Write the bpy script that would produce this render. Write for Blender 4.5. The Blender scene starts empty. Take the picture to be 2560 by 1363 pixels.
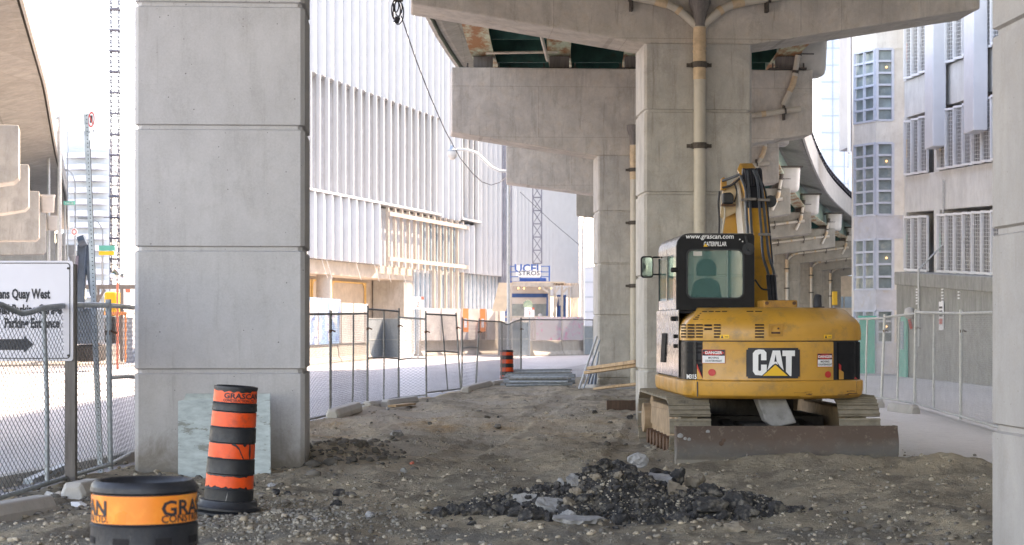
import bpy, bmesh, math, random
import numpy as np
from mathutils import Vector, Matrix, Euler
random.seed(7)
RS = np.random.RandomState(11)
R = math.radians
PI = math.pi
SC = bpy.context.scene
COL = SC.collection
F = 4700.0; CX = 1280.0; HY = 815.0; H = 1.65     # focal length in photo pixels, horizon row, eye height

def W(px, py, s):
    return Vector(((px - CX) / s, F / s, H - (py - HY) / s))
def G(px, py, z=0.0):
    s = (py - HY) / (H - z)
    return Vector(((px - CX) / s, F / s, z))

# ------------------------------------------------------------------ mesh builder
class MB:
    def __init__(self):
        self.v = []; self.f = []
    def add(self, vs, fs):
        n = len(self.v)
        self.v.extend([tuple(p) for p in vs])
        self.f.extend([tuple(i + n for i in q) for q in fs])
        return self
    def box(self, c, s, rot=(0, 0, 0)):
        x, y, z = s[0] / 2, s[1] / 2, s[2] / 2
        m = Euler(rot).to_matrix(); c = Vector(c)
        vs = [c + m @ Vector(p) for p in ((-x,-y,-z),(x,-y,-z),(x,y,-z),(-x,y,-z),(-x,-y,z),(x,-y,z),(x,y,z),(-x,y,z))]
        return self.add(vs, [(0,3,2,1),(4,5,6,7),(0,1,5,4),(1,2,6,5),(2,3,7,6),(3,0,4,7)])
    def span(self, a, b):
        return self.box([(a[i] + b[i]) / 2 for i in range(3)], [abs(b[i] - a[i]) for i in range(3)])
    def bar(self, a, b, w, h=None, up=(0, 0, 1)):
        a = Vector(a); b = Vector(b); h = h or w
        d = (b - a).normalized(); up = Vector(up)
        if abs(d.dot(up)) > .98: up = Vector((0, 1, 0))
        sx = d.cross(up).normalized() * w / 2; sz = sx.cross(d).normalized() * h / 2
        vs = [a-sx-sz, a+sx-sz, a+sx+sz, a-sx+sz, b-sx-sz, b+sx-sz, b+sx+sz, b-sx+sz]
        return self.add(vs, [(0,1,2,3),(7,6,5,4),(0,4,5,1),(1,5,6,2),(2,6,7,3),(3,7,4,0)])
    def prism(self, poly, a, b, ax='y'):
        n = len(poly)
        def P(u, v, w):
            return (u, w, v) if ax == 'y' else ((w, u, v) if ax == 'x' else (u, v, w))
        vs = [P(u, v, a) for u, v in poly] + [P(u, v, b) for u, v in poly]
        fs = [tuple(range(n)), tuple(range(2*n-1, n-1, -1))]
        fs += [(i, i+n, (i+1) % n + n, (i+1) % n) for i in range(n)]
        return self.add(vs, fs)
    def tube(self, pts, r, n=8, cap=True):
        pts = [Vector(p) for p in pts]
        rs = r if isinstance(r, (list, tuple)) else [r] * len(pts)
        vs = []; fs = []; prev = None
        for i, p in enumerate(pts):
            d = (pts[min(i+1, len(pts)-1)] - pts[max(i-1, 0)])
            d = d.normalized() if d.length > 1e-9 else Vector((0, 0, 1))
            if prev is None:
                u = d.cross(Vector((0, 0, 1)))
                if u.length < .05: u = d.cross(Vector((1, 0, 0)))
            else:
                u = prev - d * prev.dot(d)
            u.normalize(); prev = u; w = d.cross(u)
            for k in range(n):
                a = 2 * PI * k / n
                vs.append(p + (u * math.cos(a) + w * math.sin(a)) * rs[i])
        for i in range(len(pts) - 1):
            for k in range(n):
                fs.append((i*n+k, i*n+(k+1) % n, (i+1)*n+(k+1) % n, (i+1)*n+k))
        if cap:
            fs.append(tuple(range(n-1, -1, -1))); fs.append(tuple((len(pts)-1)*n+k for k in range(n)))
        return self.add(vs, fs)
    def lathe(self, prof, n=32, c=(0, 0, 0), cap=True, f=None):
        vs = []; fs = []
        for r, z in prof:
            for k in range(n):
                a = 2 * PI * k / n
                p = Vector((c[0] + r * math.cos(a), c[1] + r * math.sin(a), c[2] + z))
                vs.append(f(p) if f else p)
        for i in range(len(prof) - 1):
            for k in range(n):
                fs.append((i*n+k, i*n+(k+1) % n, (i+1)*n+(k+1) % n, (i+1)*n+k))
        if cap:
            fs.append(tuple(range(n-1, -1, -1))); fs.append(tuple((len(prof)-1)*n+k for k in range(n)))
        return self.add(vs, fs)
    def loft(self, rings, cap=True):
        n = len(rings[0]); vs = [p for r in rings for p in r]; fs = []
        for i in range(len(rings) - 1):
            for k in range(n):
                fs.append((i*n+k, i*n+(k+1) % n, (i+1)*n+(k+1) % n, (i+1)*n+k))
        if cap:
            fs.append(tuple(range(n-1, -1, -1))); fs.append(tuple((len(rings)-1)*n+k for k in range(n)))
        return self.add(vs, fs)
    def strip(self, rows):
        n = len(rows[0]); vs = [p for r in rows for p in r]; fs = []
        for i in range(len(rows) - 1):
            for k in range(n - 1):
                fs.append((i*n+k, i*n+k+1, (i+1)*n+k+1, (i+1)*n+k))
        return self.add(vs, fs)
    def ringframe(self, outer, inner, t, ax='y', at=0):
        """outer and inner loops with the same number of points: a plate with a hole"""
        n = len(outer)
        def P(u, v, w):
            return (u, w, v) if ax == 'y' else ((w, u, v) if ax == 'x' else (u, v, w))
        vs = [P(*p, at) for p in outer] + [P(*p, at) for p in inner] + [P(*p, at + t) for p in outer] + [P(*p, at + t) for p in inner]
        fs = []
        for i in range(n):
            j = (i + 1) % n
            fs += [(i, j, n+j, n+i), (2*n+i, 3*n+i, 3*n+j, 2*n+j), (i, 2*n+i, 2*n+j, j), (n+i, n+j, 3*n+j, 3*n+i)]
        return self.add(vs, fs)
    def build(self, name, mat, parent=None, at=None, smooth=None, bevel=0, world=False):
        me = bpy.data.meshes.new(name)
        vs = self.v
        if world and parent is not None:
            inv = (Matrix.Translation(parent.location) @ parent.rotation_euler.to_matrix().to_4x4()).inverted()
            vs = [inv @ Vector(p) for p in vs]
        elif at is not None:
            at = Vector(at); vs = [Vector(p) - at for p in vs]
        me.from_pydata([tuple(p) for p in vs], [], self.f)
        bm = bmesh.new(); bm.from_mesh(me); bmesh.ops.recalc_face_normals(bm, faces=bm.faces); bm.to_mesh(me); bm.free()
        if smooth is not None:
            me.polygons.foreach_set('use_smooth', [True] * len(me.polygons))
            me.set_sharp_from_angle(angle=R(smooth))
        me.materials.append(mat)
        o = bpy.data.objects.new(name, me); COL.objects.link(o)
        if at is not None and parent is None: o.location = at
        if parent is not None: o.parent = parent
        if bevel:
            b = o.modifiers.new('edge', 'BEVEL'); b.width = bevel; b.segments = 2; b.limit_method = 'ANGLE'; b.angle_limit = R(35)
            b.use_clamp_overlap = True
        return o

def rrect(x0, z0, x1, z1, r, k=4):
    out = []
    for cx, cz, a0 in ((x1-r, z0+r, -90), (x1-r, z1-r, 0), (x0+r, z1-r, 90), (x0+r, z0+r, 180)):
        for i in range(k + 1):
            a = R(a0 + 90 * i / k); out.append((cx + r * math.cos(a), cz + r * math.sin(a)))
    return out

def tag(o, label, cat, group=None, kind=None):
    if label: o['label'] = label
    if cat: o['category'] = cat
    if group: o['group'] = group
    if kind: o['kind'] = kind
    return o
def thing(name, label, cat, loc=(0, 0, 0), rz=0, group=None):
    o = bpy.data.objects.new(name, None); COL.objects.link(o)
    o.location = loc; o.rotation_euler = (0, 0, rz); o.empty_display_size = .2
    return tag(o, label, cat, group)
def structure(o, label=None, cat=None):
    o['kind'] = 'structure'
    if label: o['label'] = label
    if cat: o['category'] = cat
    return o
def copy_tree(o, parent=None):
    c = o.copy(); COL.objects.link(c)
    if parent: c.parent = parent
    for ch in list(o.children): copy_tree(ch, c)
    return c

def text_geo(txt, size, sx=1.0, bold=0.0, align='CENTER'):
    cu = bpy.data.curves.new('t', 'FONT'); cu.body = txt; cu.size = size; cu.align_x = align; cu.offset = bold
    cu.resolution_u = 2; cu.align_y = 'CENTER'
    ob = bpy.data.objects.new('t', cu); COL.objects.link(ob)
    bpy.context.view_layer.update()
    me = bpy.data.meshes.new_from_object(ob.evaluated_get(bpy.context.evaluated_depsgraph_get()))
    vs = [(v.co.x * sx, v.co.y) for v in me.vertices]; fs = [tuple(p.vertices) for p in me.polygons]
    bpy.data.objects.remove(ob); bpy.data.curves.remove(cu); bpy.data.meshes.remove(me)
    return vs, fs
def text(mb, txt, size, fn, **k):
    vs, fs = text_geo(txt, size, **k)
    mb.add([fn(x, y) for x, y in vs], fs); return mb

# ------------------------------------------------------------------ materials
def NM(name):
    m = bpy.data.materials.new(name); m.use_nodes = True
    nt = m.node_tree; b = nt.nodes['Principled BSDF']
    return m, nt, b
def nd(nt, t, **k):
    n = nt.nodes.new(t)
    for a, v in k.items(): setattr(n, a, v)
    return n
def mix(nt, fac, a, b, mode='MIX'):
    n = nd(nt, 'ShaderNodeMix', data_type='RGBA', blend_type=mode)
    for sock, val in ((n.inputs[0], fac), (n.inputs[6], a), (n.inputs[7], b)):
        if hasattr(val, 'links') or hasattr(val, 'is_output'): nt.links.new(val, sock)
        elif isinstance(val, (int, float)): sock.default_value = val
        else: sock.default_value = (*val[:3], 1)
    return n.outputs[2]
def ramp(nt, src, a, b, va=0, vb=1):
    n = nd(nt, 'ShaderNodeMapRange'); n.inputs[1].default_value = a; n.inputs[2].default_value = b
    n.inputs[3].default_value = va; n.inputs[4].default_value = vb; n.clamp = True
    nt.links.new(src, n.inputs[0]); return n.outputs[0]
def noise(nt, co, scale, detail=4, rough=.55, map_scale=None, dist=0):
    if map_scale:
        mp = nd(nt, 'ShaderNodeMapping'); mp.inputs['Scale'].default_value = map_scale
        nt.links.new(co, mp.inputs[0]); co = mp.outputs[0]
    n = nd(nt, 'ShaderNodeTexNoise'); n.inputs['Scale'].default_value = scale
    n.inputs['Detail'].default_value = detail; n.inputs['Roughness'].default_value = rough
    n.inputs['Distortion'].default_value = dist
    nt.links.new(co, n.inputs['Vector']); return n.outputs['Fac']
def bump(nt, b, h, strength=.3, dist=.01, prev=None):
    n = nd(nt, 'ShaderNodeBump'); n.inputs['Strength'].default_value = strength; n.inputs['Distance'].default_value = dist
    nt.links.new(h, n.inputs['Height'])
    if prev: nt.links.new(prev, n.inputs['Normal'])
    nt.links.new(n.outputs[0], b.inputs['Normal']); return n.outputs[0]
def co_obj(nt): return nd(nt, 'ShaderNodeTexCoord').outputs['Object']
def co_pos(nt): return nd(nt, 'ShaderNodeNewGeometry').outputs['Position']

def plain(name, c, rough=.6, metal=0, var=.12, vs=4, bs=0, bscale=60, c2=None, c2a=.55, c2b=.7, c2s=3, coat=0, stretch=None):
    m, nt, b = NM(name); co = co_obj(nt)
    n1 = noise(nt, co, vs, 5, .6, stretch)
    lo = [x * (1 - var) for x in c]; hi = [min(1, x * (1 + var)) for x in c]
    col = mix(nt, ramp(nt, n1, .3, .7), lo, hi)
    if c2:
        n2 = noise(nt, co, c2s, 6, .7, stretch)
        col = mix(nt, ramp(nt, n2, c2a, c2b), col, c2)
    nt.links.new(col, b.inputs['Base Color'])
    b.inputs['Metallic'].default_value = metal
    r = ramp(nt, noise(nt, co, vs * 2.7, 4), .3, .7, max(0, rough - .1), min(1, rough + .1)); nt.links.new(r, b.inputs['Roughness'])
    if coat: b.inputs['Coat Weight'].default_value = coat; b.inputs['Coat Roughness'].default_value = .08
    if bs: bump(nt, b, noise(nt, co, bscale, 4), bs, .01)
    return m

def concrete(name, c, warm=(.3, .25, .2), warmth=.5, form=None, pore=1, stain=.5, dark=(.19, .17, .145), mud=0):
    m, nt, b = NM(name); co = co_obj(nt)
    big = noise(nt, co, .9, 5, .6); mid = noise(nt, co, 5, 6, .65); fine = noise(nt, co, 60, 3, .6)
    col = mix(nt, ramp(nt, big, .35, .7), c, [x * .84 for x in c])
    col = mix(nt, ramp(nt, mid, .48, .75, 0, warmth), col, warm)
    streak = noise(nt, co, 1.6, 6, .7, (2.2, 2.2, .35))
    col = mix(nt, ramp(nt, streak, .5, .75, 0, stain), col, dark)
    blot = noise(nt, co, 2.3, 7, .75, None, .6)
    col = mix(nt, ramp(nt, blot, .54, .68, 0, stain * .6), col, dark)
    col = mix(nt, ramp(nt, fine, .3, .7, 0, .35), col, [min(1, x * 1.25) for x in c])
    cloud = noise(nt, co, 1.7, 8, .72, (1, 1, .8), .4)
    col = mix(nt, ramp(nt, cloud, .38, .62, 0, min(.75, stain * .7)), col, [x * .62 for x in c])
    drip = noise(nt, co, 3.2, 5, .65, (3.5, 3.5, .22), .2)
    col = mix(nt, ramp(nt, drip, .6, .7, 0, stain * .6), col, dark)
    hgt = fine
    if pore:
        v = nd(nt, 'ShaderNodeTexVoronoi', feature='F1'); v.inputs['Scale'].default_value = 11; nt.links.new(co, v.inputs['Vector'])
        sel = nd(nt, 'ShaderNodeSeparateColor'); nt.links.new(v.outputs['Color'], sel.inputs[0])
        mr = nd(nt, 'ShaderNodeMath', operation='LESS_THAN'); nt.links.new(v.outputs['Distance'], mr.inputs[0])
        mm = nd(nt, 'ShaderNodeMath', operation='MULTIPLY'); nt.links.new(sel.outputs[0], mm.inputs[0]); mm.inputs[1].default_value = .11 * pore
        mp = nd(nt, 'ShaderNodeMath', operation='POWER'); nt.links.new(mm.outputs[0], mp.inputs[0]); mp.inputs[1].default_value = 1.25
        nt.links.new(mp.outputs[0], mr.inputs[1])
        col = mix(nt, mr.outputs[0], col, [x * .3 for x in c])
    if form:
        sp = nd(nt, 'ShaderNodeSeparateXYZ'); nt.links.new(co, sp.inputs[0])
        cb = nd(nt, 'ShaderNodeCombineXYZ'); nt.links.new(sp.outputs[0], cb.inputs[0]); nt.links.new(sp.outputs[2], cb.inputs[1])
        br = nd(nt, 'ShaderNodeTexBrick'); nt.links.new(cb.outputs[0], br.inputs['Vector'])
        br.inputs['Scale'].default_value = 1; br.inputs['Brick Width'].default_value = form[0]; br.inputs['Row Height'].default_value = form[1]
        br.inputs['Mortar Size'].default_value = .008; br.inputs['Mortar Smooth'].default_value = .3
        br.inputs['Color1'].default_value = (1, 1, 1, 1); br.inputs['Color2'].default_value = (.86, .85, .83, 1); br.inputs['Mortar'].default_value = (.62, .6, .57, 1)
        col = mix(nt, .75, col, br.outputs['Color'], 'MULTIPLY')
    if mud:
        spz = nd(nt, 'ShaderNodeSeparateXYZ'); nt.links.new(co, spz.inputs[0])
        ma = nd(nt, 'ShaderNodeMath', operation='MULTIPLY_ADD'); nt.links.new(blot, ma.inputs[0]); ma.inputs[1].default_value = -.9; nt.links.new(spz.outputs[2], ma.inputs[2])
        col = mix(nt, ramp(nt, ma.outputs[0], .02, -.35, 0, .85), col, (.17, .145, .115))
    nt.links.new(col, b.inputs['Base Color']); b.inputs['Roughness'].default_value = .85
    bump(nt, b, hgt, .25, .004, bump(nt, b, mid, .2, .01))
    return m

M = {}
M['conc_left'] = concrete('pale_smooth_concrete', (.46, .445, .44), (.41, .385, .365), .5, None, 1.3, .36, mud=1)
M['conc'] = concrete('weathered_concrete', (.62, .565, .50), (.52, .42, .31), .85, (2.45, 1.3), .7, .95, (.25, .22, .185))
M['conc_pier'] = concrete('weathered_pier_concrete', (.50, .475, .435), (.42, .35, .275), .8, None, .8, .95, (.22, .195, .165), mud=1)
M['conc_pale'] = concrete('pale_concrete', (.46, .43, .385), (.40, .335, .265), .6, None, .4, .7)  # plain pale tone with stains, for parapets, ramp bents and barriers
M['conc_blk'] = concrete('kerb_block_concrete', (.48, .45, .41), (.4, .35, .29), .5, None, .8, .4)
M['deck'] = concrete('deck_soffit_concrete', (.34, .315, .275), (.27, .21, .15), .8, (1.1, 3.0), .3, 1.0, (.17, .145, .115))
M['white_clad'] = plain('white_metal_cladding', (.485, .50, .51), .45, 0, .04, 1.5)
M['lou_frame'] = plain('galvanised_mullion', (.62, .64, .67), .4, .3, .1, 3)
M['lou_back'] = plain('shaded_curtain_wall', (.17, .20, .24), .35, 0, .25, 1.2, c2=(.34, .36, .40), c2a=.5, c2b=.6, c2s=.8)  # recess shade put into the dark base colour
M['glass_blue'] = plain('blue_grey_glazing', (.27, .36, .42), .12, 0, .3, .5, c2=(.45, .52, .56), c2s=.5)
M['timber'] = plain('raw_spruce_timber', (.46, .395, .33), .75, 0, .18, 6, .2, stretch=(1, 1, .2))
M['timber_tan'] = plain('sawn_timber_plank', (.42, .28, .16), .8, 0, .25, 9, .3, c2=(.2, .13, .08), c2s=5, stretch=(.3, 1, 1))
M['ply'] = plain('plywood', (.6, .48, .35), .75, 0, .15, 3)
M['ply_frame'] = plain('honey_plywood', (.66, .43, .17), .7, 0, .15, 6)
M['membrane'] = plain('beige_membrane', (.52, .44, .36), .6, 0, .15, 2)
M['galv'] = plain('galvanised_steel', (.30, .33, .35), .5, .5, .2, 14)
M['galv_dark'] = plain('weathered_fence_steel', (.22, .225, .22), .6, .35, .3, 12, c2=(.2, .12, .07), c2a=.6, c2b=.75, c2s=9)
M['galv_pale'] = plain('pale_fence_steel', (.5, .5, .48), .5, .3, .15, 12)
M['wire'] = plain('fence_wire', (.20, .205, .205), .5, .5, .2, 5)
M['wire_pale'] = plain('pale_fence_wire', (.42, .42, .40), .5, .4, .2, 5)
M['rust'] = plain('rusty_clamp', (.11, .055, .03), .85, .1, .4, 20)
M['pipe'] = plain('cream_drain_pipe', (.50, .45, .37), .5, 0, .1, 4, c2=(.26, .21, .15), c2a=.55, c2b=.8, c2s=2)
M['pipe_joint'] = plain('tan_pipe_coupling', (.52, .38, .24), .6, 0, .2, 9)
M['iron'] = plain('dark_iron', (.085, .07, .058), .7, .3, .3, 15)
M['tub'] = plain('white_plastic_tub', (.50, .465, .42), .5, 0, .08, 4)
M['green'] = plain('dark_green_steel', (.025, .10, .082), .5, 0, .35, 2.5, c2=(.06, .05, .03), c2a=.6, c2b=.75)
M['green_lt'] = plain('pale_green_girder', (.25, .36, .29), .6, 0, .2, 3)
M['rustgreen'] = plain('rust_streaked_flange', (.45, .50, .36), .75, 0, .15, 5, c2=(.30, .13, .045), c2a=.42, c2b=.58, c2s=1.6, stretch=(2, .6, 1))
M['cat'] = plain('yellow_machine_paint', (.56, .275, .04), .45, 0, .1, 2.5, .06, 40, c2=(.26, .155, .06), c2a=.52, c2b=.78, c2s=4.2, coat=.15)
M['cat_dark'] = plain('ochre_machine_paint', (.42, .2, .03), .55, 0, .2, 5, c2=(.2, .1, .03), c2s=6)
M['black'] = plain('black_machine_paint', (.007, .007, .008), .5, 0, .3, 6)
M['black'].node_tree.nodes['Principled BSDF'].inputs['Specular IOR Level'].default_value = .25
M['blackgloss'] = plain('glossy_dark_panel', (.04, .036, .036), .28, 0, .2, 3, coat=.45)
M['rubber'] = plain('black_rubber', (.013, .014, .017), .5, 0, .3, 10, .15)
M['hosepipe'] = plain('steel_hydraulic_line', (.10, .11, .125), .4, .4, .2, 10)
M['steeldirt'] = plain('muddy_track_steel', (.25, .215, .165), .85, .1, .25, 8, .5, 30, c2=(.09, .08, .07), c2s=4)
M['under'] = plain('dark_undercarriage', (.03, .025, .022), .8, .1, .4, 8)
M['trackframe'] = plain('muddy_track_frame', (.36, .25, .16), .85, 0, .25, 5, .3, c2=(.2, .14, .1), c2s=4)
M['white'] = plain('white_paint', (.78, .77, .76), .5, 0, .04, 3)
M['signface'] = plain('pale_sign_face', (.62, .60, .63), .45, 0, .03, 3)
M['ink'] = plain('black_ink', (.02, .02, .025), .6, 0, .2, 3)
M['red'] = plain('red_paint', (.55, .03, .025), .5, 0, .1, 5)
M['redmatt'] = plain('faded_red_print', (.6, .16, .1), .6, 0, .1, 5)
M['catyel'] = plain('bright_yellow_decal', (.85, .48, .03), .5, 0, .05, 5)
M['orange'] = plain('orange_reflective_band', (.82, .075, .008), .4, 0, .15, 8, c2=(.55, .06, .02), c2s=9)
M['orange_hi'] = plain('bright_orange_band', (.95, .24, .02), .3, 0, .12, 3, c2=(1, .38, .05), c2a=.5, c2b=.65, c2s=2.5)
M['orange_hoard'] = plain('orange_banner', (.9, .3, .1), .6, 0, .06, 3)
M['blue'] = plain('blue_site_paint', (.03, .11, .33), .5, 0, .15, 3)
M['bluedark'] = plain('dark_blue_machine', (.035, .06, .09), .45, 0, .25, 3)
M['teal'] = plain('teal_door', (.08, .42, .33), .5, 0, .1, 3)
M['turq_ply'] = plain('worn_turquoise_plywood', (.37, .42, .405), .75, 0, .2, 14, .15, c2=(.22, .23, .20), c2a=.56, c2b=.61, c2s=5.5, stretch=(.6, 1, 1.6))
M['brownboard'] = plain('dark_brown_board', (.085, .05, .035), .8, 0, .35, 5, .3, stretch=(3, 1, .5))
M['oldwood'] = plain('grey_weathered_post', (.17, .15, .135), .85, 0, .25, 8, .4, 40, stretch=(3, 3, .3))
M['hoard'] = plain('grey_hoarding', (.47, .45, .44), .7, 0, .15, 2, c2=(.6, .56, .54), c2s=1)
M['hoard_white'] = plain('white_hoarding', (.74, .70, .66), .7, 0, .08, 2)
M['screen'] = plain('grey_debris_screen', (.27, .31, .33), .8, 0, .15, 4)
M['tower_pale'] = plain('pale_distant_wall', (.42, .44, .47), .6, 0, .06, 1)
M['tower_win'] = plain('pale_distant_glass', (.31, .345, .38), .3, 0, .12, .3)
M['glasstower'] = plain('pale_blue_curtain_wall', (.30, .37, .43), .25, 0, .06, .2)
M['lilac'] = plain('lilac_painted_masonry', (.50, .51, .56), .75, 0, .12, 3, c2=(.5, .46, .42), c2s=2)
M['mast'] = plain('grey_mast_steel', (.17, .17, .20), .6, .1, .2, 3)
M['mast_dark'] = plain('dark_mast_steel', (.15, .14, .17), .6, .1, .2, 3)
M['stone'] = plain('loose_stones', (.215, .19, .155), .85, 0, .5, 3.1, .3, c2=(.13, .12, .115), c2s=2.3)
M['stonepale'] = plain('pale_pebbles', (.29, .255, .205), .85, 0, .35, 4, .3, c2=(.33, .25, .18), c2s=2.7)
M['asphalt_chunk'] = plain('broken_black_asphalt', (.028, .026, .026), .9, 0, .5, 30, .9, 55, c2=(.13, .115, .095), c2a=.5, c2b=.62, c2s=9)
M['slab_grey'] = plain('pale_broken_slab', (.27, .262, .255), .85, 0, .2, 9, .5, 50, c2=(.17, .16, .155), c2s=6)
M['slab_tan'] = plain('tan_broken_slab', (.20, .165, .125), .85, 0, .25, 8, .5, 50)
M['skin'] = plain('skin', (.45, .27, .19), .6)
M['litter'] = plain('crumpled_paper', (.7, .69, .68), .7, 0, .1, 12)

def glass(name, tint, alpha=.35, rough=.05):
    m, nt, b = NM(name)
    b.inputs['Base Color'].default_value = (*tint, 1); b.inputs['Roughness'].default_value = rough
    b.inputs['Alpha'].default_value = alpha; b.inputs['Specular IOR Level'].default_value = .8
    return m
M['cabglass'] = glass('tinted_cab_glass', (.12, .30, .27), .42)
def emis(name, c, st):
    m, nt, b = NM(name); b.inputs['Base Color'].default_value = (*c, 1)
    b.inputs['Emission Color'].default_value = (*c, 1); b.inputs['Emission Strength'].default_value = st; return m
M['lamp'] = emis('warm_lamp', (1, .62, .3), .25)
M['mirror'] = plain('dusty_mirror', (.75, .75, .77), .15, 1, .05, 3)
M['mirror_dark'] = plain('dark_mirror', (.22, .30, .30), .12, .9, .1, 3)

# asphalt, dirt
def asphalt(name, c, c2, patch=.4):
    m, nt, b = NM(name); co = co_pos(nt)
    n1 = noise(nt, co, .35, 6, .6, (1, .5, 1)); n2 = noise(nt, co, 6, 5, .7); n3 = noise(nt, co, 90, 3, .7)
    col = mix(nt, ramp(nt, n1, .35, .65), c, c2)
    col = mix(nt, ramp(nt, n2, .5, .7, 0, patch), col, [x * .7 for x in c])
    col = mix(nt, ramp(nt, n3, .35, .7, 0, .5), col, [x * 1.4 for x in c2])
    nt.links.new(col, b.inputs['Base Color']); b.inputs['Roughness'].default_value = .8
    bump(nt, b, n3, .3, .004); return m
M['road'] = asphalt('road_asphalt', (.41, .39, .385), (.52, .495, .49))
M['lane'] = asphalt('dusty_concrete_lane', (.46, .43, .395), (.58, .55, .515), .6)
M['ground'] = asphalt('worn_asphalt_ground', (.28, .27, .27), (.36, .345, .345))
M['paint'] = plain('worn_road_paint', (.6, .6, .62), .7, 0, .2, 3)

def dirt_mat():
    m, nt, b = NM('churned_dirt'); co = co_pos(nt)
    sp = nd(nt, 'ShaderNodeSeparateXYZ'); nt.links.new(co, sp.inputs[0])
    n1 = noise(nt, co, .55, 7, .62, (1, .55, 1), .5); n2 = noise(nt, co, 2.1, 8, .7, (1, .6, 1)); n3 = noise(nt, co, 14, 7, .75); n4 = noise(nt, co, 70, 4, .7)
    col = mix(nt, ramp(nt, n1, .36, .64), (.40, .335, .245), (.64, .515, .365))
    col = mix(nt, ramp(nt, n2, .49, .57, 0, .7), col, (.21, .175, .135))
    # tan sandy band across the lot, 26 to 36 m out
    d = nd(nt, 'ShaderNodeMath', operation='SUBTRACT'); nt.links.new(sp.outputs[1], d.inputs[0]); d.inputs[1].default_value = 30.2
    a = nd(nt, 'ShaderNodeMath', operation='ABSOLUTE'); nt.links.new(d.outputs[0], a.inputs[0])
    na = nd(nt, 'ShaderNodeMath', operation='MULTIPLY_ADD'); nt.links.new(n1, na.inputs[0]); na.inputs[1].default_value = -9.0
    nt.links.new(a.outputs[0], na.inputs[2])
    band = ramp(nt, na.outputs[0], -1.0, -3.8)
    col = mix(nt, band, col, (.60, .475, .335))
    nb = noise(nt, co, 1.2, 7, .7, (1, .35, 1))
    bb = nd(nt, 'ShaderNodeMath', operation='MULTIPLY'); nt.links.new(ramp(nt, nb, .52, .66), bb.inputs[0]); nt.links.new(ramp(nt, na.outputs[0], 0.5, -2.5), bb.inputs[1])
    col = mix(nt, bb.outputs[0], col, (.46, .29, .145))
    # light crusted soil near the excavator
    nc = noise(nt, co, .8, 6, .6, (.8, .5, 1))
    near = nd(nt, 'ShaderNodeMath', operation='MULTIPLY'); nt.links.new(ramp(nt, nc, .45, .62), near.inputs[0]); nt.links.new(ramp(nt, sp.outputs[1], 17.5, 23), near.inputs[1])
    col = mix(nt, near.outputs[0], col, (.54, .46, .36))
    # grey gravel close to the camera
    ng = noise(nt, co, 1.1, 6, .7)
    ga = nd(nt, 'ShaderNodeMath', operation='MULTIPLY'); nt.links.new(ramp(nt, ng, .45, .6), ga.inputs[0]); nt.links.new(ramp(nt, sp.outputs[1], 17, 14.5, 0, .8), ga.inputs[1])
    col = mix(nt, ga.outputs[0], col, (.25, .23, .20))
    col = mix(nt, ramp(nt, n3, .52, .68, 0, .45), col, (.14, .125, .105))
    col = mix(nt, ramp(nt, n4, .6, .74, 0, .3), col, (.52, .45, .36))
    nt.links.new(col, b.inputs['Base Color']); b.inputs['Roughness'].default_value = .95; b.inputs['Specular IOR Level'].default_value = .2
    p = bump(nt, b, n4, .8, .02); bump(nt, b, n3, 1.0, .09, p)
    return m
M['dirt'] = dirt_mat()
def mural():
    m, nt, b = NM('blue_abstract_mural'); co = co_obj(nt)
    n1 = noise(nt, co, .55, 7, .65, (1, 1, .7), 1.2); n2 = noise(nt, co, 1.3, 6, .7, None, 2)
    col = mix(nt, ramp(nt, n1, .44, .52), (.68, .64, .58), (.20, .34, .50))
    col = mix(nt, ramp(nt, n2, .5, .62), col, (.06, .12, .34))
    col = mix(nt, ramp(nt, n2, .42, .34), col, (.50, .66, .70))
    nt.links.new(col, b.inputs['Base Color']); return m
M['mural'] = mural()
def graffiti():
    m, nt, b = NM('graffiti_hoarding'); co = co_obj(nt)
    n2 = noise(nt, co, 1.8, 4, .7, None, 2)
    col = mix(nt, ramp(nt, n2, .56, .62), (.46, .43, .45), (.62, .25, .36))
    nt.links.new(col, b.inputs['Base Color']); return m
M['graffiti'] = graffiti()

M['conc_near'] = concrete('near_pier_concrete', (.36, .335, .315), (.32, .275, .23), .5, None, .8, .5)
M['bayglass0'] = plain('dim_window_recess', (.11, .105, .10), .5, 0, .5, .8, c2=(.30, .27, .23), c2s=.9)
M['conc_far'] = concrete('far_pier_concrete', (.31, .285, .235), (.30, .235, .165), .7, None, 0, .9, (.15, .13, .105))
M['conc_rb'] = concrete('pale_rendered_concrete', (.70, .685, .645), (.52, .47, .40), .45, None, .3, .45, (.36, .33, .29))
M['tub_white'] = plain('white_duct_metal', (.66, .66, .68), .4, 0, .04, 2)
# ================================================================== SETTING
mb = MB(); mb.add([(-900, -300, 0), (900, -300, 0), (900, 1500, 0), (-900, 1500, 0)], [(0, 1, 2, 3)])
structure(mb.build('ground', M['ground']), 'worn grey asphalt ground under and around the expressway', 'ground')
edge = [(-7.6, -20), (-6.9, 8), (-5.3, 19.4), (-4.75, 23), (-3.9, 32), (-2.5, 41), (-.4, 57), (2.4, 76), (6, 100), (14, 140)]
def edge_x(y):
    for (x0, y0), (x1, y1) in zip(edge, edge[1:]):
        if y <= y1: return x0 + (x1 - x0) * (y - y0) / (y1 - y0)
    return edge[-1][0]
mb = MB(); rows = []
for x, y in edge: rows.append([(x, y, .004), (x - 17, y + 3, .004)])
mb.strip(rows); structure(mb.build('road', M['road']), 'grey asphalt road beyond the fences', 'road')
# lane marks: dashes along the road
mb = MB()
for off in (5.5, 9.2):
    y = 22.0
    while y < 100:
        x = edge_x(y) - off; x2 = edge_x(y + 2.6) - off
        mb.add([(x, y, .010), (x + .12, y, .010), (x2 + .12, y + 2.6, .010), (x2, y + 2.6, .010)], [(0, 1, 2, 3)])
        y += 7.5
structure(mb.build('road_markings', M['paint']), 'worn white lane dashes on the road', 'road marking')
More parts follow.
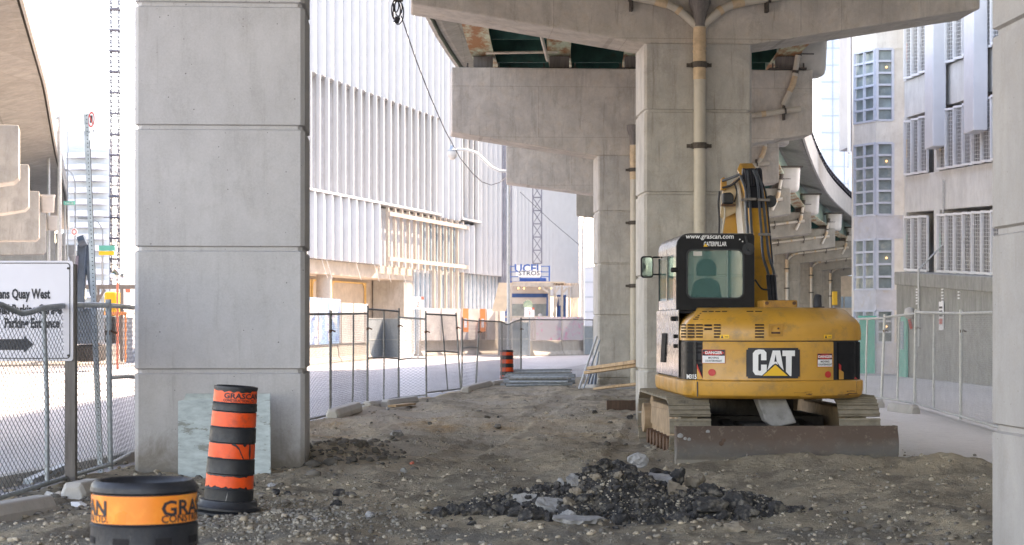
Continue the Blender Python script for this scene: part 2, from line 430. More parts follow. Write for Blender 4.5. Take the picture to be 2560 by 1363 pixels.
# kerb along the near edge of the road
mb = MB()
for (x0, y0), (x1, y1) in zip(edge[1:4], edge[2:5]):
    mb.bar((x0 + .1, y0, .05), (x1 + .1, y1, .05), .16, .14)
structure(mb.build('road_kerb', M['conc_blk']), 'low concrete kerb edging the road at left', 'kerb')
mb = MB(); mb.strip([[(3.9, 4, .004), (16, 4, .004)], [(3.9, 62, .004), (16, 62, .004)]])
structure(mb.build('lane', M['lane']), 'pale dusty paved lane right of the excavator', 'pavement')

# numpy value noise for the dirt
def vnoise(x, y, seed=0):
    xi = np.floor(x).astype(np.int64); yi = np.floor(y).astype(np.int64); xf = x - xi; yf = y - yi
    def h(a, b):
        n = (a * 374761393 + b * 668265263 + seed * 1442695) & 0xffffffff
        n = ((n ^ (n >> 13)) * 1274126177) & 0xffffffff
        return ((n ^ (n >> 16)) & 0xffff) / 65535.0
    u = xf * xf * (3 - 2 * xf); v = yf * yf * (3 - 2 * yf)
    return (h(xi, yi) * (1-u) + h(xi+1, yi) * u) * (1-v) + (h(xi, yi+1) * (1-u) + h(xi+1, yi+1) * u) * v
def fbm(x, y, o=5, seed=0, g=.5):
    t = 0; a = 1; s = 0
    for i in range(o):
        t = t + a * vnoise(x * 2 ** i + 17.3 * i, y * 2 ** i - 9.1 * i, seed + i); s += a; a *= g
    return t / s
def bumpfn(x, y, cx, cy, rx, ry, h):
    return h * np.exp(-(((x - cx) / rx) ** 2 + ((y - cy) / ry) ** 2))
def dirt_h(x, y):
    x = np.asarray(x, float); y = np.asarray(y, float)
    n = fbm(x * .5, y * .35, 3, 1); n2 = fbm(x * 2.2, y * 1.5, 5, 5, .6); n3 = fbm(x * 9, y * 6, 3, 9, .6)
    z = .055 + .10 * (n - .45) + .115 * (n2 - .45) + .05 * (n3 - .5)
    z = z + .04 * np.sin(x * 3.4 + y * .5) * np.clip((fbm(x * .6, y * .3, 2, 31) - .4) * 3, 0, 1)     # wheel ruts
    z = z + bumpfn(x, y, -2.1, 22.2, .5, 1.3, .20) + bumpfn(x, y, -1.7, 24.0, .6, 1.2, .06)            # rubble by the left pier
    z = z + bumpfn(x, y, 3.6, 21.2, 2.0, .35, .10) + bumpfn(x, y, 5.1, 20.9, .6, .45, .10)               # windrow below the blade
    z = z + bumpfn(x, y, .9, 22.8, 1.4, .8, .07) + bumpfn(x, y, 0, 30.5, 3, .9, .08) + bumpfn(x, y, 1.6, 45, 3, 6, .06)
    z = z + bumpfn(x, y, -3.1, 35.4, .5, .9, .10)
    cx_ = .3 + .10 * (y - 22)
    for o_ in (-1.03, 1.03):
        k = np.clip(1 - np.abs((x - cx_ - o_) / .27) ** 4, 0, 1) * np.clip((y - 20.5) / 2, 0, 1) * np.clip((44 - y) / 3, 0, 1)
        z = z - k * (.035 + .016 * (np.sin(y * 33) > .2))
    return np.maximum(z, .015 + .02 * n3)
ex = np.vectorize(edge_x)
def right_x(y):
    return np.interp(y, [5, 18, 20, 21.5, 24, 30, 40, 60], [14, 12, 7.5, 5.2, 4.9, 5.2, 5.6, 6.0])
ys = [7.5]
while ys[-1] < 66: ys.append(ys[-1] * 1.0045)
ys = np.array(ys); xs = np.linspace(-8, 10, 520)
X, Y = np.meshgrid(xs, ys)
Z = dirt_h(X, Y)
wob = .35 * (fbm(Y * .8, X * .2, 4, 77) - .5) * 2
fl = np.clip((X - (ex(Y) + .35 + wob)) / .5, 0, 1); fr = np.clip((right_x(Y) + wob * 2 - X) / .8, 0, 1); fb = np.clip((63 - Y) / 6, 0, 1)
m_ = fl * fr * fb; m_ = m_ * m_ * (3 - 2 * m_)
Z = Z * m_ - .035 * (1 - m_)
def ground_z(x, y):
    return float(max(.0, dirt_h(x, y)))
me = bpy.data.meshes.new('dirt_ground')
nr, nc = X.shape
vs = np.stack([X, Y, Z], -1).reshape(-1, 3)
idx = np.arange(nr * nc).reshape(nr, nc)
q = np.stack([idx[:-1, :-1], idx[:-1, 1:], idx[1:, 1:], idx[1:, :-1]], -1).reshape(-1, 4)
me.from_pydata(vs.tolist(), [], q.tolist()); me.polygons.foreach_set('use_smooth', [True] * len(me.polygons)); me.materials.append(M['dirt'])
o = bpy.data.objects.new('dirt_ground', me); COL.objects.link(o)
structure(o, 'churned brown dirt lot with ruts and scattered stones', 'dirt')

# stones as one mass
ICO = None
def ico():
    global ICO
    if ICO is None:
        bm = bmesh.new(); bmesh.ops.create_icosphere(bm, subdivisions=1, radius=1)
        ICO = ([v.co.copy() for v in bm.verts], [tuple(v.index for v in f.verts) for f in bm.faces]); bm.free()
    return ICO
def rock(mb, c, s, rough=.25, rnd=random):
    vs, fs = ico(); rot = Euler((rnd.uniform(0, 6), rnd.uniform(0, 6), rnd.uniform(0, 6))).to_matrix(); rz = Euler((0, 0, rnd.uniform(0, 6))).to_matrix()
    out = []
    for v in vs:
        p = rot @ v; p = p * (1 + rnd.uniform(-rough, rough)); p = Vector((p.x * s[0], p.y * s[1], p.z * s[2]))
        out.append(Vector(c) + rz @ p)
    mb.add(out, fs)
mA, mB_, mC = MB(), MB(), MB()
def scatter(n, fx, fy, smin, smax, target):
    for _ in range(n):
        y = fy(); x = fx(y)
        if x < edge_x(y) + .3 or x > float(right_x(y)): continue
        r = smin * (smax / smin) ** (random.random() ** 2.2)
        z = ground_z(x, y)
        rock(target, (x, y, z + r * .2), (r, r * random.uniform(.6, 1), r * random.uniform(.4, .7)))
def xin(y):
    s = F / y; return random.uniform((-60 - CX) / s, (2480 - CX) / s)
scatter(3000, xin, lambda: 12.0 * (4.2 ** (random.random() ** 1.5)), .008, .034, mA)
scatter(1400, xin, lambda: 12.0 * (3.6 ** (random.random() ** 1.6)), .006, .022, mB_)
# gravel drift at the near left and lumps by the pier
scatter(1500, lambda y: random.gauss(-1.9, .55), lambda: random.gauss(15.4, .7), .008, .035, mA)
scatter(900, lambda y: random.gauss(-1.9, .6), lambda: random.gauss(15.4, .7), .007, .022, mB_)
scatter(300, lambda y: random.gauss(-2.0, .34), lambda: random.gauss(22.4, 1.2), .02, .10, mC)
scatter(260, lambda y: random.gauss(-3.6, .6), lambda: random.gauss(17.5, .9), .02, .06, mC)
scatter(140, lambda y: random.gauss(4.2, 1.2), lambda: random.gauss(14.6, .5), .015, .06, mC)
scatter(260, xin, lambda: random.uniform(14, 40), .02, .075, mC)
mD = MB()
scatter(5200, xin, lambda: 12.5 * (3.4 ** (random.random() ** 1.3)), .008, .042, mD)
M['clod'] = plain('dry_dirt_clods', (.33, .27, .20), .95, 0, .5, 4, .5, 40, c2=(.33, .275, .20), c2s=2)
tag(mD.build('dirt_crumbs', M['clod'], smooth=60), 'fine brown dirt crumbs covering the whole lot', 'crumbs', None, 'stuff')
M['lump'] = plain('dark_soil_lumps', (.12, .105, .088), .95, 0, .45, 5, .6, 30, c2=(.22, .18, .14), c2s=3)
tag(mA.build('grey_gravel', M['stone'], smooth=80), 'small grey stones strewn all over the dirt', 'gravel', None, 'stuff')
tag(mB_.build('pale_gravel', M['stonepale'], smooth=80), 'small pale pebbles strewn all over the dirt', 'gravel', None, 'stuff')
tag(mC.build('soil_lumps', M['lump'], smooth=60), 'dark clods of soil thickest beside the left pier', 'clods', None, 'stuff')

# ================================================================== EXPRESSWAY
def column_mb(mb, x0, x1, y0, y1, joints, zb, zt, ch=.045, gr=.03):
    def ring(z, i):
        a, b, c, d = x0 + i, x1 - i, y0 + i, y1 - i; k = ch
        return [(a+k, c, z), (b-k, c, z), (b, c+k, z), (b, d-k, z), (b-k, d, z), (a+k, d, z), (a, d-k, z), (a, c+k, z)]
    rings = [ring(zb, 0)]
    for j in joints:
        rings += [ring(j - .032, 0), ring(j - .018, gr), ring(j + .018, gr), ring(j + .032, 0)]
    rings.append(ring(zt, 0))
    mb.loft(rings)

YAW = R(3.4)
HW = .915; TH = .61
def cap_mb(L, zp, ze, zt, hw=HW, ch=.06):
    poly = [(-L, ze), (-hw, zp), (hw, zp), (L, ze), (L, zt), (-L, zt)]
    mb = MB(); mb.prism(poly, -TH, TH, 'y'); return mb

def bent(name, label, cx, cy, joints, L=4.8, zp=6.03, ze=6.6, zt=8.25, yaw=YAW, pipes=True, tub=True, mat='conc', left_tub=False, side=1, both=False, colmat='conc_pier'):
    t = thing(name, label, 'bridge pier', (cx, cy, 0), yaw, 'concrete bents carrying the expressway')
    c = MB(); column_mb(c, -HW, HW, -TH, TH, joints, -.2, zp - .002); c.build('column', M[colmat], t)
    cap_mb(L, zp, ze, zt).build('cap_beam', M[mat], t, bevel=.03)
    if pipes:
        p = MB(); r = .10; yf = -TH - .13
        p.tube([(0, yf, .05), (0, yf, zp + .28)], r, 14)
        po = p.build('downpipe', M['pipe'], t, smooth=50)
        j = MB(); j.lathe([(r + .008, zp - .62), (r + .008, zp - .16), (r + .018, zp - .155), (r + .018, zp - .13), (r + .008, zp - .125), (r + .008, zp - .07), (r + .018, zp - .065), (r + .018, zp - .04), (r + .008, zp - .035), (r + .008, zp + .02), (r + .018, zp + .025), (r + .018, zp + .05), (r + .008, zp + .055), (r + .008, zp + .26)], 14, (0, yf, 0))
        j.build('pipe_coupling', M['pipe_joint'], po, smooth=50)
        for z in (zp - .42, zp - 1.78, zp - 3.4):
            k = MB(); k.tube([(0, yf, z), (0, yf, z + .10)], r + .022, 14); k.box((0, yf + .05, z + .05), (.42, .04, .06)); k.box((0, yf + .02, z + .05), (.30, .07, .07))
            k.build('pipe_clamp', M['iron'], po)
        fn = MB(); fn.tube([(0, yf, zp + .27), (0, yf, zp + .5), (0, yf, zp + .62), (0, yf, zp + .66), (0, yf, zp + .78)], [.105, .12, .17, .185, .185], 14)
        fn.build('pipe_hopper', M['oldwood'], po, smooth=50)
        for sgn in ((-1, 1) if both else (1,)):
            b = MB(); rise = (ze - zp) / (L - HW)
            pts = [(sgn * .06, yf, zp + .30), (sgn * .36, yf, zp + .56), (sgn * .62, yf, zp + .68)]
            xe = L - .35
            pts.append((sgn * xe, yf, zp + .68 + rise * (xe - .62) * .95))
            b.tube(pts, .072, 12); bo = b.build('branch_pipe', M['pipe'], t, smooth=60)
            for q0, q1 in ((.32, .38), (.55, .75)):
                def along(x):
                    if x < .36: return (sgn * x, yf, zp + .30 + (x - .06) / .30 * .26)
                    if x < .62: return (sgn * x, yf, zp + .56 + (x - .36) / .26 * .12)
                    return (sgn * x, yf, zp + .68 + rise * (x - .62) * .95)
                MB().tube([along(q0), along(q1)], .080, 12).build('pipe_coupling', M['pipe_joint'], bo, smooth=50)
            for q0 in (1.9, 3.3): MB().tube([along(q0), along(q0 + .12)], .080, 12).build('pipe_coupling', M['pipe_joint'], bo, smooth=50)
            for q0 in (1.15, 2.7, 3.9):
                kk = MB(); a_ = along(q0); kk.tube([a_, along(q0 + .05)], .085, 12); kk.box((a_[0], a_[1] + .05, a_[2] - .02), (.05, .16, .42))
                kk.build('pipe_clamp', M['iron'], bo)
    if tub:
        for sgn in ((1, -1) if left_tub else (side,)):
            tb = MB(); zc = zt + .02
            rings = []
            for z, sc in ((-.12, .74), (-.07, .86), (.06, .92), (.86, 1.0), (.88, 1.0)):
                rings.append([(sgn * (L - .02) + x * sc, y * sc, zc + z) for x, y in rrect(-.47, -.5, .47, .5, .2, 3)])
            tb.loft(rings); to = tb.build('catch_basin', M['tub'], t, smooth=45)
            ld = MB(); ld.box((sgn * (L - .02), 0, zc + .92), (1.12, 1.2, .07)); ld.build('basin_lid', M['iron'], to)
            dp = MB(); yf2 = -TH - .12
            x0 = sgn * (L - .50)
            dp.tube([(x0 + sgn * .12, yf2, zc + .55), (x0, yf2, zc - .15), (x0 - sgn * .06, yf2, zc - .45), (x0 - sgn * .30, yf2, zc - .95)], .072, 12)
            do = dp.build('drop_pipe', M['pipe'], t, smooth=60)
            d2 = MB(); d2.tube([(x0 + sgn * .09, yf2, zc + .34), (x0 + sgn * .12, yf2, zc + .6)], .09, 12); d2.box((x0 + sgn * .25, yf2, zc + .38), (.5, .025, .03)); d2.build('pipe_clamp', M['iron'], do)
            MB().tube([(x0 + sgn*.02, yf2, zc - .05), (x0 + sgn*.01, yf2, zc - .12)], .085, 12).build('pipe_clamp', M['iron'], do)
            d3 = MB(); d3.tube([(x0 - sgn * .0, yf2, zc - .2), (x0 - sgn * .055, yf2, zc - .43), (x0 - sgn * .14, yf2, zc - .6)], .08, 12); d3.build('pipe_coupling', M['pipe_joint'], do, smooth=50)
    return t

JZ = [-.21 + 1.3 * 0 + 1.11, 2.49, 3.89, 5.28]
right_dir = lambda s: F / s
# bent under which the photographer stands: its column fills the right edge
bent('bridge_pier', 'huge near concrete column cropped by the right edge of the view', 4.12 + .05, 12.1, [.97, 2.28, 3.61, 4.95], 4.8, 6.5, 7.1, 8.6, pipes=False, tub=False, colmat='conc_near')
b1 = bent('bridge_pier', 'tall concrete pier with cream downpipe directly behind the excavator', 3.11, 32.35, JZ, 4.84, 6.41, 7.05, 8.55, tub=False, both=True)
b2 = bent('bridge_pier', 'second concrete pier whose wide cap beam shows left and right of the nearer pier', 3.09, 49.05, [-.2 + .5, 1.9 + .02, 3.25, 4.6], 4.68, 6.03, 6.62, 8.28, yaw=R(3.4))
b3 = bent('bridge_pier', 'third concrete pier with cap beam end hidden below the second cap', 4.5, 65.4, [.6, 2.0, 3.4, 4.8], 4.7, 6.1, 6.6, 8.0, yaw=0)
BL = [(7.4, 81.6, 'fourth pier, its hammerhead end showing just right of the excavator boom', -.14),
      (11.0, 98.6, 'fifth pier, cap beam carrying a long sloping white drain pipe', -.22),
      (15.1, 115.2, 'sixth pier, cap end brightly sunlit on its right edge', -.24),
      (19.2, 131.6, 'seventh pier with Y-shaped drain pipe above the machine hood', -.25),
      (23.6, 148.6, 'eighth pier, column edge seen beyond the Y-shaped drain pipe', -.26),
      (28.0, 165.6, 'ninth pier, farthest column before the sunlit wall', -.27)]
for cx, cy, lab, yw in BL:
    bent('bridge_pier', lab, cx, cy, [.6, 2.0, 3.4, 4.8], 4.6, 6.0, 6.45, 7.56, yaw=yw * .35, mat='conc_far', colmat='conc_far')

# deck: slab, girders, parapet, railing following the bents
cl = [(-60, 4.6), (-10, 4.4), (12.1, 4.0), (32.35, 3.1), (49.05, 3.0), (57, 3.55), (65.4, 4.5), (81.6, 7.55), (98.6, 11.1), (115.2, 15.1), (131.6, 19.3), (148.6, 23.7), (165.6, 28.1), (200, 37.5)]
def clx(y):
    return float(np.interp(y, [c[0] for c in cl], [c[1] for c in cl]))
def clx_s(y):   # smoothed
    return sum(clx(y + d) for d in (-9, -6, -3, 0, 3, 6, 9)) / 7
ys_d = list(np.arange(-6, 200, 3.0))
def zdrop(y): return float(np.interp(y, [55, 100], [0, -.88]))
def sweep(mb, prof, x0=None, closed=True, y0=-60, y1=200):
    rings = []
    for y in ys_d:
        if y < y0 or y > y1: continue
        cx = clx_s(y) + (x0 or 0); dz = zdrop(y)
        rings.append([(cx + u, y, v + dz) for u, v in prof])
    mb.loft(rings); return mb
D = thing('expressway_deck', 'elevated expressway deck curving right over the excavator, green girders beneath', 'expressway', (3, 30, 9.7), 0)
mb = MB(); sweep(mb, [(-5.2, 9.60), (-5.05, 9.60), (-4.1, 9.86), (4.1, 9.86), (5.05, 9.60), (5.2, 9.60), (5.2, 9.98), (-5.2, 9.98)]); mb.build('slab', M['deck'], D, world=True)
for sg in (-1, 1):
    mb = MB(); pr = [(sg * 5.0, 9.984), (sg * 5.26, 9.984), (sg * 5.26, 9.50), (sg * 5.36, 9.50), (sg * 5.34, 10.62), (sg * 5.1, 10.62)]
    sweep(mb, pr); mb.build('parapet', M['conc_pale'], D, world=True)
    mb = MB()
    for y in np.arange(30, 175, 1.5):
        cx = clx_s(y) + sg * 5.22; z = 10.62 + zdrop(y)
        mb.box((cx, y, z + .24), (.08, .30, .48))
    for zz in (.32, .50):
        pts = [(clx_s(y) + sg * 5.22, y, 10.62 + zdrop(y) + zz) for y in np.arange(30, 176, 3)]
        MB().tube(pts, .045, 6).build('railing', M['mast_dark'], D, world=True); mb.build('railing_post', M['mast_dark'], D, world=True)['kind'] = 'stuff'
for off in (-3.95, -1.97, 0, 1.97, 3.95):
    mb = MB(); sweep(mb, [(-.03, 8.72), (.03, 8.72), (.03, 9.84), (-.03, 9.84)], off, y0=-20, y1=180)
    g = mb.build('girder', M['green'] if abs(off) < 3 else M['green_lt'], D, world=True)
    mb = MB(); sweep(mb, [(-.30, 8.66), (.30, 8.66), (.30, 8.715), (-.30, 8.715)], off, y0=-20, y1=180); mb.build('girder_flange', M['rustgreen'], g if False else D, world=True)
for y in np.arange(14, 176, 4.12):
    MB().box((clx_s(y), y, 9.28 + zdrop(y)), (7.8, .04, .95)).build('cross_frame', M['green'], D, world=True)
# bracing and conduit under the deck between the first two piers
for y, z in ((38.0, 9.2), (43.0, 8.95), (47.2, 8.50)):
    MB().tube([(clx_s(y) - 3.8, y, z), (clx_s(y) - 2.0, y, z + .03)], .035, 8).build('brace', M['pipe'], D, world=True, smooth=60)
mb = MB(); mb.tube([(.35, 34.5, 9.7), (.4, 38, 9.2), (.45, 42, 8.9), (.9, 47.4, 8.35)], .045, 8)
mb.build('conduit', M['pipe'], D, world=True, smooth=60)
# bearings on each cap
mb = MB(); mb2 = MB()
for cy, zt in ((32.35, 8.55), (49.05, 8.28), (65.4, 8.0)) + tuple((c[1], 7.56) for c in BL):
    for off in (-3.95, -1.97, 0, 1.97, 3.95):
        cx = clx_s(cy) + off; zb = 8.655 + zdrop(cy)
        if zb - zt > .06:
            mb.box((cx, cy, (zb + zt) / 2), (.5, .55, zb - zt - .02)); mb2.box((cx, cy, zt + .03), (.95, .85, .05))
            for a in (-.4, .4): mb2.tube([(cx + a, cy - .38, zt + .05), (cx + a, cy - .38, zt + .17)], .022, 6)
mb.build('bearing', M['oldwood'], D, world=True)['kind'] = 'stuff'; mb2.build('bearing_plate', M['iron'], D, world=True)['kind'] = 'stuff'

# left pier with its own (off frame) cap and ramp deck
t = thing('bridge_pier', 'big smooth grey concrete pier with blue plywood leaning on its foot', 'bridge pier', (-3.20, 20.95, 0), YAW, 'concrete bents carrying the expressway')
c = MB(); column_mb(c, -HW, HW, -TH, TH, [1.16, 2.485, 3.80, 5.13], -.2, 7.0); c.build('column', M['conc_left'], t)
cap_mb(4.2, 7.0, 7.5, 8.9).build('cap_beam', M['conc'], t, bevel=.03)
rd = thing('ramp_deck', 'concrete ramp deck overhead carried by the left pier, above the view', 'expressway', (-3.4, 10, 9))
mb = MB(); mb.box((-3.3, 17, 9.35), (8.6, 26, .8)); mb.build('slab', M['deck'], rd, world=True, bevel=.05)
for sg in (-1, 1):
    mb = MB(); mb.box((-3.3 + sg * 4.1, 17, 10.2), (.25, 26, .9)); mb.build('parapet', M['conc_pale'], rd, world=True)

# left expressway ramp seen at the far left
LB = [(-12.3, 47.0, 6.67, 5.6, 'nearest concrete bent of the left ramp, its cap end sunlit on the edge'),
      (-15.06, 58.7, 6.69, 4.6, 'second left ramp bent, lower and showing right of the nearest'),
      (-17.7, 70.5, 6.7, 3.4, 'third left ramp bent, deep flat cap right above the sign board'),
      (-20.8, 84, 6.7, 3.0, 'fourth left ramp bent, a narrow strip right of the deep flat cap'),
      (-23.8, 98, 6.6, 2.8, 'fifth left ramp bent, carrying a pale hanging basin'),
      (-26.6, 112, 6.6, 2.8, 'sixth left ramp bent, small and sunlit above the sign board corner'),
      (-30.4, 129, 6.6, 2.8, 'seventh and farthest concrete bent of the left ramp')]
for i, (xr, y, zt, off, lab) in enumerate(LB):
    t = thing('bridge_pier', lab, 'bridge pier', (xr - 4.74, y - .5, 0), R(13), 'concrete bents of the left ramp')
    c = MB(); cx = 4.7 - off; column_mb(c, cx - HW, cx + HW, -TH, TH, [.9, 2.2, 3.5], -.1, 5.0); c.build('column', M['conc_pale'], t)
    L = 4.7; ze = zt - (1.42 if i < 2 else 1.85); zp = ze - (1.1 if i < 2 else .05)
    pm = MB(); pm.prism([(-L, ze), (cx - HW - (1.5 if i < 2 else 0), zp), (cx + HW - (2.6 if i < 2 else 0), zp), (L - .12, ze), (L, ze + .12), (L, zt), (-L, zt)], -TH, TH, 'y'); pm.build('cap_beam', M['conc_pale'], t, bevel=.03)
    if i > 1:
        tb = MB(); rings = []
        for z, sc in ((-.75, .80), (-.7, .9), (-.2, 1.0), (-.18, 1.08), (-.1, 1.08)):
            rings.append([(L + .30 + x * sc * .65, y_ * sc * .7, zt + z) for x, y_ in rrect(-.4, -.42, .4, .42, .16, 3)])
        tb.loft(rings); tb.build('catch_basin', M['tub'], t, smooth=45)
LD = thing('ramp_deck', 'elevated ramp deck sweeping down the left side with stained soffit', 'expressway', (-20, 60, 9))
def lx(y): return float(np.interp(y, [20, 44, 60, 82, 110, 150], [-7.0, -11.6, -15.0, -20.0, -26.2, -35.5]))
def lsweep(prof, x0=0, y0=20, y1=150, step=3):
    rings = []
    for y in np.arange(y0, y1, step): rings.append([(lx(y) + x0 + u, y, v) for u, v in prof])
    return MB().loft(rings)
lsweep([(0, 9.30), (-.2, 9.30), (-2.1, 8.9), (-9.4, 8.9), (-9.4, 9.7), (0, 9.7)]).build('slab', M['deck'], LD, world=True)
lsweep([(-.25, 9.704), (.1, 9.704), (.08, 9.25), (.16, 9.25), (.14, 10.4), (-.18, 10.4)]).build('parapet', M['conc_pale'], LD, world=True)
for off in (-2.3, -5.0, -7.8):
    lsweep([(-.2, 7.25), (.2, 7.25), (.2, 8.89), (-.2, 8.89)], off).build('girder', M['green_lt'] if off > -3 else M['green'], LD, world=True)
# ================================================================== LEFT / WHITE BUILDING
DU = Vector((.254, .967, 0)).normalized(); NU = Vector((DU.y, -DU.x, 0)); P0 = Vector((-10.28, 94.0, 0))
def u_of(px, P=P0):
    r = (px - CX) / F
    return (r * P.y - P.x) / (DU.x - r * DU.y)
def WP(u, z, n=0, P=P0):
    q = P + DU * u + NU * n; return Vector((q.x, q.y, z))
def wbox(mb, u0, u1, z0, z1, n0, n1, P=P0):
    vs = [WP(u0, z0, n0, P), WP(u1, z0, n0, P), WP(u1, z0, n1, P), WP(u0, z0, n1, P), WP(u0, z1, n0, P), WP(u1, z1, n0, P), WP(u1, z1, n1, P), WP(u0, z1, n1, P)]
    return mb.add(vs, [(0,3,2,1),(4,5,6,7),(0,1,5,4),(1,2,6,5),(2,3,7,6),(3,0,4,7)])
PER = 1.26
def sawtooth(u0, u1, z0, z1, P=P0, per=PER, depth=.31):
    """folded cladding: a short face turned to the viewer, a long face turned away"""
    m = MB(); n = max(1, int(round((u1 - u0) / per)))
    for k in range(n):
        a = u0 + per * k
        A = (a, .0); B = (a + .08 * per / 1.26, depth); C = (a + per - .015, 0.0); Dd = (a + .25 * per, -.3); E = (a, -.3)
        # polygon in (u,n)
        pl = [A, B, C, (a + per - .015, -.25), (a, -.25)]
        vs = [WP(p[0], z0, p[1], P) for p in pl] + [WP(p[0], z1, p[1], P) for p in pl]; k5 = 5
        m.add(vs, [tuple(range(5)), tuple(range(9, 4, -1))] + [(i, i+5, (i+1) % 5+5, (i+1) % 5) for i in range(5)])
    return m
T = thing('white_building', 'white folded-metal building under construction with slotted louvre storey', 'building', (-10.28, 94.0, 0))
Z1, Z2, Z3 = 14.39, 8.41, 5.07
uE = u_of(1253); uL = u_of(1093)
sawtooth(-6, uL, Z1, 46).build('upper_cladding', M['white_clad'], T, world=True)
# seams across the cladding
mb = MB()
for zz in (13.0, 16.8, 20.5): wbox(mb, -6, uL, zz, zz + .025, .0, .305)
u1a, u1b = u_of(1147), u_of(1193)
m = sawtooth(uL + .1, u1a, Z2 - .1, 46); m.build('upper_cladding', M['white_clad'], T, world=True)
m = sawtooth(u1b, uE - .2, Z3 + .0, 46); m.build('upper_cladding', M['white_clad'], T, world=True)
m = sawtooth(u1a, u1b, 13.9, 46); m.build('upper_cladding', M['white_clad'], T, world=True)
m = sawtooth(u1a, u1b, Z3, Z2 - .2); m.build('lower_cladding', M['white_clad'], T, world=True)
m = sawtooth(-6, u_of(960), Z3, Z2); m.build('lower_cladding', M['white_clad'], T, world=True)
# louvre storey
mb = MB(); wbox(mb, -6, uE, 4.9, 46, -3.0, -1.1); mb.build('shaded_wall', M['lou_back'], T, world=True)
def louvre(u0, u1, z0, z1):
    n = int((u1 - u0) / PER)
    for k in range(n + 1):
        u = u0 + k * PER; f = MB()
        wbox(f, u, u + .10, z0, z1, .02, .24); wbox(f, u + .17, u + .27, z0, z1, -.08, .12)
        f.build('mullion', M['white_clad'], T, world=True)
        s_ = MB(); wbox(s_, u + .42, u + .62, z0, z1, -.55, -.5); wbox(s_, u + .68, u + .74, z0, z1, -.5, -.2); s_.build('inner_stud', M['lou_frame'], T, world=True)
        for j in range(int((z1 - z0) / 1.6)):
            zz = z0 + .8 + j * 1.6 + .35 * math.sin(k * 2.3)
            b_ = MB(); wbox(b_, u + .32, u + PER, zz, zz + .10, -.62, -.52); b_.build('bracket', M['mast'], T, world=True)
    hd = MB(); wbox(hd, u0, u1, z1 - .02, z1 + .14, -1.0, -.02); hd.build('head_trim', M['white_clad'], T, world=True); hd = MB(); wbox(hd, u0, u1, z0 - .06, z0 + .06, -1.0, .28); hd.build('sill', M['white_clad'], T, world=True)
louvre(-5, uL, Z2 + .08, Z1)
louvre(u1a, u1b, Z2 + .1, 13.9)
# timber framing below the slots and further along
ut0, ut1 = u_of(962), u_of(1160)
ks = 0
u = ut0
while u < ut1 + .2:
    far = u > u_of(1075)
    st = MB(); wbox(st, u, u + .16, (0.2 if far else Z3 - .1), Z2 - .05, .05, .22); st.build('timber_stud', M['timber'], T, world=True)
    u += PER; ks += 1
for zz in (Z2 - .55, Z3 + .25):
    st = MB(); wbox(st, ut0, ut1, zz, zz + .22, .22, .32); st.build('timber_rail', M['timber'], T, world=True)
mb = MB(); wbox(mb, ut0, ut1 + .2, Z3 - .2, Z2 - .1, -.9, -.3); mb.build('backing_panel', M['white_clad'], T, world=True)
for k in range(9):
    uu = ut0 + 7.6 + k * PER; g = MB(); wbox(g, uu + .2, uu + .9, Z3, Z2 - .5, -.28, -.1); g.build('window_strip', M['glass_blue'], T, world=True)
# glazed ground storey
mb = MB(); wbox(mb, u_of(1042), uE, 0, Z3 - .02, -.7, -.35); mb.build('glazing', M['glass_blue'], T, world=True)
u = u_of(1042)
while u < uE:
    f = MB(); wbox(f, u, u + .07, 0, Z3 - .02, -.34, -.18); f.build('glazing_bar', M['lou_frame'], T, world=True); u += .95
# open ground storey at left: back wall, concrete column, framed panels, beam
mb = MB(); wbox(mb, -6, u_of(1026), 0, Z3 - .03, -2.4, -2.2); mb.build('back_wall', M['membrane'], T, world=True)
mb = MB(); wbox(mb, -6, u_of(1040), Z3 - .75, Z3 - .03, -2.1, -.2); mb.build('beam', M['membrane'], T, world=True)
mb = MB(); wbox(mb, u_of(1018), u_of(1040), 0, Z3 - .76, -2.1, -.2); mb.build('end_wall', M['conc_pale'], T, world=True)
q = P0 + DU * (u_of(842) ) - NU * .7
mb = MB(); mb.tube([(q.x, q.y, 0), (q.x, q.y, Z3 - .77)], .42, 20); mb.build('column', M['conc_pale'], T, world=True, smooth=60)
def framed(ua, ub, z0, z1):
    m_ = MB(); outer = rrect(ua, z0, ub, z1, .001, 4); inner = rrect(ua + .09, z0 + .09, ub - .09, z1 - .09, .38, 4)
    n = len(outer)
    vs = [WP(a, b, -2.15) for a, b in outer] + [WP(a, b, -2.15) for a, b in inner] + [WP(a, b, -2.05) for a, b in outer] + [WP(a, b, -2.05) for a, b in inner]
    fs = []
    for i in range(n):
        j = (i + 1) % n; fs += [(2*n+i, 3*n+i, 3*n+j, 2*n+j), (i, 2*n+i, 2*n+j, j), (n+i, n+j, 3*n+j, 3*n+i)]
    m_.add(vs, fs); return m_
for a, b in ((770, 868), (872, 916), (919, 1000)):
    framed(u_of(a), u_of(b), 1.8, 4.15).build('plywood_frame', M['ply_frame'], T, world=True)
# dangling white cables under the cladding
for px in (800, 812, 886, 932, 962, 1000):
    u = u_of(px); a = WP(u, Z3 - .05, .1); pts = [a]
    for k in range(1, 8):
        pts.append(a + DU * (.12 * k * (1 if px % 3 else -1)) + Vector((0, 0, -.13 * k + .02 * math.sin(k * 2))))
    MB().tube(pts, .018, 5).build('cable', M['white'], T, world=True)
# second wing
P2 = Vector((.08, 131, 0))
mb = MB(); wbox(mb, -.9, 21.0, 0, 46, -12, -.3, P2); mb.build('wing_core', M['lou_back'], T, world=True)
sawtooth(0, 20.8, 3.9, 46, P2, 1.04, .27).build('wing_cladding', M['white_clad'], T, world=True)
mb = MB(); wbox(mb, 0, 20.8, 0, 3.88, -.28, -.1, P2); mb.build('glazing', M['glass_blue'], T, world=True)
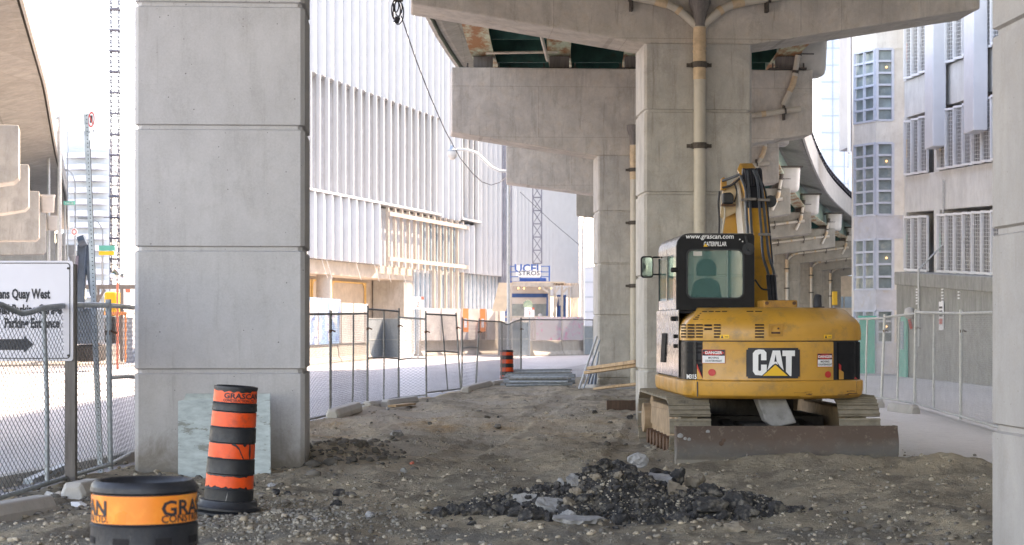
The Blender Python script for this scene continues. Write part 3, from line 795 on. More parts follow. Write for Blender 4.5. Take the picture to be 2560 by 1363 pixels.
# corner recess wall and vertical hoist rails
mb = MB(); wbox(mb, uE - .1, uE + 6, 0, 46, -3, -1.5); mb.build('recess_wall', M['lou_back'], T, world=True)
# ochre and red struts at the left foot
R1 = thing('red_prop', 'red steel prop standing at the left foot of the open storey', 'prop', WP(u_of(781), 0, -.5))
p = WP(u_of(781), 0, -.5); MB().bar(p, p + Vector((0, 0, 4.0)), .1).build('post', M['red'], R1, world=True)
MB().bar(p + Vector((.05, 0, 2.5)), p + Vector((.75, .1, 1.4)), .07).build('brace', M['red'], R1, world=True)
R2 = thing('red_prop', 'red and yellow prop half hidden by the big left pier', 'prop', WP(u_of(766), 0, -.4))
p = WP(u_of(766), 0, -.4); MB().bar(p, p + Vector((-.05, 0, 3.2)), .16).build('post', M['red'], R2, world=True)
MB().bar(p + Vector((-.05, 0, 3.2)), p + Vector((-.07, 0, 4.0)), .16).build('tip', M['catyel'], R2, world=True)

# ================================================================== RIGHT BUILDING
RB = thing('concrete_building', 'pale concrete building with caged angled windows, right of the expressway', 'building', (13.4, 64, 0))
def fx(y, off=0): return 13.4 + .021 * (64 - y) - off      # facade line, off = towards the road
ZS = .041
def FP(y, z64, off=0):      # z64 = height at y=64; courses climb gently away from the viewer
    return Vector((fx(y, off), y, z64 + ZS * (y - 64)))
def fbox(mb, ya, yb, za, zb, o0, o1, slope=True):
    f = (lambda y, z, o: FP(y, z, o)) if slope else (lambda y, z, o: Vector((fx(y, o), y, z)))
    vs = [f(ya, za, o0), f(yb, za, o0), f(yb, za, o1), f(ya, za, o1), f(ya, zb, o0), f(yb, zb, o0), f(yb, zb, o1), f(ya, zb, o1)]
    return mb.add(vs, [(0,3,2,1),(4,5,6,7),(0,1,5,4),(1,2,6,5),(2,3,7,6),(3,0,4,7)])
# floors: window bands at (sill, head) heights for y=64
bands = [(3.52, 5.50), (6.73, 8.73), (9.98, 11.95), (13.2, 15.2)]
zprev = -.6
levels = [(-.6, bands[0][0])] + [(bands[i][1], bands[i+1][0]) for i in range(3)] + [(bands[3][1], 26)]
for a, b in levels:
    mb = MB(); fbox(mb, -30, 64.2, a, b, -6, 0); mb.build('spandrel', M['conc_rb'], RB, world=True, bevel=.02)
bays = [(59.95, 63.75), (51.0, 59.25), (42, 50.3), (33, 41.3), (22, 32.3)]
for sill, head in bands:
    mb = MB(); fbox(mb, -30, 64.2, sill - .02, head + .02, -6, -.9); mb.build('window_recess', M['bayglass0'], RB, world=True)
    for (a, b) in ((63.75, 64.2), (59.25, 59.95), (50.3, 51.0), (41.3, 42), (32.3, 33)):
        mb = MB(); fbox(mb, a, b, sill - .02, head + .02, -.88, .03); mb.build('pilaster', M['conc_rb'], RB, world=True)
# angled caged windows
wf = None
for bi, (ya, yb) in enumerate(bays[:2]):
    n = int((yb - ya) / 1.02)
    for sill, head in bands[:3]:
        for k in range(n + 1):
            yc = yb - .62 - k * 1.02
            if yc < ya + .3: continue
            z0 = sill + ZS * (yc - 64) + .02; h = head - sill - .22
            f = MB(); wire = MB()
            o = thing('t', None, None); bpy.data.objects.remove(o)
            c = FP(yc, 0, .10); c.z = z0
            ang = R(38)
            ex_ = Vector((.05, -.42, 0))   # panel half-vector: near edge swings out over the road
            up = Vector((0, 0, 1)); 
            A = c - ex_ + Vector((0,0,.06)); B = c + ex_
            f.bar(A, A + up * h, .07); f.bar(B, B + up * h, .07); f.bar(A, B, .07); f.bar(A + up * h, B + up * h, .07)
            fo = f.build('window_frame', M['white'], RB, world=True)
            for q in range(1, 6): wire.bar(A.lerp(B, q / 6), A.lerp(B, q / 6) + up * h, .011)
            for q in range(1, 15): wire.bar(A + up * h * q / 15, B + up * h * q / 15, .010)
            wo = wire.build('window_cage', M['white'], fo); wo.data.transform((Matrix.Translation(RB.location)).inverted())
            gl = MB(); d_ = Vector((.08, 0, 0)); gl.bar((A + B) / 2 + up * .05 + d_, (A + B) / 2 + up * (h - .05) + d_, .02, .74, up=(B - A)); 
            go = gl.build('window_pane', M['bayglass0'], fo); go.data.transform((Matrix.Translation(RB.location)).inverted())
    # coloured end panels beside each bay
    for (sill, head), mt in zip(bands[:3], ('teal', 'catyel', 'redmatt')):
        mb = MB(); yy = yb - .12; z0 = sill + ZS * (yy - 64)
        mb.box((fx(yy, -.02) - .0, yy - .05, z0 + .95), (.1, .28, .62)); mb.build('colour_panel', M[mt], RB, world=True)
# white ducts hanging on the wall
for ya, yb, zb in ((58.6, 58.6, 7.2), (53.9, 53.9, 7.2)):
    mb = MB(); za = zb; z1 = 16
    vs = []
    mb.box((fx(ya, .32), ya, (za + z1) / 2), (.42, 1.15, z1 - za)); mb.build('duct', M['tub_white'], RB, world=True, bevel=.03)
# annex with coping
mb = MB(); AX = lambda y: 12.64 + .038 * (61.8 - y)
def abox(mb, ya, yb, za, zb, o0, o1):
    f = lambda y, z, o: Vector((AX(y) - o, y, z + (.041 * (y - 61.8) if z > 1 else 0)))
    vs = [f(ya, za, o0), f(yb, za, o0), f(yb, za, o1), f(ya, za, o1), f(ya, zb, o0), f(yb, zb, o0), f(yb, zb, o1), f(ya, zb, o1)]
    return mb.add(vs, [(0,3,2,1),(4,5,6,7),(0,1,5,4),(1,2,6,5),(2,3,7,6),(3,0,4,7)])
M['annex'] = concrete('mossy_concrete_wall', (.34, .33, .30), (.25, .29, .2), .55, None, .6, .9, (.12, .12, .10))
abox(mb, 22, 61.8, 0, 3.0, 0, -3); mb.build('annex_wall', M['annex'], RB, world=True)
mb = MB(); abox(mb, 22, 61.85, 3.0, 3.43, .06, -3); mb.build('annex_coping', M['annex'], RB, world=True, bevel=.03)
for i, (px, za, zb) in enumerate(((2293, 2.35, 2.9), (2357, 2.2, 2.85), (2398, 2.45, 2.8))):
    y = 0
    for _ in range(30): y = F * AX(y if y else 57) / (px - CX)
    mb = MB()
    for k in range(int((zb - za) / .09)): mb.box((AX(y) - .01, y, za + k * .09), (.03, .18, .045))
    mb.build('wall_vent', M['white'], RB, world=True)['kind'] = 'stuff'
y = F * 13.0 / (2322 - CX)
mb = MB(); mb.tube([(AX(y) - .08, y, 1.0), (AX(y) - .08, y, 3.4), (fx(y, .06), y, 4.2), (fx(y, .06), y, 6.2)], .035, 6); mb.build('drain_pipe', M['galv_pale'], RB, world=True)
# green door on the annex end and on the tower
ST = thing('stair_tower', 'lilac and grey stair tower with blue-framed bay windows stacked up its corner', 'tower', (13, 65, 0))
YT = 65.3; sT = F / YT
def tx(px): return (px - CX) / sT
def tz(py): return H - (py - HY) / sT
xa, xb, xc = tx(2150), tx(2190), tx(2262)
yb_ = YT + 1.15
body = [(xb, YT), (xc + 2, YT), (xc + 2, YT + 8), (xb + 1.7, YT + 8), (xa, yb_)]
zz = [(-.1, tz(778)), (tz(724), tz(598)), (tz(537), tz(358)), (tz(301), tz(120)), ]
def tower_layer(z0, z1, mt, inset=0, name='masonry'):
    mb = MB(); mb.prism([(x + (inset if i in (0, 3, 4) else 0) , y + (inset if i in (0, 1, 4) else 0)) for i, (x, y) in enumerate(body)], z0, z1, 'z'); return mb.build(name, mt, ST, world=True)
tower_layer(-.1, tz(857), M['lilac']); 
solid = [(tz(776), tz(724)), (tz(597), tz(538)), (tz(357), tz(302)), (tz(122), 26)]
for a, b in solid: tower_layer(a, b, M['lilac'] if b < 7 else M['conc_rb'], 0)
mb = MB(); mb.span((tx(2232), YT + .02, tz(858)), (xc + 2, YT + 7.9, 25.9)); mb.build('masonry', M['conc_rb'], ST, world=True)
M['bayframe'] = plain('blue_grey_bay_frame', (.50, .54, .62), .5, 0, .08, 4)
M['bayglass'] = plain('dim_bay_glass', (.27, .33, .34), .15, 0, .3, 1.5, c2=(.45, .48, .44), c2s=1.3)
def bay(z0, z1, rows, lamp_row=None):
    tower_layer(z0, z1, M['bayglass'], .10, 'bay_glass')
    f = MB(); w = .09
    fr0, fr1 = tx(2193), tx(2232)
    ys_ = YT - .03
    hz = [z0 + (z1 - z0) * k / rows for k in range(rows + 1)]
    for x in (fr0, fr1): f.box((x, ys_ + .05, (z0 + z1) / 2), (w, .12, z1 - z0))
    for z in hz: f.box(((fr0 + fr1) / 2, ys_ + .05, z), (fr1 - fr0, .10, w * .8))
    a = Vector((xb, YT, 0)); b = Vector((xa, yb_, 0))
    for t in (0.06, .52, .97):
        p = a.lerp(b, t); f.bar(p + Vector((0, 0, z0)), p + Vector((0, 0, z1)), w)
    for z in hz: f.bar(a + Vector((0, 0, z)), b + Vector((0, 0, z)), w * .8)
    f.build('bay_frame', M['bayframe'], ST, world=True)
    if lamp_row is not None:
        zc = z1 - (lamp_row + .5) * (z1 - z0) / rows
        l = MB(); rr = .04; l.lathe([(0.01, -rr), (rr * .8, -rr * .6), (rr, 0), (rr * .8, rr * .6), (.01, rr)], 10, (tx(2217), YT + .06, zc)); l.build('lamp', M['lamp'], ST, world=True, smooth=80)
bay(tz(301), tz(123), 6, 1); bay(tz(537), tz(358), 6, 1); bay(tz(723), tz(598), 4, 1); bay(tz(856), tz(777), 3, 1)
GD = thing('green_door', 'tall teal double door left of the stair tower behind the fence', 'door', (tx(2160), YT + .5, 0))
mb = MB(); mb.span((tx(2148), YT + .78, 0), (tx(2184), YT + .9, tz(790))); 
mb = MB(); mb.box((tx(2166), YT - .12, tz(862) / 1.0), (tx(2184) - tx(2146), .06, 2 * (tz(862)))); mb.build('leaf', M['teal'], GD, world=True)
mb = MB(); mb.box((tx(2166), YT - .17, 1.95), (tx(2184) - tx(2146) + .1, .06, .10)); mb.build('door_frame', M['teal'], GD, world=True)
GD2 = thing('green_door', 'narrow teal door in the annex wall beside the stair tower', 'door', (tx(2262), 62.4, 0))
mb = MB(); mb.box((12.88, 61.0, .95), (.10, 1.4, 1.95)); 
x_ = (2263 - CX) * 61.75 / F
mb = MB(); mb.box((AX(60.9) - .04, 60.7, .98), (.06, 1.2, 1.95)); mb.build('leaf', M['teal'], GD2, world=True)
mb = MB(); mb.box((AX(60.9) - .08, 60.7, 1.35), (.04, .5, .9)); mb.build('door_pane', M['glass_blue'], GD2, world=True)
NS = thing('notice_sign', 'white notice sign with red lettering on the mossy annex wall', 'sign', (12.9, 55, 1.6))
y = F * 12.95 / (2364 - CX)
mb = MB(); mb.box((AX(y) - .03, y, 1.95), (.03, .55, .85)); mb.build('board', M['white'], NS, world=True)
for z0, c, hh in ((2.2, 'ink', .06), (2.08, 'ink', .06), (1.96, 'ink', .06), (1.78, 'red', .16)):
    mb = MB(); mb.box((AX(y) - .05, y, z0), (.006, .4, hh)); mb.build('print_line', M[c], NS, world=True)
OT = thing('added_shade_tower', 'added unseen grey block shading the far viaduct, hidden behind the stair tower', 'building', (45, 145, 0))  # unseen block added to keep sun off the far viaduct
MB().span((39, 100, 0), (60, 195, 52)).build('wall', M['conc_pale'], OT, world=True)
for zz in range(3, 52, 4): MB().span((38.9, 101, zz), (38.99, 194, zz + 2)).build('window_band', M['glass_blue'], OT, world=True)
CL = thing('wall_lamp', 'round cream lamp fixed on the annex wall', 'lamp', (12.7, 58, 2))
y = F * 12.8 / (2289 - CX)
mb = MB(); mb.lathe([(.01, -.2), (.14, -.14), (.17, 0), (.14, .14), (.01, .2)], 14, (AX(y) - .12, y, 2.05)); mb.build('globe', M['tub'], CL, world=True, smooth=80)
mb = MB(); mb.tube([(AX(y) - .12, y, 1.86), (AX(y) - .05, y, 1.55)], .05, 8); mb.build('bracket', M['red'], CL, world=True)

# white columned block and towers beyond
BB = thing('white_block', 'white block with tall slim fins rising behind the stair tower', 'building', (17, 90, 0))
sB = F / 90.
def bx(px): return (px - CX) / sB
MB().span((bx(2118), 90, 10.2), (bx(2330), 92.2, 44)).build('wall', M['tower_pale'], BB, world=True)
for px in (2116, 2127, 2139):
    MB().span((bx(px + 2), 89.6, 9.9), (bx(px + 7), 89.99, 44)).build('fin', M['white_clad'], BB, world=True)
MB().span((bx(2215), 90, 0), (bx(2330), 92.2, 10.19)).build('base', M['tower_pale'], BB, world=True)
def tower(name, label, px0, px1, y, z1, mt, gm, floor, colw, depth=14, zb=0, cat='building'):
    s = F / y; x0 = (px0 - CX) / s; x1 = (px1 - CX) / s
    t = thing(name, label, cat, ((x0 + x1) / 2, y, 0))
    mb = MB(); mb.span((x0, y, zb), (x1, y + depth, z1)); mb.build('wall', mt, t, world=True)
    mb = MB(); z = zb + floor
    while z < z1: mb.span((x0 - .05, y - .06, z), (x1 + .05, y - .01, z + .14)); z += floor
    mb.build('floor_line', gm, t, world=True)['kind'] = 'stuff'
    if colw:
        mb = MB(); x = x0 + colw
        while x < x1: mb.span((x - .06, y - .11, zb), (x + .06, y - .065, z1)); x += colw
        mb.build('mullion', gm, t, world=True)['kind'] = 'stuff'
    return t
M['gt_line'] = plain('pale_grid_line', (.20, .26, .32), .4, 0, .05, 1)
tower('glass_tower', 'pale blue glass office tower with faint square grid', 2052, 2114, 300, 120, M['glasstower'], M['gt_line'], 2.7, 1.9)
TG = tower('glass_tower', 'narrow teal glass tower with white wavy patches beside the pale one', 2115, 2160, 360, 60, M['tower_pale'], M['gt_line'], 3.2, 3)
for i in range(7):
    mb = MB(); s = F / 360.; x = (2117 - CX) / s; mb.box((x + 1.6, 359.7, 12 + i * 4.2), (2.6, .1, 2.7)); mb.build('window', M['glass_blue'], TG, world=True)
LW = thing('low_building', 'beige sunlit low building with wide windows under the far piers', 'building', (26, 175, 0))
s = F / 178.
mb = MB(); mb.span(((2076 - CX) / s, 178, 0), ((2160 - CX) / s, 186, H + (815 - 690) / s)); mb.build('wall', M['ply'], LW, world=True)
for a, b in ((2084, 2108), (2111, 2136)):
    mb = MB(); mb.span(((a - CX) / s, 177.9, H + (815 - 770) / s), ((b - CX) / s, 178.0, H + (815 - 742) / s)); w_ = mb.build('window', M['glass_blue'], LW, world=True)
mb = MB(); mb.span(((2078 - CX) / s, 177.85, H + (815 - 778) / s), ((2140 - CX) / s, 177.89, H + (815 - 736) / s)); 
TL = thing('traffic_light', 'yellow traffic light on a pole in front of the beige wall', 'traffic light', ((2084 - CX) / 28.6, F / 28.6, 0))
p = W(2084, 770, 28.6)
mb = MB(); mb.tube([(p.x, p.y, 0), (p.x, p.y, p.z + .2)], .06, 8); mb.build('pole', M['galv'], TL, world=True)
mb = MB(); mb.box((p.x + .1, p.y, p.z + .85), (.42, .3, 1.2)); mb.build('signal_head', M['catyel'], TL, world=True, bevel=.03)

# distant blocks at the centre gap and the far left
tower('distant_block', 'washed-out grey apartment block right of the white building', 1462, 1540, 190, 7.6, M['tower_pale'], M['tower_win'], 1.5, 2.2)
AT = thing('apartment_tower', 'tall pale apartment tower with banded balconies at far left', 'building', (-80, 330, 0))
y = 330.; s = F / y
z1 = H + (815 - 370) / s; z2 = H + (815 - 322) / s
mb = MB(); mb.span(((150 - CX) / s, y + 2, 0), ((268 - CX) / s, y + 30, z1)); mb.build('wall', M['tower_win'], AT, world=True)
mb = MB(); mb.span(((140 - CX) / s, y + 4, z1 - 1), ((214 - CX) / s, y + 28, z2)); mb.build('penthouse', M['tower_pale'], AT, world=True)
z = .5
while z < z1:
    mb = MB(); x0 = (150 - CX) / s; x1 = (272 - CX) / s
    pl = [(x0, y + 2), (x0 + 3.5, y + .4), (x1 - 2.2, y + .4), (x1, y + 2.4), (x1, y + 12), (x1 - .5, y + 12), (x1 - .5, y + 2.8), (x0, y + 3)]
    mb.prism(pl, z, z + .95, 'z'); mb.build('balcony_band', M['tower_pale'], AT, world=True); z += 2.05

# ================================================================== MASTS, LAMPS, HOIST
def lattice(name, label, x, y, w, z0, z1, step, mt, cat='mast', bars=.09, tie=None, brace=True):
    t = thing(name, label, cat, (x, y, z0))
    for a, b in ((-1, -1), (1, -1), (1, 1), (-1, 1)):
        MB().bar((x + a * w / 2, y + b * w / 2, z0), (x + a * w / 2, y + b * w / 2, z1), bars).build('chord', mt, t, world=True)
    mb = MB(); z = z0; k = 0
    while z < z1 - step * .5:
        zt = min(z + step, z1)
        for (a, b), (c, d) in (((-1, -1), (1, -1)), ((1, -1), (1, 1)), ((1, 1), (-1, 1)), ((-1, 1), (-1, -1))):
            A = Vector((x + a * w / 2, y + b * w / 2, z)); B = Vector((x + c * w / 2, y + d * w / 2, z)); C2 = Vector((B.x, B.y, zt))
            mb.bar(A, B, bars * .7)
            if brace:
                mb.bar(A, C2, bars * .5); mb.bar(B, Vector((A.x, A.y, zt)), bars * .5)
        z += step; k += 1
    mb.build('lacing', mt, t, world=True)['kind'] = 'stuff'
    return t
s = 40.; x = (287 - CX) / s; y = F / s
HM = lattice('hoist_mast', 'tall dark lattice hoist mast rising left of the big pier', x, y, .5, .5, 24, .62, M['mast_dark'], 'hoist mast', .05)
for k, py in enumerate(range(24, 700, 52)):
    z = H + (815 - py) / s
    b_ = MB(); b_.box((x, y, z), (.62, .62, .10)); b_.build('collar', M['mast_dark'], HM, world=True)
    b_ = MB(); b_.bar((x + .2, y, z + .3), (x + 1.6, y + .2, z + .3), .045); b_.build('tie_bar', M['mast'], HM, world=True)
    if k % 4 == 2:
        b_ = MB(); b_.bar((x - .25, y, z), (x - .7, y, z), .05); b_.build('cable_guide', M['mast'], HM, world=True)
s = 44.; x = (1343 - CX) / s
HM2 = lattice('hoist_mast', 'grey lattice hoist mast above the blue cage in the middle distance', x, F / s, .5, 5.2, 11.5, .75, M['mast'], 'hoist mast', .06)
HR = thing('hoist_rails', 'pair of slim vertical hoist rails at the corner of the white building', 'rails', WP(u_of(1262), 0, .1))
for px in (1256, 1262, 1272, 1278):
    p = W(px, 815, 38); MB().bar((p.x, p.y, 0), (p.x, p.y, H + (815 - 300) / 38), .10).build('rail', M['mast'], HR, world=True)
def street_lamp(label, px, py_top, s, arm, side=1, r=.07, base=0, mt='galv', cat='street lamp', head=True):
    x = (px - CX) / s; y = F / s; zt = H + (HY - py_top) / s
    t = thing('street_lamp', label, cat, (x, y, 0), 0, None)
    MB().tube([(x, y, base), (x, y, zt - .9)], [r, r * .7], 10).build('pole', M[mt], t, world=True, smooth=60)
    pts = [(x, y, zt - .95)]
    for k in range(1, 9):
        a = R(90 * k / 8); pts.append((x - side * arm * (1 - math.cos(a)), y, zt - .95 + .95 * math.sin(a)))
    MB().tube(pts, r * .6, 8).build('arm', M[mt], t, world=True, smooth=60)
    if head:
        h = MB(); e = pts[-1]; h.box((e[0] - side * .25, y, e[2]), (.6, .3, .14)); h.build('lamp_head', M[mt], t, world=True, bevel=.04)
    return t
street_lamp('tall pale street lamp with long curved arm, highest at far left', 122, -20, 55, 1.1, 1, .07, 0, 'galv_pale')
street_lamp('pale street lamp behind the left ramp, thick banded pole', 149, 190, 60, .8, 1, .10, 0, 'galv_pale')
street_lamp('slim street lamp left of the apartment tower', 169, 295, 50, .5, 1, .045, 0, 'galv_pale')
street_lamp('slim street lamp in front of the tower balconies', 188, 425, 45, .5, 1, .045, 0, 'galv_pale')
street_lamp('short street lamp right of the leaning sign post', 257, 545, 45, .8, 1, .05, 0, 'galv_pale')
street_lamp('plain pale lamp pole in the bright gap beyond the white building', 1456, 540, 40, .3, -1, .11, 0, 'galv_pale', head=False)
# cobra lamp hanging from a curved arm in front of the white wing
CB = thing('street_lamp', 'street lamp with round glass bowl on a swan-neck arm before the white wing', 'street lamp', W(1271, 815, 60))
s = 60.
pts = [W(a, b, s) for a, b in ((1270, 428), (1250, 428), (1228, 418), (1210, 400), (1190, 382), (1165, 374), (1140, 374))]
MB().tube(pts, .055, 8).build('arm', M['galv_pale'], CB, world=True, smooth=60)
p = W(1271, 815, s); MB().tube([(p.x, p.y, 0), (p.x, p.y, H + (815 - 365) / s)], .07, 10).build('pole', M['galv_pale'], CB, world=True, smooth=60)
p = W(1131, 385, s)
MB().lathe([(.05, .38), (.10, .36), (.12, .22), (.20, .16), (.20, .10)], 14, p).build('lamp_head', M['galv'], CB, world=True, smooth=50)
MB().lathe([(.19, .10), (.21, .02), (.19, -.12), (.10, -.22), (.02, -.25)], 14, p).build('glass_bowl', M['tub'], CB, world=True, smooth=70)
# overhead wires
def wire(label, pts, r=.02, n=24):
    P = [Vector(p) for p in pts]; out = []
    for i in range(len(P) - 1):
        for k in range(n):
            t = k / n; out.append(P[i].lerp(P[i+1], t))
    out.append(P[-1]); mb = MB().tube(out, r, 6)
    o = mb.build('wire', M['ink'], None, at=P[0]); return tag(o, label, 'wire')
cat_ = [W(a, b, s_) for a, b, s_ in ((1003, 40, 110), (1040, 150, 98), (1075, 240, 90), (1112, 325, 82), (1150, 395, 75), (1180, 432, 70), (1205, 455, 66), (1228, 463, 64), (1250, 456, 62), (1270, 440, 60))]
wire('sagging black wire from the cap beam end down to the lamp pole', cat_, .015, 5)
wire('thin wire sloping down right across the far white wing', [W(1300, 480, 55), W(1380, 555, 55), W(1480, 640, 55)], .012)
CC = thing('cable_coil', 'tangle of black cable coils hanging at the cap beam end', 'cable coil', W(993, 10, 140))
for i in range(4):
    c0 = W(990 + (i % 2) * 6, 14 + i * 6, 140); pts = []
    for k in range(15):
        a = 2 * PI * k / 14; pts.append(c0 + Vector((math.cos(a) * (.05 + .015 * i), .03 * math.sin(a * 2), math.sin(a) * (.12 + .03 * i))))
    MB().tube(pts, .012, 6, cap=False).build('loop', M['ink'], CC, world=True, smooth=60)
c0 = W(992, 50, 140); MB().box(c0, (.09, .08, .11), (.2, .3, .3)).build('weight', M['ink'], CC, world=True)
c0 = W(996, -4, 140); MB().box(c0, (.16, .12, .10)).build('bracket', M['iron'], CC, world=True)

# hoist cage
s = 44.; y = F / s
def cz(py): return H + (HY - py) / s
def cxp(px): return (px - CX) / s
HC = thing('hoist_cage', 'blue steel hoist cage with company banner on top of the timber canopy', 'hoist cage', (cxp(1325), y, cz(707)))
for px in (1275, 1300, 1352, 1374):
    for dy in (0, 1.6):
        MB().bar((cxp(px), y + dy, cz(707)), (cxp(px), y + dy, cz(664)), .06).build('post', M['blue'], HC, world=True)
for py in (706, 692, 680, 666):
    MB().bar((cxp(1275), y, cz(py)), (cxp(1374), y, cz(py)), .05).build('rail', M['blue'], HC, world=True)
MB().span((cxp(1275), y, cz(708)), (cxp(1374), y + 1.7, cz(703))).build('cage_floor', M['blue'], HC, world=True)
MB().span((cxp(1300), y + .4, cz(704)), (cxp(1366), y + 1.3, cz(694))).build('machinery', M['blue'], HC, world=True, bevel=.05)
bn = MB().span((cxp(1290), y - .10, cz(690)), (cxp(1352), y - .07, cz(664))).build('banner', M['white'], HC, world=True)
tm = MB(); text(tm, 'UCEL', .62, lambda a, b: (cxp(1320) + a, y - .105, cz(672) + b), sx=1.05, bold=.02); o_ = tm.build('lettering', M['blue'], HC, world=True)
bn2 = MB().span((cxp(1296), y - .16, cz(693)), (cxp(1351), y - .13, cz(677))).build('banner', M['white'], HC, world=True)
tm = MB(); text(tm, 'STROS', .36, lambda a, b: (cxp(1323) + a, y - .165, cz(684) + b), sx=1.15, bold=.008); tm.build('lettering', M['bluedark'], HC, world=True)

# timber canopy
s = 44.5; y = F / s
TC = thing('timber_canopy', 'raw timber canopy with slanted plywood side over a blue site office', 'canopy', (cxp(1325), y, 0))
MB().add([(cxp(1247), y, cz(707)), (cxp(1282), y, cz(707)), (cxp(1265), y, cz(778)), (cxp(1230), y, cz(778)), (cxp(1247), y + .06, cz(707)), (cxp(1282), y + .06, cz(707)), (cxp(1265), y + .06, cz(778)), (cxp(1230), y + .06, cz(778))], [(0,1,2,3),(7,6,5,4),(0,4,5,1),(1,5,6,2),(2,6,7,3),(3,7,4,0)]).build('plywood_side', M['ply'], TC, world=True)
MB().span((cxp(1282), y - .05, cz(717)), (cxp(1384), y + .1, cz(707))).build('header', M['timber'], TC, world=True)
MB().span((cxp(1280), y + .12, cz(708)), (cxp(1412), y + 4, cz(704))).build('roof', M['ply'], TC, world=True)
for px in (1274, 1370, 1384, 1402, 1420):
    MB().span((cxp(px), y - .02, 0), (cxp(px + 6), y + .18, cz(716))).build('post', M['timber'], TC, world=True)
for a, b in (((1372, 732), (1354, 718)), ((1386, 735), (1398, 718)), ((1404, 735), (1418, 720)), ((1383, 790), (1394, 742))):
    MB().bar((cxp(a[0]), y - .1, cz(a[1])), (cxp(b[0]), y - .1, cz(b[1])), .12).build('brace', M['timber'], TC, world=True)
for i in range(9):
    MB().span((cxp(1386 + i * 7), y + .6 , cz(712)), (cxp(1390 + i * 7), y + 3.4, cz(707))).build('rafter', M['timber'], TC, world=True)
for i in range(7):
    MB().span((cxp(1428 + i * 3.2), y + .2, 0), (cxp(1430.4 + i * 3.2), y + .3, cz(709))).build('slat', M['timber'], TC, world=True)
MB().span((cxp(1262), y - .05, cz(795)), (cxp(1370), y + .05, cz(790))).build('sill_rail', M['timber'], TC, world=True)
SO = thing('site_office', 'blue and white site office cabin set back inside the timber canopy', 'cabin', (cxp(1325), y + 2.6, 0))
yy = y + 2.6
MB().span((cxp(1276), yy, 0), (cxp(1374), yy + 2, cz(712))).build('wall', M['hoard_white'], SO, world=True)
MB().span((cxp(1275), yy - .04, cz(742)), (cxp(1374), yy - .01, cz(732))).build('stripe', M['blue'], SO, world=True)
MB().span((cxp(1278), yy - .04, cz(792)), (cxp(1372), yy - .01, cz(759))).build('window', M['bayglass'], SO, world=True)
MB().span((cxp(1368), yy - .3, 0), (cxp(1376), yy - .1, cz(734))).build('corner_post', M['blue'], SO, world=True)
MB().span((cxp(1262), yy - .3, 0), (cxp(1270), yy - .1, cz(750))).build('corner_post', M['blue'], SO, world=True)
RM = thing('round_mirror', 'dark round safety mirror hanging in the canopy opening', 'mirror', (cxp(1320), y + .5, 2.6))
MB().tube([(cxp(1320), y + .45, cz(762)), (cxp(1320), y + .55, cz(762))], .27, 24).build('disc', M['mirror_dark'], RM, world=True)
for i, px in enumerate((1296, 1310, 1349, 1378)):
    o = MB().lathe([(.01, -.06), (.05, -.03), (.06, 0), (.04, .05), (.01, .06)], 10, (cxp(px), y - .02 + .2, cz(721))).build('light_bulb', M['lamp'], None, at=(cxp(px), y + .2, cz(721)), smooth=80)
    tag(o, ('first', 'second', 'third', 'last')[i] + ' bare bulb from the left under the canopy header', 'light bulb', 'bare bulbs under the canopy')
BX = thing('blue_cabinet', 'tall blue cabinet with white notice right of the timber canopy post', 'cabinet', (cxp(1404), y + .4, 0))
MB().span((cxp(1393), y + .4, 0), (cxp(1416), y + 1.4, cz(737))).build('body', M['blue'], BX, world=True, bevel=.03)
MB().span((cxp(1397), y + .36, cz(764)), (cxp(1409), y + .395, cz(742))).build('notice', M['white'], BX, world=True)
# worker in a white helmet
PX, PY = cxp(1351), y + 1.2
pt = thing('person', 'worker in dark jacket and white helmet standing inside the canopy', 'person', (PX, PY, 0))
zsh = cz(782)
def person_body():
    m = MB(); z0 = 0
    prof = [(.10, .0), (.13, .1), (.14, .75), (.19, .95), (.17, 1.15), (.21, 1.38), (.18, 1.48), (.07, 1.54), (.06, 1.6), (.095, 1.66), (.105, 1.74), (.09, 1.82), (.03, 1.86)]
    m.lathe([(r, z) for r, z in prof], 16, (PX, PY, .45), f=lambda p: Vector((PX + (p.x - PX) * 1.15, PY + (p.y - PY) * .7, p.z)))
    return m
person_body().build('body', M['skin'], pt, world=True, smooth=60)
MB().lathe([(.20, .9), (.19, 1.15), (.235, 1.38), (.20, 1.5), (.10, 1.55)], 16, (PX, PY, .45), f=lambda p: Vector((PX + (p.x - PX) * 1.2, PY + (p.y - PY) * .75, p.z))).build('jacket', M['bluedark'], pt, world=True, smooth=60)
for sg in (-1, 1):
    MB().tube([(PX + sg * .24, PY, 1.87), (PX + sg * .31, PY - .03, 1.62), (PX + sg * .25, PY - .2, 1.45)], [.065, .055, .045], 8).build('sleeve', M['bluedark'], pt, world=True, smooth=60)
MB().lathe([(.155, 2.2), (.125, 2.2), (.12, 2.27), (.09, 2.33), (.02, 2.36)], 16, (PX, PY, 0)).build('helmet', M['white'], pt, world=True, smooth=50)
MB().span((PX - .6, PY - .4, 0), (PX + .6, PY + .5, .45)).build('step', M['timber'], TC, world=True)

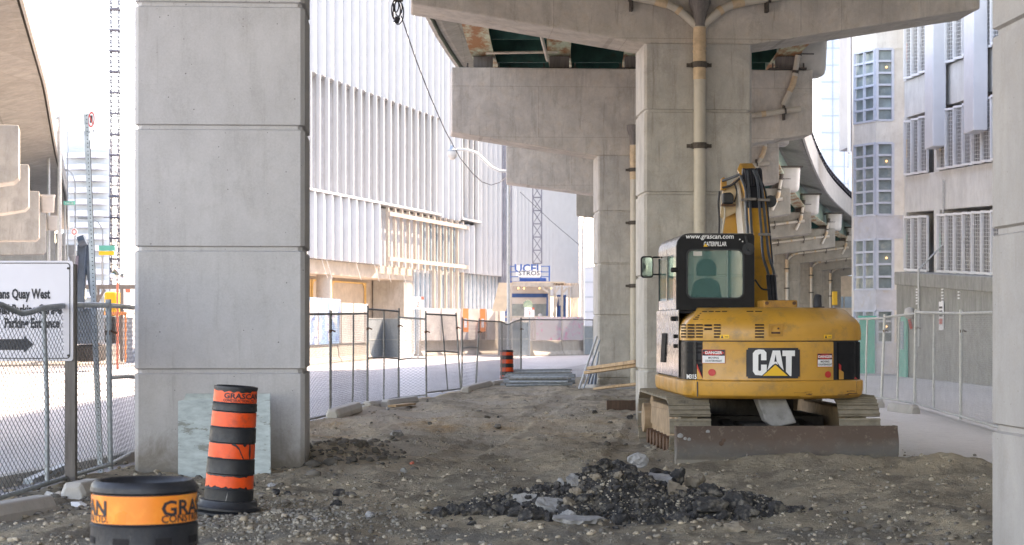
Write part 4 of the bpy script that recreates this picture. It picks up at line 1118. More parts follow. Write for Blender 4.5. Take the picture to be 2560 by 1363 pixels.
# ================================================================== BARRIERS, HOARDINGS, GATE SIGNS
def jersey(label, a, b, h=.85, group='jersey barriers along the road'):
    a = Vector(a); b = Vector(b); d = (b - a).normalized(); n = Vector((d.y, -d.x, 0))
    prof = [(-.30, 0), (-.30, .08), (-.16, .28), (-.09, h), (.09, h), (.16, .28), (.30, .08), (.30, 0)]
    mb = MB(); mb.loft([[p + n * u + Vector((0, 0, v)) for u, v in prof] for p in (a, b)])
    o = mb.build('jersey_barrier', M['hoard_white'] if 0 else M['conc_pale'], None, at=a, bevel=.02)
    return tag(o, label, 'barrier', group)
def hoarding(label, a, b, z0, z1, mt, name='hoarding', posts=True):
    a = Vector(a); b = Vector(b); d = (b - a).normalized(); n = Vector((d.y, -d.x, 0)); L = (b - a).length
    t = thing(name, label, 'hoarding', a)
    m = MB(); 
    for q0, q1 in ((0, 1),):
        vs = []
        for p in (a, b):
            for u, v in ((-.03, z0), (.03, z0), (.03, z1), (-.03, z1)): vs.append(p + n * u + Vector((0, 0, v)))
        m.add(vs, [(0,1,2,3),(7,6,5,4),(0,4,5,1),(1,5,6,2),(2,6,7,3),(3,7,4,0)])
    m.build('panel', M[mt], t, world=True)
    k = 0; x = 0
    while x < L - .05:
        p = a + d * x + n * .045; MB().bar(p + Vector((0, 0, z0)), p + Vector((0, 0, z1)), .05, .03).build('batten', M['timber'] if mt != 'mural' else M['hoard_white'], t, world=True); x += 2.4
    return t, d, n
def gp(px, s): return Vector(((px - CX) / s, F / s, 0))
A_, B_ = gp(740, 62), gp(918, 51.5)
jersey('pale concrete barrier under the blue mural, cut off by the left pier', gp(700, 64), gp(838, 55.5)); jersey('pale concrete barrier under the grey louvred hoarding', gp(840, 55.4), B_)
hoarding('hoarding painted with a blue and white abstract mural', gp(700, 64.6), gp(850, 55.3), .86, 2.85, 'mural')
hoarding('grey hoarding with dark louvred panel right of the mural', gp(851, 55.2), gp(918, 51.9), .86, 2.70, 'hoard')
lv = thing('louvre_panel', 'dark louvred steel grille in front of the grey hoarding', 'louvre', gp(866, 54.2))
for i in range(26):
    a = gp(869, 54.0); b = gp(902, 52.1); z = .95 + i * .066; MB().bar(a + Vector((0, 0, z)), b + Vector((0, 0, z)), .03, .03).build('slat', M['mast'], lv, world=True)
for px, s_ in ((868, 54.05), (886, 53.0), (903, 52.05)):
    a = gp(px, s_); MB().bar(a + Vector((0, 0, .9)), a + Vector((0, 0, 2.68)), .06).build('frame', M['hoard_white'], lv, world=True)
jersey('sunlit barrier under the hoarding with two orange banners, left half', gp(1046, 46), gp(1150, 44)); jersey('sunlit barrier under the hoarding with two orange banners, right half', gp(1151, 44), gp(1244, 42.3))
tH, dH, nH = hoarding('pale hoarding hung with two orange banners behind the sunlit barrier', gp(1050, 46.2), gp(1262, 42.3), .86, 2.62, 'hoard')
for k, px in enumerate((1157, 1200)):
    a = gp(px, 44.6 - .9 * k); z0 = H - (830 - HY) / 44.; z1 = H + (HY - 772) / 44.
    bn = thing('orange_banner', ('left' if k == 0 else 'right') + ' orange banner with white block letters on the pale hoarding', 'banner', a, 0, 'orange banners on the hoarding')
    MB().span((a.x, a.y - .12, z0), (a.x + .32, a.y - .09, z1)).build('cloth', M['orange_hoard'], bn, world=True)
    MB().span((a.x + .08, a.y - .14, z0 + .25), (a.x + .24, a.y - .13, z0 + .75)).build('print', M['white'], bn, world=True)
hoarding('bright white narrow hoarding right of the orange banners', gp(1215, 43.4), gp(1237, 43.0), .86, 2.58, 'hoard_white')
jersey('barrier below the graffiti hoarding, near the far fence corner', gp(1326, 46), gp(1400, 45.0)); jersey('barrier below the graffiti hoarding, half hidden by the leaning steel frames', gp(1401, 45.0), gp(1474, 44))
hoarding('grey and pink graffiti hoarding right of the gate', gp(1336, 46), gp(1458, 44.5), .86, 2.15, 'graffiti')
jersey('long sunlit barrier across the road behind the sign board', gp(-60, 62), gp(176, 60)); jersey('sunlit barrier between the sign board and the leaning posts', gp(178, 60), gp(300, 58))
hoarding('white patched hoarding behind the near fence at far left', gp(176, 57), gp(330, 53), 0, 2.05, 'hoard_white')

# chain link
def chain(mb, fn, w, h, cell=.055, r=.0016):
    """woven wire: fn(u, v) maps panel coordinates to space"""
    nw = int(w / cell); nh = int(h / (cell * .62)); rows = []
    for i in range(nw):
        vs = []; 
        for j in range(nh + 1):
            x = (i + ((j + i) % 2)) * cell; x = min(max(x, 0), w); z = h * j / nh
            p = fn(x / w, z / h)
            for k in range(3):
                a = 2 * PI * k / 3; vs.append((p.x + r * math.cos(a), p.y + r * math.sin(a) * .6, p.z + r * math.sin(a)))
        fs = []
        for j in range(nh):
            for k in range(3): fs.append((j*3+k, j*3+(k+1) % 3, (j+1)*3+(k+1) % 3, (j+1)*3+k))
        mb.add(vs, fs)
    return mb
FG = 'temporary chain link fence panels'
def panel(label, a, b, top=None, mids=(), midrail=None, mt='galv_dark', wm='wire', cell=.055, r=.021, wr=.0028, bottom=True, lean=(0, 0), sag=0, ends=(1, 1)):
    """a, b: (px, py_base, px_top, py_top) of the end posts in the photograph"""
    def posts(q):
        px, py, pxt, pyt = q[:4]; s = q[4] if len(q) > 4 else (py - HY) / H
        p0 = Vector(((px - CX) / s, F / s, 0)); p1 = Vector(((pxt - CX) / s, F / s, H - (pyt - HY) / s)); return p0, p1
    a0, a1 = posts(a); b0, b1 = posts(b)
    for q in (a0, b0): q.z = max(0.02, ground_z(q.x, q.y) if edge_x(q.y) + .5 < q.x < float(right_x(q.y)) else .02)
    t = thing('fence_panel', label, 'fence panel', a0, 0, FG)
    def fn(u, v):
        lo = a0.lerp(b0, u); hi = a1.lerp(b1, u)
        if top: 
            dz = float(np.interp(u, [q[0] for q in top], [q[1] for q in top])); hi = hi + Vector((0, 0, dz))
        return lo.lerp(hi, v)
    for e, u in zip(ends, (0, 1)):
        if e: MB().tube([fn(u, 0), fn(u, 1.02)], r, 8).build('post', M[mt], t, world=True, smooth=60)
    for u0, u1 in mids: MB().tube([fn(u0, .03), fn((u0+u1)/2 + .01, .5), fn(u1, .99)], r * .8, 8).build('post', M[mt], t, world=True, smooth=60)
    MB().tube([fn(k / 16, .985) for k in range(17)], r * .95, 8).build('top_rail', M[mt], t, world=True, smooth=60)
    if bottom: MB().tube([fn(k / 6, .03) for k in range(7)], r * .8, 8).build('bottom_rail', M[mt], t, world=True, smooth=60)
    if midrail: MB().tube([fn(0, midrail[0]), fn(.5, (midrail[0]+midrail[1])/2 + .01), fn(1, midrail[1])], r * .8, 8).build('mid_rail', M[mt], t, world=True, smooth=60)
    w = (b0 - a0).length; h = (a1 - a0).length
    fw = lambda u, v: fn(u, v * .96 + .02) + Vector((.006 * math.sin(9 * u + 5 * v) , .006 * math.sin(7 * u), .003 * math.sin(31 * u)))
    chain(MB(), fw, w, h, cell, wr).build('wire_mesh', M[wm], t, world=True)
    k = MB(); c = fn(1, .82); k.box(c, (.05, .05, .05)); k.box(c + Vector((.05, 0, .01)), (.09, .03, .025), (0, .4, 0)); k.build('clamp', M['rust'], t, world=True)
    return t
panel('near fence panel in front of the parking sign, top rail bent down', (-120, 1320, -120, 752), (276, 1190, 270, 757), top=[(0, 0), (.26, 0), (.36, -.085), (.42, -.08), (.50, -.035), (.7, 0), (1, 0)], mids=[(.528, .512)], cell=.062, mt='galv', r=.030, wr=.0032)
panel('short fence panel turning back from the near post to the big pier', (276, 1190, 272, 757), (360, 1130, 360, 766), mids=[], midrail=(.55, .50), mt='galv', cell=.085, r=.028, wr=.003)
panel('fence panel emerging right of the big pier, before the blue mural', (700, 1085, 700, 782), (825.5, 1054, 826, 781), mids=[])
panel('fence panel with one middle post in front of the louvred grille', (826, 1053, 827, 781), (918, 1019, 919, 780), mids=[(.56, .58)])
panel('tallest fence panel of the middle run, with a cross rail', (919, 1019, 919, 769), (996, 1003, 997, 775), mids=[(.5, .5)], midrail=(.49, .46))
panel('narrow low fence panel with cross rail and no middle post', (997, 1003, 996, 790), (1066, 1003.5, 1064, 795), midrail=(.48, .49))
panel('crooked fence panel leaning right, beside the gate 2 sign', (1066, 1002, 1064, 782), (1152, 987, 1140, 786), mids=[(.6, .5)], midrail=(.53, .50))
panel('steeply splayed fence panel before the orange banners', (1154, 986, 1156, 797), (1189, 969, 1198, 801), midrail=(.60, .59), cell=.14)
panel('fence panel with dipped top rail in front of the gate', (1190, 969, 1198, 799), (1302, 945, 1302, 797), top=[(0, 0), (.5, -.05), (.65, -.16), (.8, -.06), (1, 0)], mids=[(.52, .5)], bottom=False)
panel('long fence panel running behind the leaning steel frames', (1303, 944, 1303, 797), (1530, 925, 1530, 798), mids=[(.76, .76)], bottom=False, cell=.08)
RP = dict(mt='galv_pale', wm='wire_pale', r=.027)
panel('right fence panel beside the concrete pier with rusty clamp', (2530, 1090, 2530, 776), (2402, 1052, 2403, 780), mids=[], **RP)
panel('right fence panel left of the dark post, middle post bent', (2402, 1052, 2402, 780), (2287, 1018, 2291, 778), mids=[(.55, .56)], **RP)
panel('right fence panel between the two pale kerb blocks', (2286, 1018, 2289, 781), (2204, 1003, 2212, 790), mids=[(.5, .5)], **RP)
panel('right fence panel touching the excavator hood in view', (2203, 1002, 2211, 792), (2120, 990, 2120, 796), mids=[(.45, .45)], **RP)
panel('right fence panel hidden mostly behind the excavator', (2120, 990, 2120, 796), (2030, 980, 2030, 798), mids=[(.5, .5)], **RP)
MB().tube([W(2200, 1000, 114), W(2199, 900, 114), W(2209, 820, 114)], .022, 8)
# debris-screened gates behind
def screen(label, pts, z1=1.75):
    t = thing('screened_fence', label, 'screened fence', pts[0])
    m = MB(); rows = [[p + Vector((0, 0, .05)) for p in pts], [p + Vector((0, .0, z1)) for p in pts], [p + Vector((0, .03, z1)) for p in pts], [p + Vector((0, .03, .05)) for p in pts]]
    m.strip(rows + [rows[0]]); m.build('screen_cloth', M['screen'], t, world=True)
    for p in pts: MB().tube([p + Vector((0, -.04, 0)), p + Vector((0, -.04, z1 + .06))], .03, 6).build('post', M['galv_pale'], t, world=True)
    for z in (z1 + .02, .95):
        MB().tube([p + Vector((0, -.045, z)) for p in pts], .02, 6).build('rail', M['galv_pale'], t, world=True)
    return t
screen('grey screened gate between the mural hoarding and gate 2 sign', [gp(920, 50), gp(958, 48.5), gp(1000, 49.5), gp(1030, 48)], 2.0)
screen('dark grey screened gate before the timber canopy', [gp(1246, 45.5), gp(1280, 47), gp(1322, 46.5)], 1.85)
screen('dark grey screened panel right of the graffiti hoarding', [gp(1460, 44.5), gp(1510, 44)], 1.6)
def gate_sign(n, px0, px1, py0, py1, s, lab):
    x0, x1 = (px0 - CX) / s, (px1 - CX) / s; z0, z1 = H - (py1 - HY) / s, H - (py0 - HY) / s; y = F / s
    t = thing('gate_sign', lab, 'sign', ((x0 + x1) / 2, y, 0))
    MB().span((x0, y, z0), (x1, y + .03, z1)).build('board', M['white'], t, world=True)
    MB().tube([((x0 + x1) / 2, y + .06, 0), ((x0 + x1) / 2, y + .06, z1)], .04, 8).build('pole', M['galv'], t, world=True)
    MB().span((x0 + (x1 - x0) * .76, y - .006, z1 - (z1 - z0) * .25), (x1, y - .002, z1)).build('corner_mark', M['redmatt'], t, world=True)
    hh = (z1 - z0)
    m = MB(); text(m, str(n), hh * .62, lambda a, b: ((x0 + x1) / 2 + a, y - .008, z0 + hh * .36 + b)); m.build('number', M['redmatt'], t, world=True)
    m = MB(); text(m, 'GATE', hh * .17, lambda a, b: ((x0 + x1) / 2 + a - .04, y - .008, z0 + hh * .77 + b)); m.build('lettering', M['redmatt'], t, world=True)
gate_sign(2, 1030, 1060, 742, 773, 50, 'white gate sign with number 2, beside the grey screened gate')
gate_sign(3, 1311, 1336, 769, 793, 47, 'white gate sign with number 3, in front of the timber canopy')
gate_sign(1, 276, 326, 720, 765, 58, 'white gate sign with number 1, left of the big pier')
# ================================================================== EXCAVATOR
EX = thing('excavator', 'yellow tracked excavator seen from behind, boom folded, blade lowered on the dirt', 'excavator', (3.10, 24.4, 0), R(2.5))
def E(px, py, ly):
    s = F / (24.4 + ly); X = (px - CX) / s
    return ((X - 3.10 + ly * math.sin(R(2.5))) / math.cos(R(2.5)), H - (py - HY) / s)
def elx(px, ly): return E(px, 0, ly)[0]
def elz(py, ly): return E(0, py, ly)[1]
def emb(m, name, mt, parent=EX, **k): return m.build(name, M[mt] if isinstance(mt, str) else mt, parent, **k)
# tracks
def stadium(t, L=1.36, r=.36, zc=.40):
    """point and tangent at arc length t round the track"""
    per = 4 * L + 2 * PI * r; t %= per
    if t < 2 * L: return (L - t, zc + r, PI)
    t -= 2 * L
    if t < PI * r: a = t / r; return (-L - r * math.sin(a), zc + r * math.cos(a), PI + a)
    t -= PI * r
    if t < 2 * L: return (-L + t, zc - r, 2 * PI)
    t -= 2 * L
    a = t / r; return (L + r * math.sin(a), zc - r * math.cos(a), a)
PERI = 4 * 1.36 + 2 * PI * .36
for sg in (-1, 1):
    cx = sg * 1.03; nsh = 38
    for k in range(nsh):
        y, z, a = stadium(PERI * k / nsh); m = MB()
        # shoe across x; a = direction of travel in the y-z plane
        rot = (a, 0, 0)
        m.box((cx, y, z), (.50, .180, .024), rot)
        nrm = Vector((0, math.sin(a), -math.cos(a))); tn = Vector((0, math.cos(a), math.sin(a)))
        for o_ in (-.07, .0, .07): m.box(Vector((cx, y, z)) + nrm * .022 + tn * o_, (.50, .018, .03), rot)
        emb(m, 'track_shoe', 'steeldirt')
    m = MB(); m.prism(rrect(-1.36, .16, 1.36, .64, .12, 3), cx - .12, cx + .12, 'x'); 
    # sloping side frame with cover plate
    emb(m, 'track_frame', 'trackframe', bevel=.02)
    m = MB(); m.prism([(-1.25, .30), (1.15, .34), (1.05, .56), (-1.1, .60)], cx - sg * -.13 - .012, cx + sg * .13 + .012, 'x'); emb(m, 'frame_cover', 'trackframe')
    for yy in (-1.05, -.7, -.35, 0, .35, .7, 1.05):
        m = MB(); m.tube([(cx - .2, yy, .17), (cx + .2, yy, .17)], .10, 12); emb(m, 'roller', 'rust', smooth=50)
    m = MB(); m.tube([(cx - .10, -1.36, .40), (cx + .10, -1.36, .40)], .30, 20); emb(m, 'idler_wheel', 'steeldirt', smooth=50)
    m = MB(); m.tube([(cx - .10, 1.36, .40), (cx + .10, 1.36, .40)], .31, 16); m.tube([(cx + sg * .1, 1.36, .40), (cx + sg * .22, 1.36, .40)], .2, 16); emb(m, 'sprocket', 'trackframe', smooth=50)
m = MB(); m.span((-.80, -.75, .30), (.80, .75, .52)); m.tube([(0, 0, .5), (0, 0, .76)], .55, 24); m.span((-.35, -1.5, .28), (.35, 1.2, .46))
emb(m, 'undercarriage', 'under', bevel=.02)
for sg in (-1, 1):
    m = MB(); m.bar((sg * .45, -.6, .42), (sg * .55, -2.72, .22), .14, .16); emb(m, 'blade_arm', 'under', bevel=.02)
m = MB(); m.prism([(-.23, .78), (.12, .78), (.26, .48), (-.02, .42), (-.12, .5)], -1.75, -1.45, 'y'); emb(m, 'swing_guard', 'slab_grey', bevel=.02)
# dozer blade: curved plate with a bolted cutting edge
bx0, bx1 = elx(1690, -2.85), elx(2247, -2.85)
rows = []
for k in range(13):
    z = .50 - .42 * k / 12; y = -2.82 + .10 * ((z - .28) / .22) ** 2 - .09
    rows.append((y, z))
m = MB(); poly = [(y, z) for y, z in rows] + [(y + .05, z) for y, z in reversed(rows)]
m.prism(poly, bx0, bx1, 'x')
def blade_mat():
    m, nt, b_ = NM('scoured_rusty_blade'); co = co_obj(nt); sp = nd(nt, 'ShaderNodeSeparateXYZ'); nt.links.new(co, sp.inputs[0])
    n1 = noise(nt, co, 3, 6, .7, (1, 1, 2)); n2 = noise(nt, co, 11, 6, .75); n3 = noise(nt, co, 1.2, 5, .6)
    zz_ = nd(nt, 'ShaderNodeMath', operation='MULTIPLY_ADD'); nt.links.new(n1, zz_.inputs[0]); zz_.inputs[1].default_value = .22; nt.links.new(sp.outputs[2], zz_.inputs[2])
    col = mix(nt, ramp(nt, zz_.outputs[0], .30, .48), (.15, .14, .13), (.10, .068, .052))
    col = mix(nt, ramp(nt, n3, .5, .65, 0, .5), col, (.125, .08, .06))
    col = mix(nt, ramp(nt, zz_.outputs[0], .30, .14), col, (.30, .255, .195))
    col = mix(nt, ramp(nt, n2, .55, .68, 0, .6), col, (.26, .215, .165))
    nt.links.new(col, b_.inputs['Base Color']); b_.inputs['Roughness'].default_value = .8; b_.inputs['Metallic'].default_value = .1
    bump(nt, b_, n2, .3, .01); return m
M['blade'] = blade_mat()
bl = emb(m, 'blade', M['blade'], smooth=40)
m = MB(); m.span((bx0 - .005, -2.86, .0), (bx1 + .005, -2.815, .12)); ce = emb(m, 'cutting_edge', M['blade'], bl)
for k in range(14):
    x = bx0 + .18 + (bx1 - bx0 - .36) * k / 13
    m = MB(); m.tube([(x, -2.872, .06), (x, -2.855, .06)], .018, 8); emb(m, 'bolt', 'steeldirt', bl)
for sg in (bx0 + .01, bx1 - .01):
    m = MB(); m.prism([(-2.86, .0), (-2.70, .0), (-2.68, .50), (-2.84, .50)], sg - .012, sg + .012, 'x'); emb(m, 'end_plate', M['blade'], bl)
for (px, py, r, mt) in ((1700, 1090, .035, 'slab_grey'), (1712, 1096, .02, 'slab_grey'), (1722, 1098, .022, 'slab_grey'), (1770, 1080, .025, 'slab_grey'), (1802, 1108, .03, 'brownboard'), (1808, 1100, .025, 'brownboard')):
    x, z = E(px, py, -2.9); yb = -2.82 + .10 * ((z - .28) / .22) ** 2 - .09
    m = MB(); m.lathe([(.004, -r), (r * .8, -r * .6), (r, 0), (r * .8, r * .6), (.004, r)], 8, (0, 0, 0), f=lambda p, x=x, z=z, yb=yb: Vector((x + p.x, yb - .003 + p.y * .15, z + p.z))); emb(m, 'mud_splat', mt, bl, smooth=80)

RR = 1.62
# body outline: left side, left rear corner, curved back, right rear corner, right side
HWX = 1.085; RR = 1.62
def back_y(x): return -2.06 + RR - math.sqrt(RR * RR - x * x)
def outline(off=0.0, front=1.15, n=26):
    pts = []
    xs_ = [(-HWX + .12) + (2 * HWX - .24) * k / n for k in range(n + 1)]
    yl = back_y(HWX - .12)
    pts.append((-HWX - off, front)); pts.append((-HWX - off, 0)); pts.append((-HWX - off, yl + .22))
    for k in range(1, 5):
        a = R(90 * k / 5); cx, cy = -HWX + .13, yl + .20
        pts.append((cx - (.13 + off) * math.cos(a), cy - (.13 + off) * math.sin(a)))
    mid = []
    for x in xs_:
        y = back_y(x); nx = x / RR; ny = -math.sqrt(1 - nx * nx); mid.append((x + nx * off, y + ny * off))
    pts += mid
    for k in range(4, 0, -1):
        a = R(90 * k / 5); cx, cy = HWX - .13, yl + .20
        pts.append((cx + (.13 + off) * math.cos(a), cy - (.13 + off) * math.sin(a)))
    pts += [(HWX + off, yl + .22), (HWX + off, 0), (HWX + off, front)]
    return pts
def body(prof, x0=None, x1=None, inner=.25, front=1.15):
    """sweep a profile of (z, outward offset) along the outline, as a closed thick shell"""
    base = outline(0, front); keep = [i for i, p in enumerate(base) if (x0 is None or p[0] >= x0 - 1e-6) and (x1 is None or p[0] <= x1 + 1e-6)]
    rings = []
    loops = [[outline(o_, front)[i] for i in keep] for z, o_ in prof] + [[outline(-inner, front)[i] for i in keep]] * 2
    zs = [z for z, _ in prof] + [prof[-1][0], prof[0][0]]
    rings = [[(lp[i][0], lp[i][1], z) for lp, z in zip(loops, zs)] for i in range(len(keep))]
    m = MB(); m.loft(rings); return m
# lower band
m = body([(.775, -.10), (.785, -.03), (.82, .01), (.88, .022), (.985, .022), (1.0, .0)], inner=.3); emb(m, 'counterweight_base', 'cat', smooth=35)
cwx0, cwx1 = elx(1752, -2.0), elx(2099, -1.95)
m = body([(1.003, .0), (1.02, -.004), (1.45, -.004), (1.462, -.012)], x0=cwx0, x1=cwx1); cw = emb(m, 'counterweight', 'cat', smooth=35)
m = body([(1.003, -.012), (1.455, -.012)], x0=None, x1=cwx0 - .012); emb(m, 'side_panel', 'black', smooth=35)
m = body([(1.003, -.012), (1.455, -.012)], x0=cwx1 + .012, x1=None); emb(m, 'side_panel', 'black', smooth=35)
m = body([(1.0, -.03), (1.50, -.03)], inner=.4); emb(m, 'body_core', 'ink', smooth=35)
m = MB(); m.prism([p for p in outline(-.1)], .80, 1.48, 'z'); emb(m, 'machinery_deck', 'ink')
# hood
def hood_loop(off, z): return [(x, y, z) for x, y in outline(off, front=.9)]
loops = []
for z, o_ in ((1.475, -.004), (1.56, .0), (1.66, -.012), (1.72, -.05), (1.79, -.14), (1.84, -.23), (1.87, -.33), (1.875, -.5)):
    loops.append(hood_loop(o_, z))
m = MB(); m.loft(loops); hood = emb(m, 'hood', 'cat', smooth=50)
M['slot'] = plain('vent_slot', (.012, .01, .01), .9)
def surf(x, z, off):
    """point on the curved back at lateral x, proud by off"""
    nx = x / RR; ny = -math.sqrt(max(.01, 1 - nx * nx)); return Vector((x + nx * off, back_y(x) + ny * off, z))
def patch(x0, x1, z0, z1, off=.004, nx=3, slope=0.0):
    rows = []
    for z in (z0, z1):
        rows.append([surf(x0 + (x1 - x0) * k / nx, z, off) for k in range(nx + 1)])
    return rows
def slots(xs_list, z0, z1, n, w, name='vent', par=hood, off=.004, mt='slot'):
    m = MB()
    for xc in xs_list:
        for k in range(n):
            z = z0 + (z1 - z0) * (k + .5) / n; hh = (z1 - z0) / n * .5
            m.strip(patch(xc - w / 2, xc + w / 2, z - hh / 2, z + hh / 2, off))
    o = emb(m, name, mt, par); o['kind'] = 'stuff'; return o
xv = [elx(p, -1.9) for p in (1716, 1733, 1752, 1772, 1793)]
slots(xv[:1], 1.50, 1.68, 5, .055); slots(xv[1:3] + xv[4:], 1.50, 1.68, 5, .075); slots(xv[3:4], 1.59, 1.68, 2, .085)
slots([elx(1897, -2.0)], 1.50, 1.68, 5, .105)
# slots on the sloping shoulder
def shoulder(x0, x1, n, cols, skew=.0):
    m = MB()
    for c in range(cols):
        for k in range(n):
            t = (k + .5) / n; z = 1.715 + .115 * t; off = -.048 - .165 * t + .006
            xa = x0 + (x1 - x0) * (c + .08) / cols + skew * t; xb = x0 + (x1 - x0) * (c + .88) / cols + skew * t
            t2 = t + .5 / n; z2 = 1.715 + .115 * t2; off2 = -.048 - .165 * t2 + .006
            m.strip([[surf(xa, z, off), surf((xa+xb)/2, z, off), surf(xb, z, off)], [surf(xa, z2, off2), surf((xa+xb)/2, z2, off2), surf(xb, z2, off2)]])
    o = emb(m, 'vent', 'slot', hood); o['kind'] = 'stuff'
shoulder(elx(1728, -1.9), elx(1798, -1.9), 5, 4, .05); shoulder(elx(1860, -2.0), elx(1908, -2.0), 5, 2)
m = MB(); m.strip([[surf(cwx0 - .004, z_, .028) , surf(cwx0 + .008, z_, .028)] for z_ in (.80, .86, .92, .98)]); emb(m, 'panel_gap', 'ink')
rnd_ = random.Random(3)
for k in range(9):
    xa_ = rnd_.uniform(.1, .95); za_ = rnd_.uniform(.80, .86); w_ = rnd_.uniform(.03, .16); m = MB(); m.strip([[surf(xa_ + w_ * q / 4, za_ + rnd_.uniform(-.004, .004), .0265) for q in range(5)], [surf(xa_ + w_ * q / 4, za_ + rnd_.uniform(.006, .014), .0265) for q in range(5)]]); emb(m, 'scratch', 'cat_dark' if k % 2 else 'rust')
# latch box
x = elx(1937, -2.0)
m = MB(); c = surf(x, 1.60, .0); m.ringframe(rrect(x - .085, 1.525, x + .085, 1.675, .01, 2), rrect(x - .055, 1.555, x + .055, 1.65, .008, 2), .012, 'y', c.y - .014); emb(m, 'latch_frame', 'cat_dark', hood)
m = MB(); m.span((x - .054, c.y - .004, 1.556), (x + .054, c.y - .001, 1.58)); m.tube([(x + .03, c.y - .012, 1.62), (x + .03, c.y - .002, 1.62)], .012, 10); emb(m, 'latch', 'rust', hood)
# decals
def on_surf(x, z, off=.006): return surf(x, z, off)
def decal(x0, x1, z0, z1, mt, name='decal', off=.006, par=cw, label=None):
    m = MB(); m.strip(patch(x0, x1, z0, z1, off, 4)); o = emb(m, name, mt, par)
    if label: o['label'] = label
    return o
gx = lambda px: elx(px, -2.03); gz = lambda py: elz(py, -2.03)
x0, x1, z0, z1 = gx(1866), gx(1999), gz(946), gz(870)
m = MB(); rr_ = rrect(x0, z0, x1, z1, .03, 4); 
m.strip(patch(x0, x1, z0 + .02, z1 - .02, .006, 8)); m.strip(patch(x0 + .02, x1 - .02, z0, z0 + .02, .006, 8)); m.strip(patch(x0 + .02, x1 - .02, z1 - .02, z1, .006, 8))
emb(m, 'logo_plate', 'ink', cw)
# big white letters drawn as outlines, yellow triangle under the middle letter
def lpoly(pts, off=.010):
    def P(q): return surf(gx(q[0]), gz(q[1]), off)
    return [P(q) for q in pts]
def kx(v): return 1860 + v / 6.816
def ky(v): return 820 + v / 6.816
def quadstrip(m, L_, off=.010):
    m.add(lpoly([(kx(a), ky(b)) for a, b in L_], off), [tuple(range(len(L_)))])
m = MB()
for q in ([(150, 430), (240, 430), (240, 720), (150, 740)], [(150, 430), (190, 380), (265, 440), (240, 460)], [(190, 380), (250, 365), (330, 372), (270, 445)], [(330, 372), (375, 420), (375, 550), (285, 550), (285, 440)],
          [(265, 440), (285, 440), (330, 372), (300, 372)], [(150, 740), (240, 720), (265, 735), (190, 800)], [(190, 800), (265, 735), (285, 720), (300, 810)], [(285, 720), (285, 625), (380, 625), (380, 735), (300, 812)]):
    quadstrip(m, q, .009)
for q in ([(480, 385), (530, 385), (530, 450), (505, 580), (480, 630), (390, 720)], [(530, 385), (605, 385), (665, 720), (600, 650), (548, 570), (530, 450)], [(480, 630), (505, 575), (548, 575), (570, 628), (528, 605)]):
    quadstrip(m, q, .011)
for q in ([(645, 385), (860, 385), (860, 480), (645, 480)], [(705, 480), (805, 480), (800, 820), (775, 820), (705, 745)]):
    quadstrip(m, q, .009)
emb(m, 'logo_letters', 'white', cw)
m = MB(); quadstrip(m, [(525, 628), (735, 815), (315, 815)], .013); emb(m, 'logo_triangle', 'catyel', cw)
# danger labels
for (a, b, c, d) in ((1763, 1815, 875, 908), (2042, 2085, 885, 917)):
    x0, x1, z1, z0 = gx(a), gx(b), gz(c), gz(d); w_, h_ = x1 - x0, z1 - z0
    if a > 2000: x0 += .02
    decal(x0 - .005, x1 + .005, z0 - .005, z1 + .005, 'redmatt', 'label_border', .005)
    decal(x0, x1, z0, z0 + h_ * .56, 'white', 'label_field', .0065); decal(x0, x1, z0 + h_ * .54, z1, 'ink', 'label_header', .0065)
    m = MB(); pts = [surf((x0 + x1) / 2 + w_ * .46 * math.cos(t), z0 + h_ * .77 + h_ * .2 * math.sin(t), .0085) for t in [2 * PI * k / 20 for k in range(20)]]; m.add(pts, [tuple(range(20))]); emb(m, 'label_oval', 'red', cw)
    m = MB(); text(m, 'DANGER', h_ * .30, lambda p, q: surf((x0 + x1) / 2 + p, z0 + h_ * .77 + q, .0105), sx=.98, bold=.0012); emb(m, 'lettering', 'white', cw)
    m = MB(); text(m, 'MOVING', h_ * .21, lambda p, q: surf((x0 + x1) / 2 + p, z0 + h_ * .38 + q, .0085), sx=.9, bold=.0008); text(m, 'COUNTERWEIGHT', h_ * .21, lambda p, q: surf((x0 + x1) / 2 + p, z0 + h_ * .15 + q, .0085), sx=.66, bold=.0008); emb(m, 'lettering', 'ink', cw)
for px, py, rx in ((1785, 932, .042), (2074, 937, .040)):
    x, z = gx(px), gz(py); m = MB(); m.add([surf(x + rx * math.cos(t), z + rx * math.sin(t), .007) for t in [2 * PI * k / 18 for k in range(18)]], [tuple(range(18))]); emb(m, 'reflector', 'red', cw)
# black panel details: slots, model number, red and yellow flashes
sp = cw
m = MB()
def side(x, z, off=.004):    # on the corner panels
    o_ = outline(off - .012); best = min(range(len(o_)), key=lambda i: abs(outline(0)[i][0] - x) + (5 if o_[i][1] > -1.0 else 0))
    base = outline(off - .012)
    for i in range(len(base) - 1):
        (xa, ya), (xb_, yb2) = base[i], base[i+1]
        if ya < -.9 and yb2 < -.9 and min(xa, xb_) <= x <= max(xa, xb_) and abs(xb_ - xa) > 1e-6:
            t = (x - xa) / (xb_ - xa); return Vector((x, ya + (yb2 - ya) * t, z))
    return Vector((x, base[best][1], z))
for k in range(8):
    z = 1.42 - k * .05
    if k == 3: continue
    for xa, xb_ in ((-1.055, -.99), (-.965, -.90)):
        if k > 5 and xa > -1: continue
        m.strip([[side(xa, z), side(xb_, z)], [side(xa, z + .024), side(xb_, z + .024)]])
o_ = emb(m, 'vent', 'slot', EX); o_['kind'] = 'stuff'
xl = cwx0 - .014
m = MB(); text(m, 'M315', .075, lambda p, q: side(-1.06 + p, 1.035 + q, .006), sx=.62, bold=.002, align='LEFT'); emb(m, 'model_number', 'white')
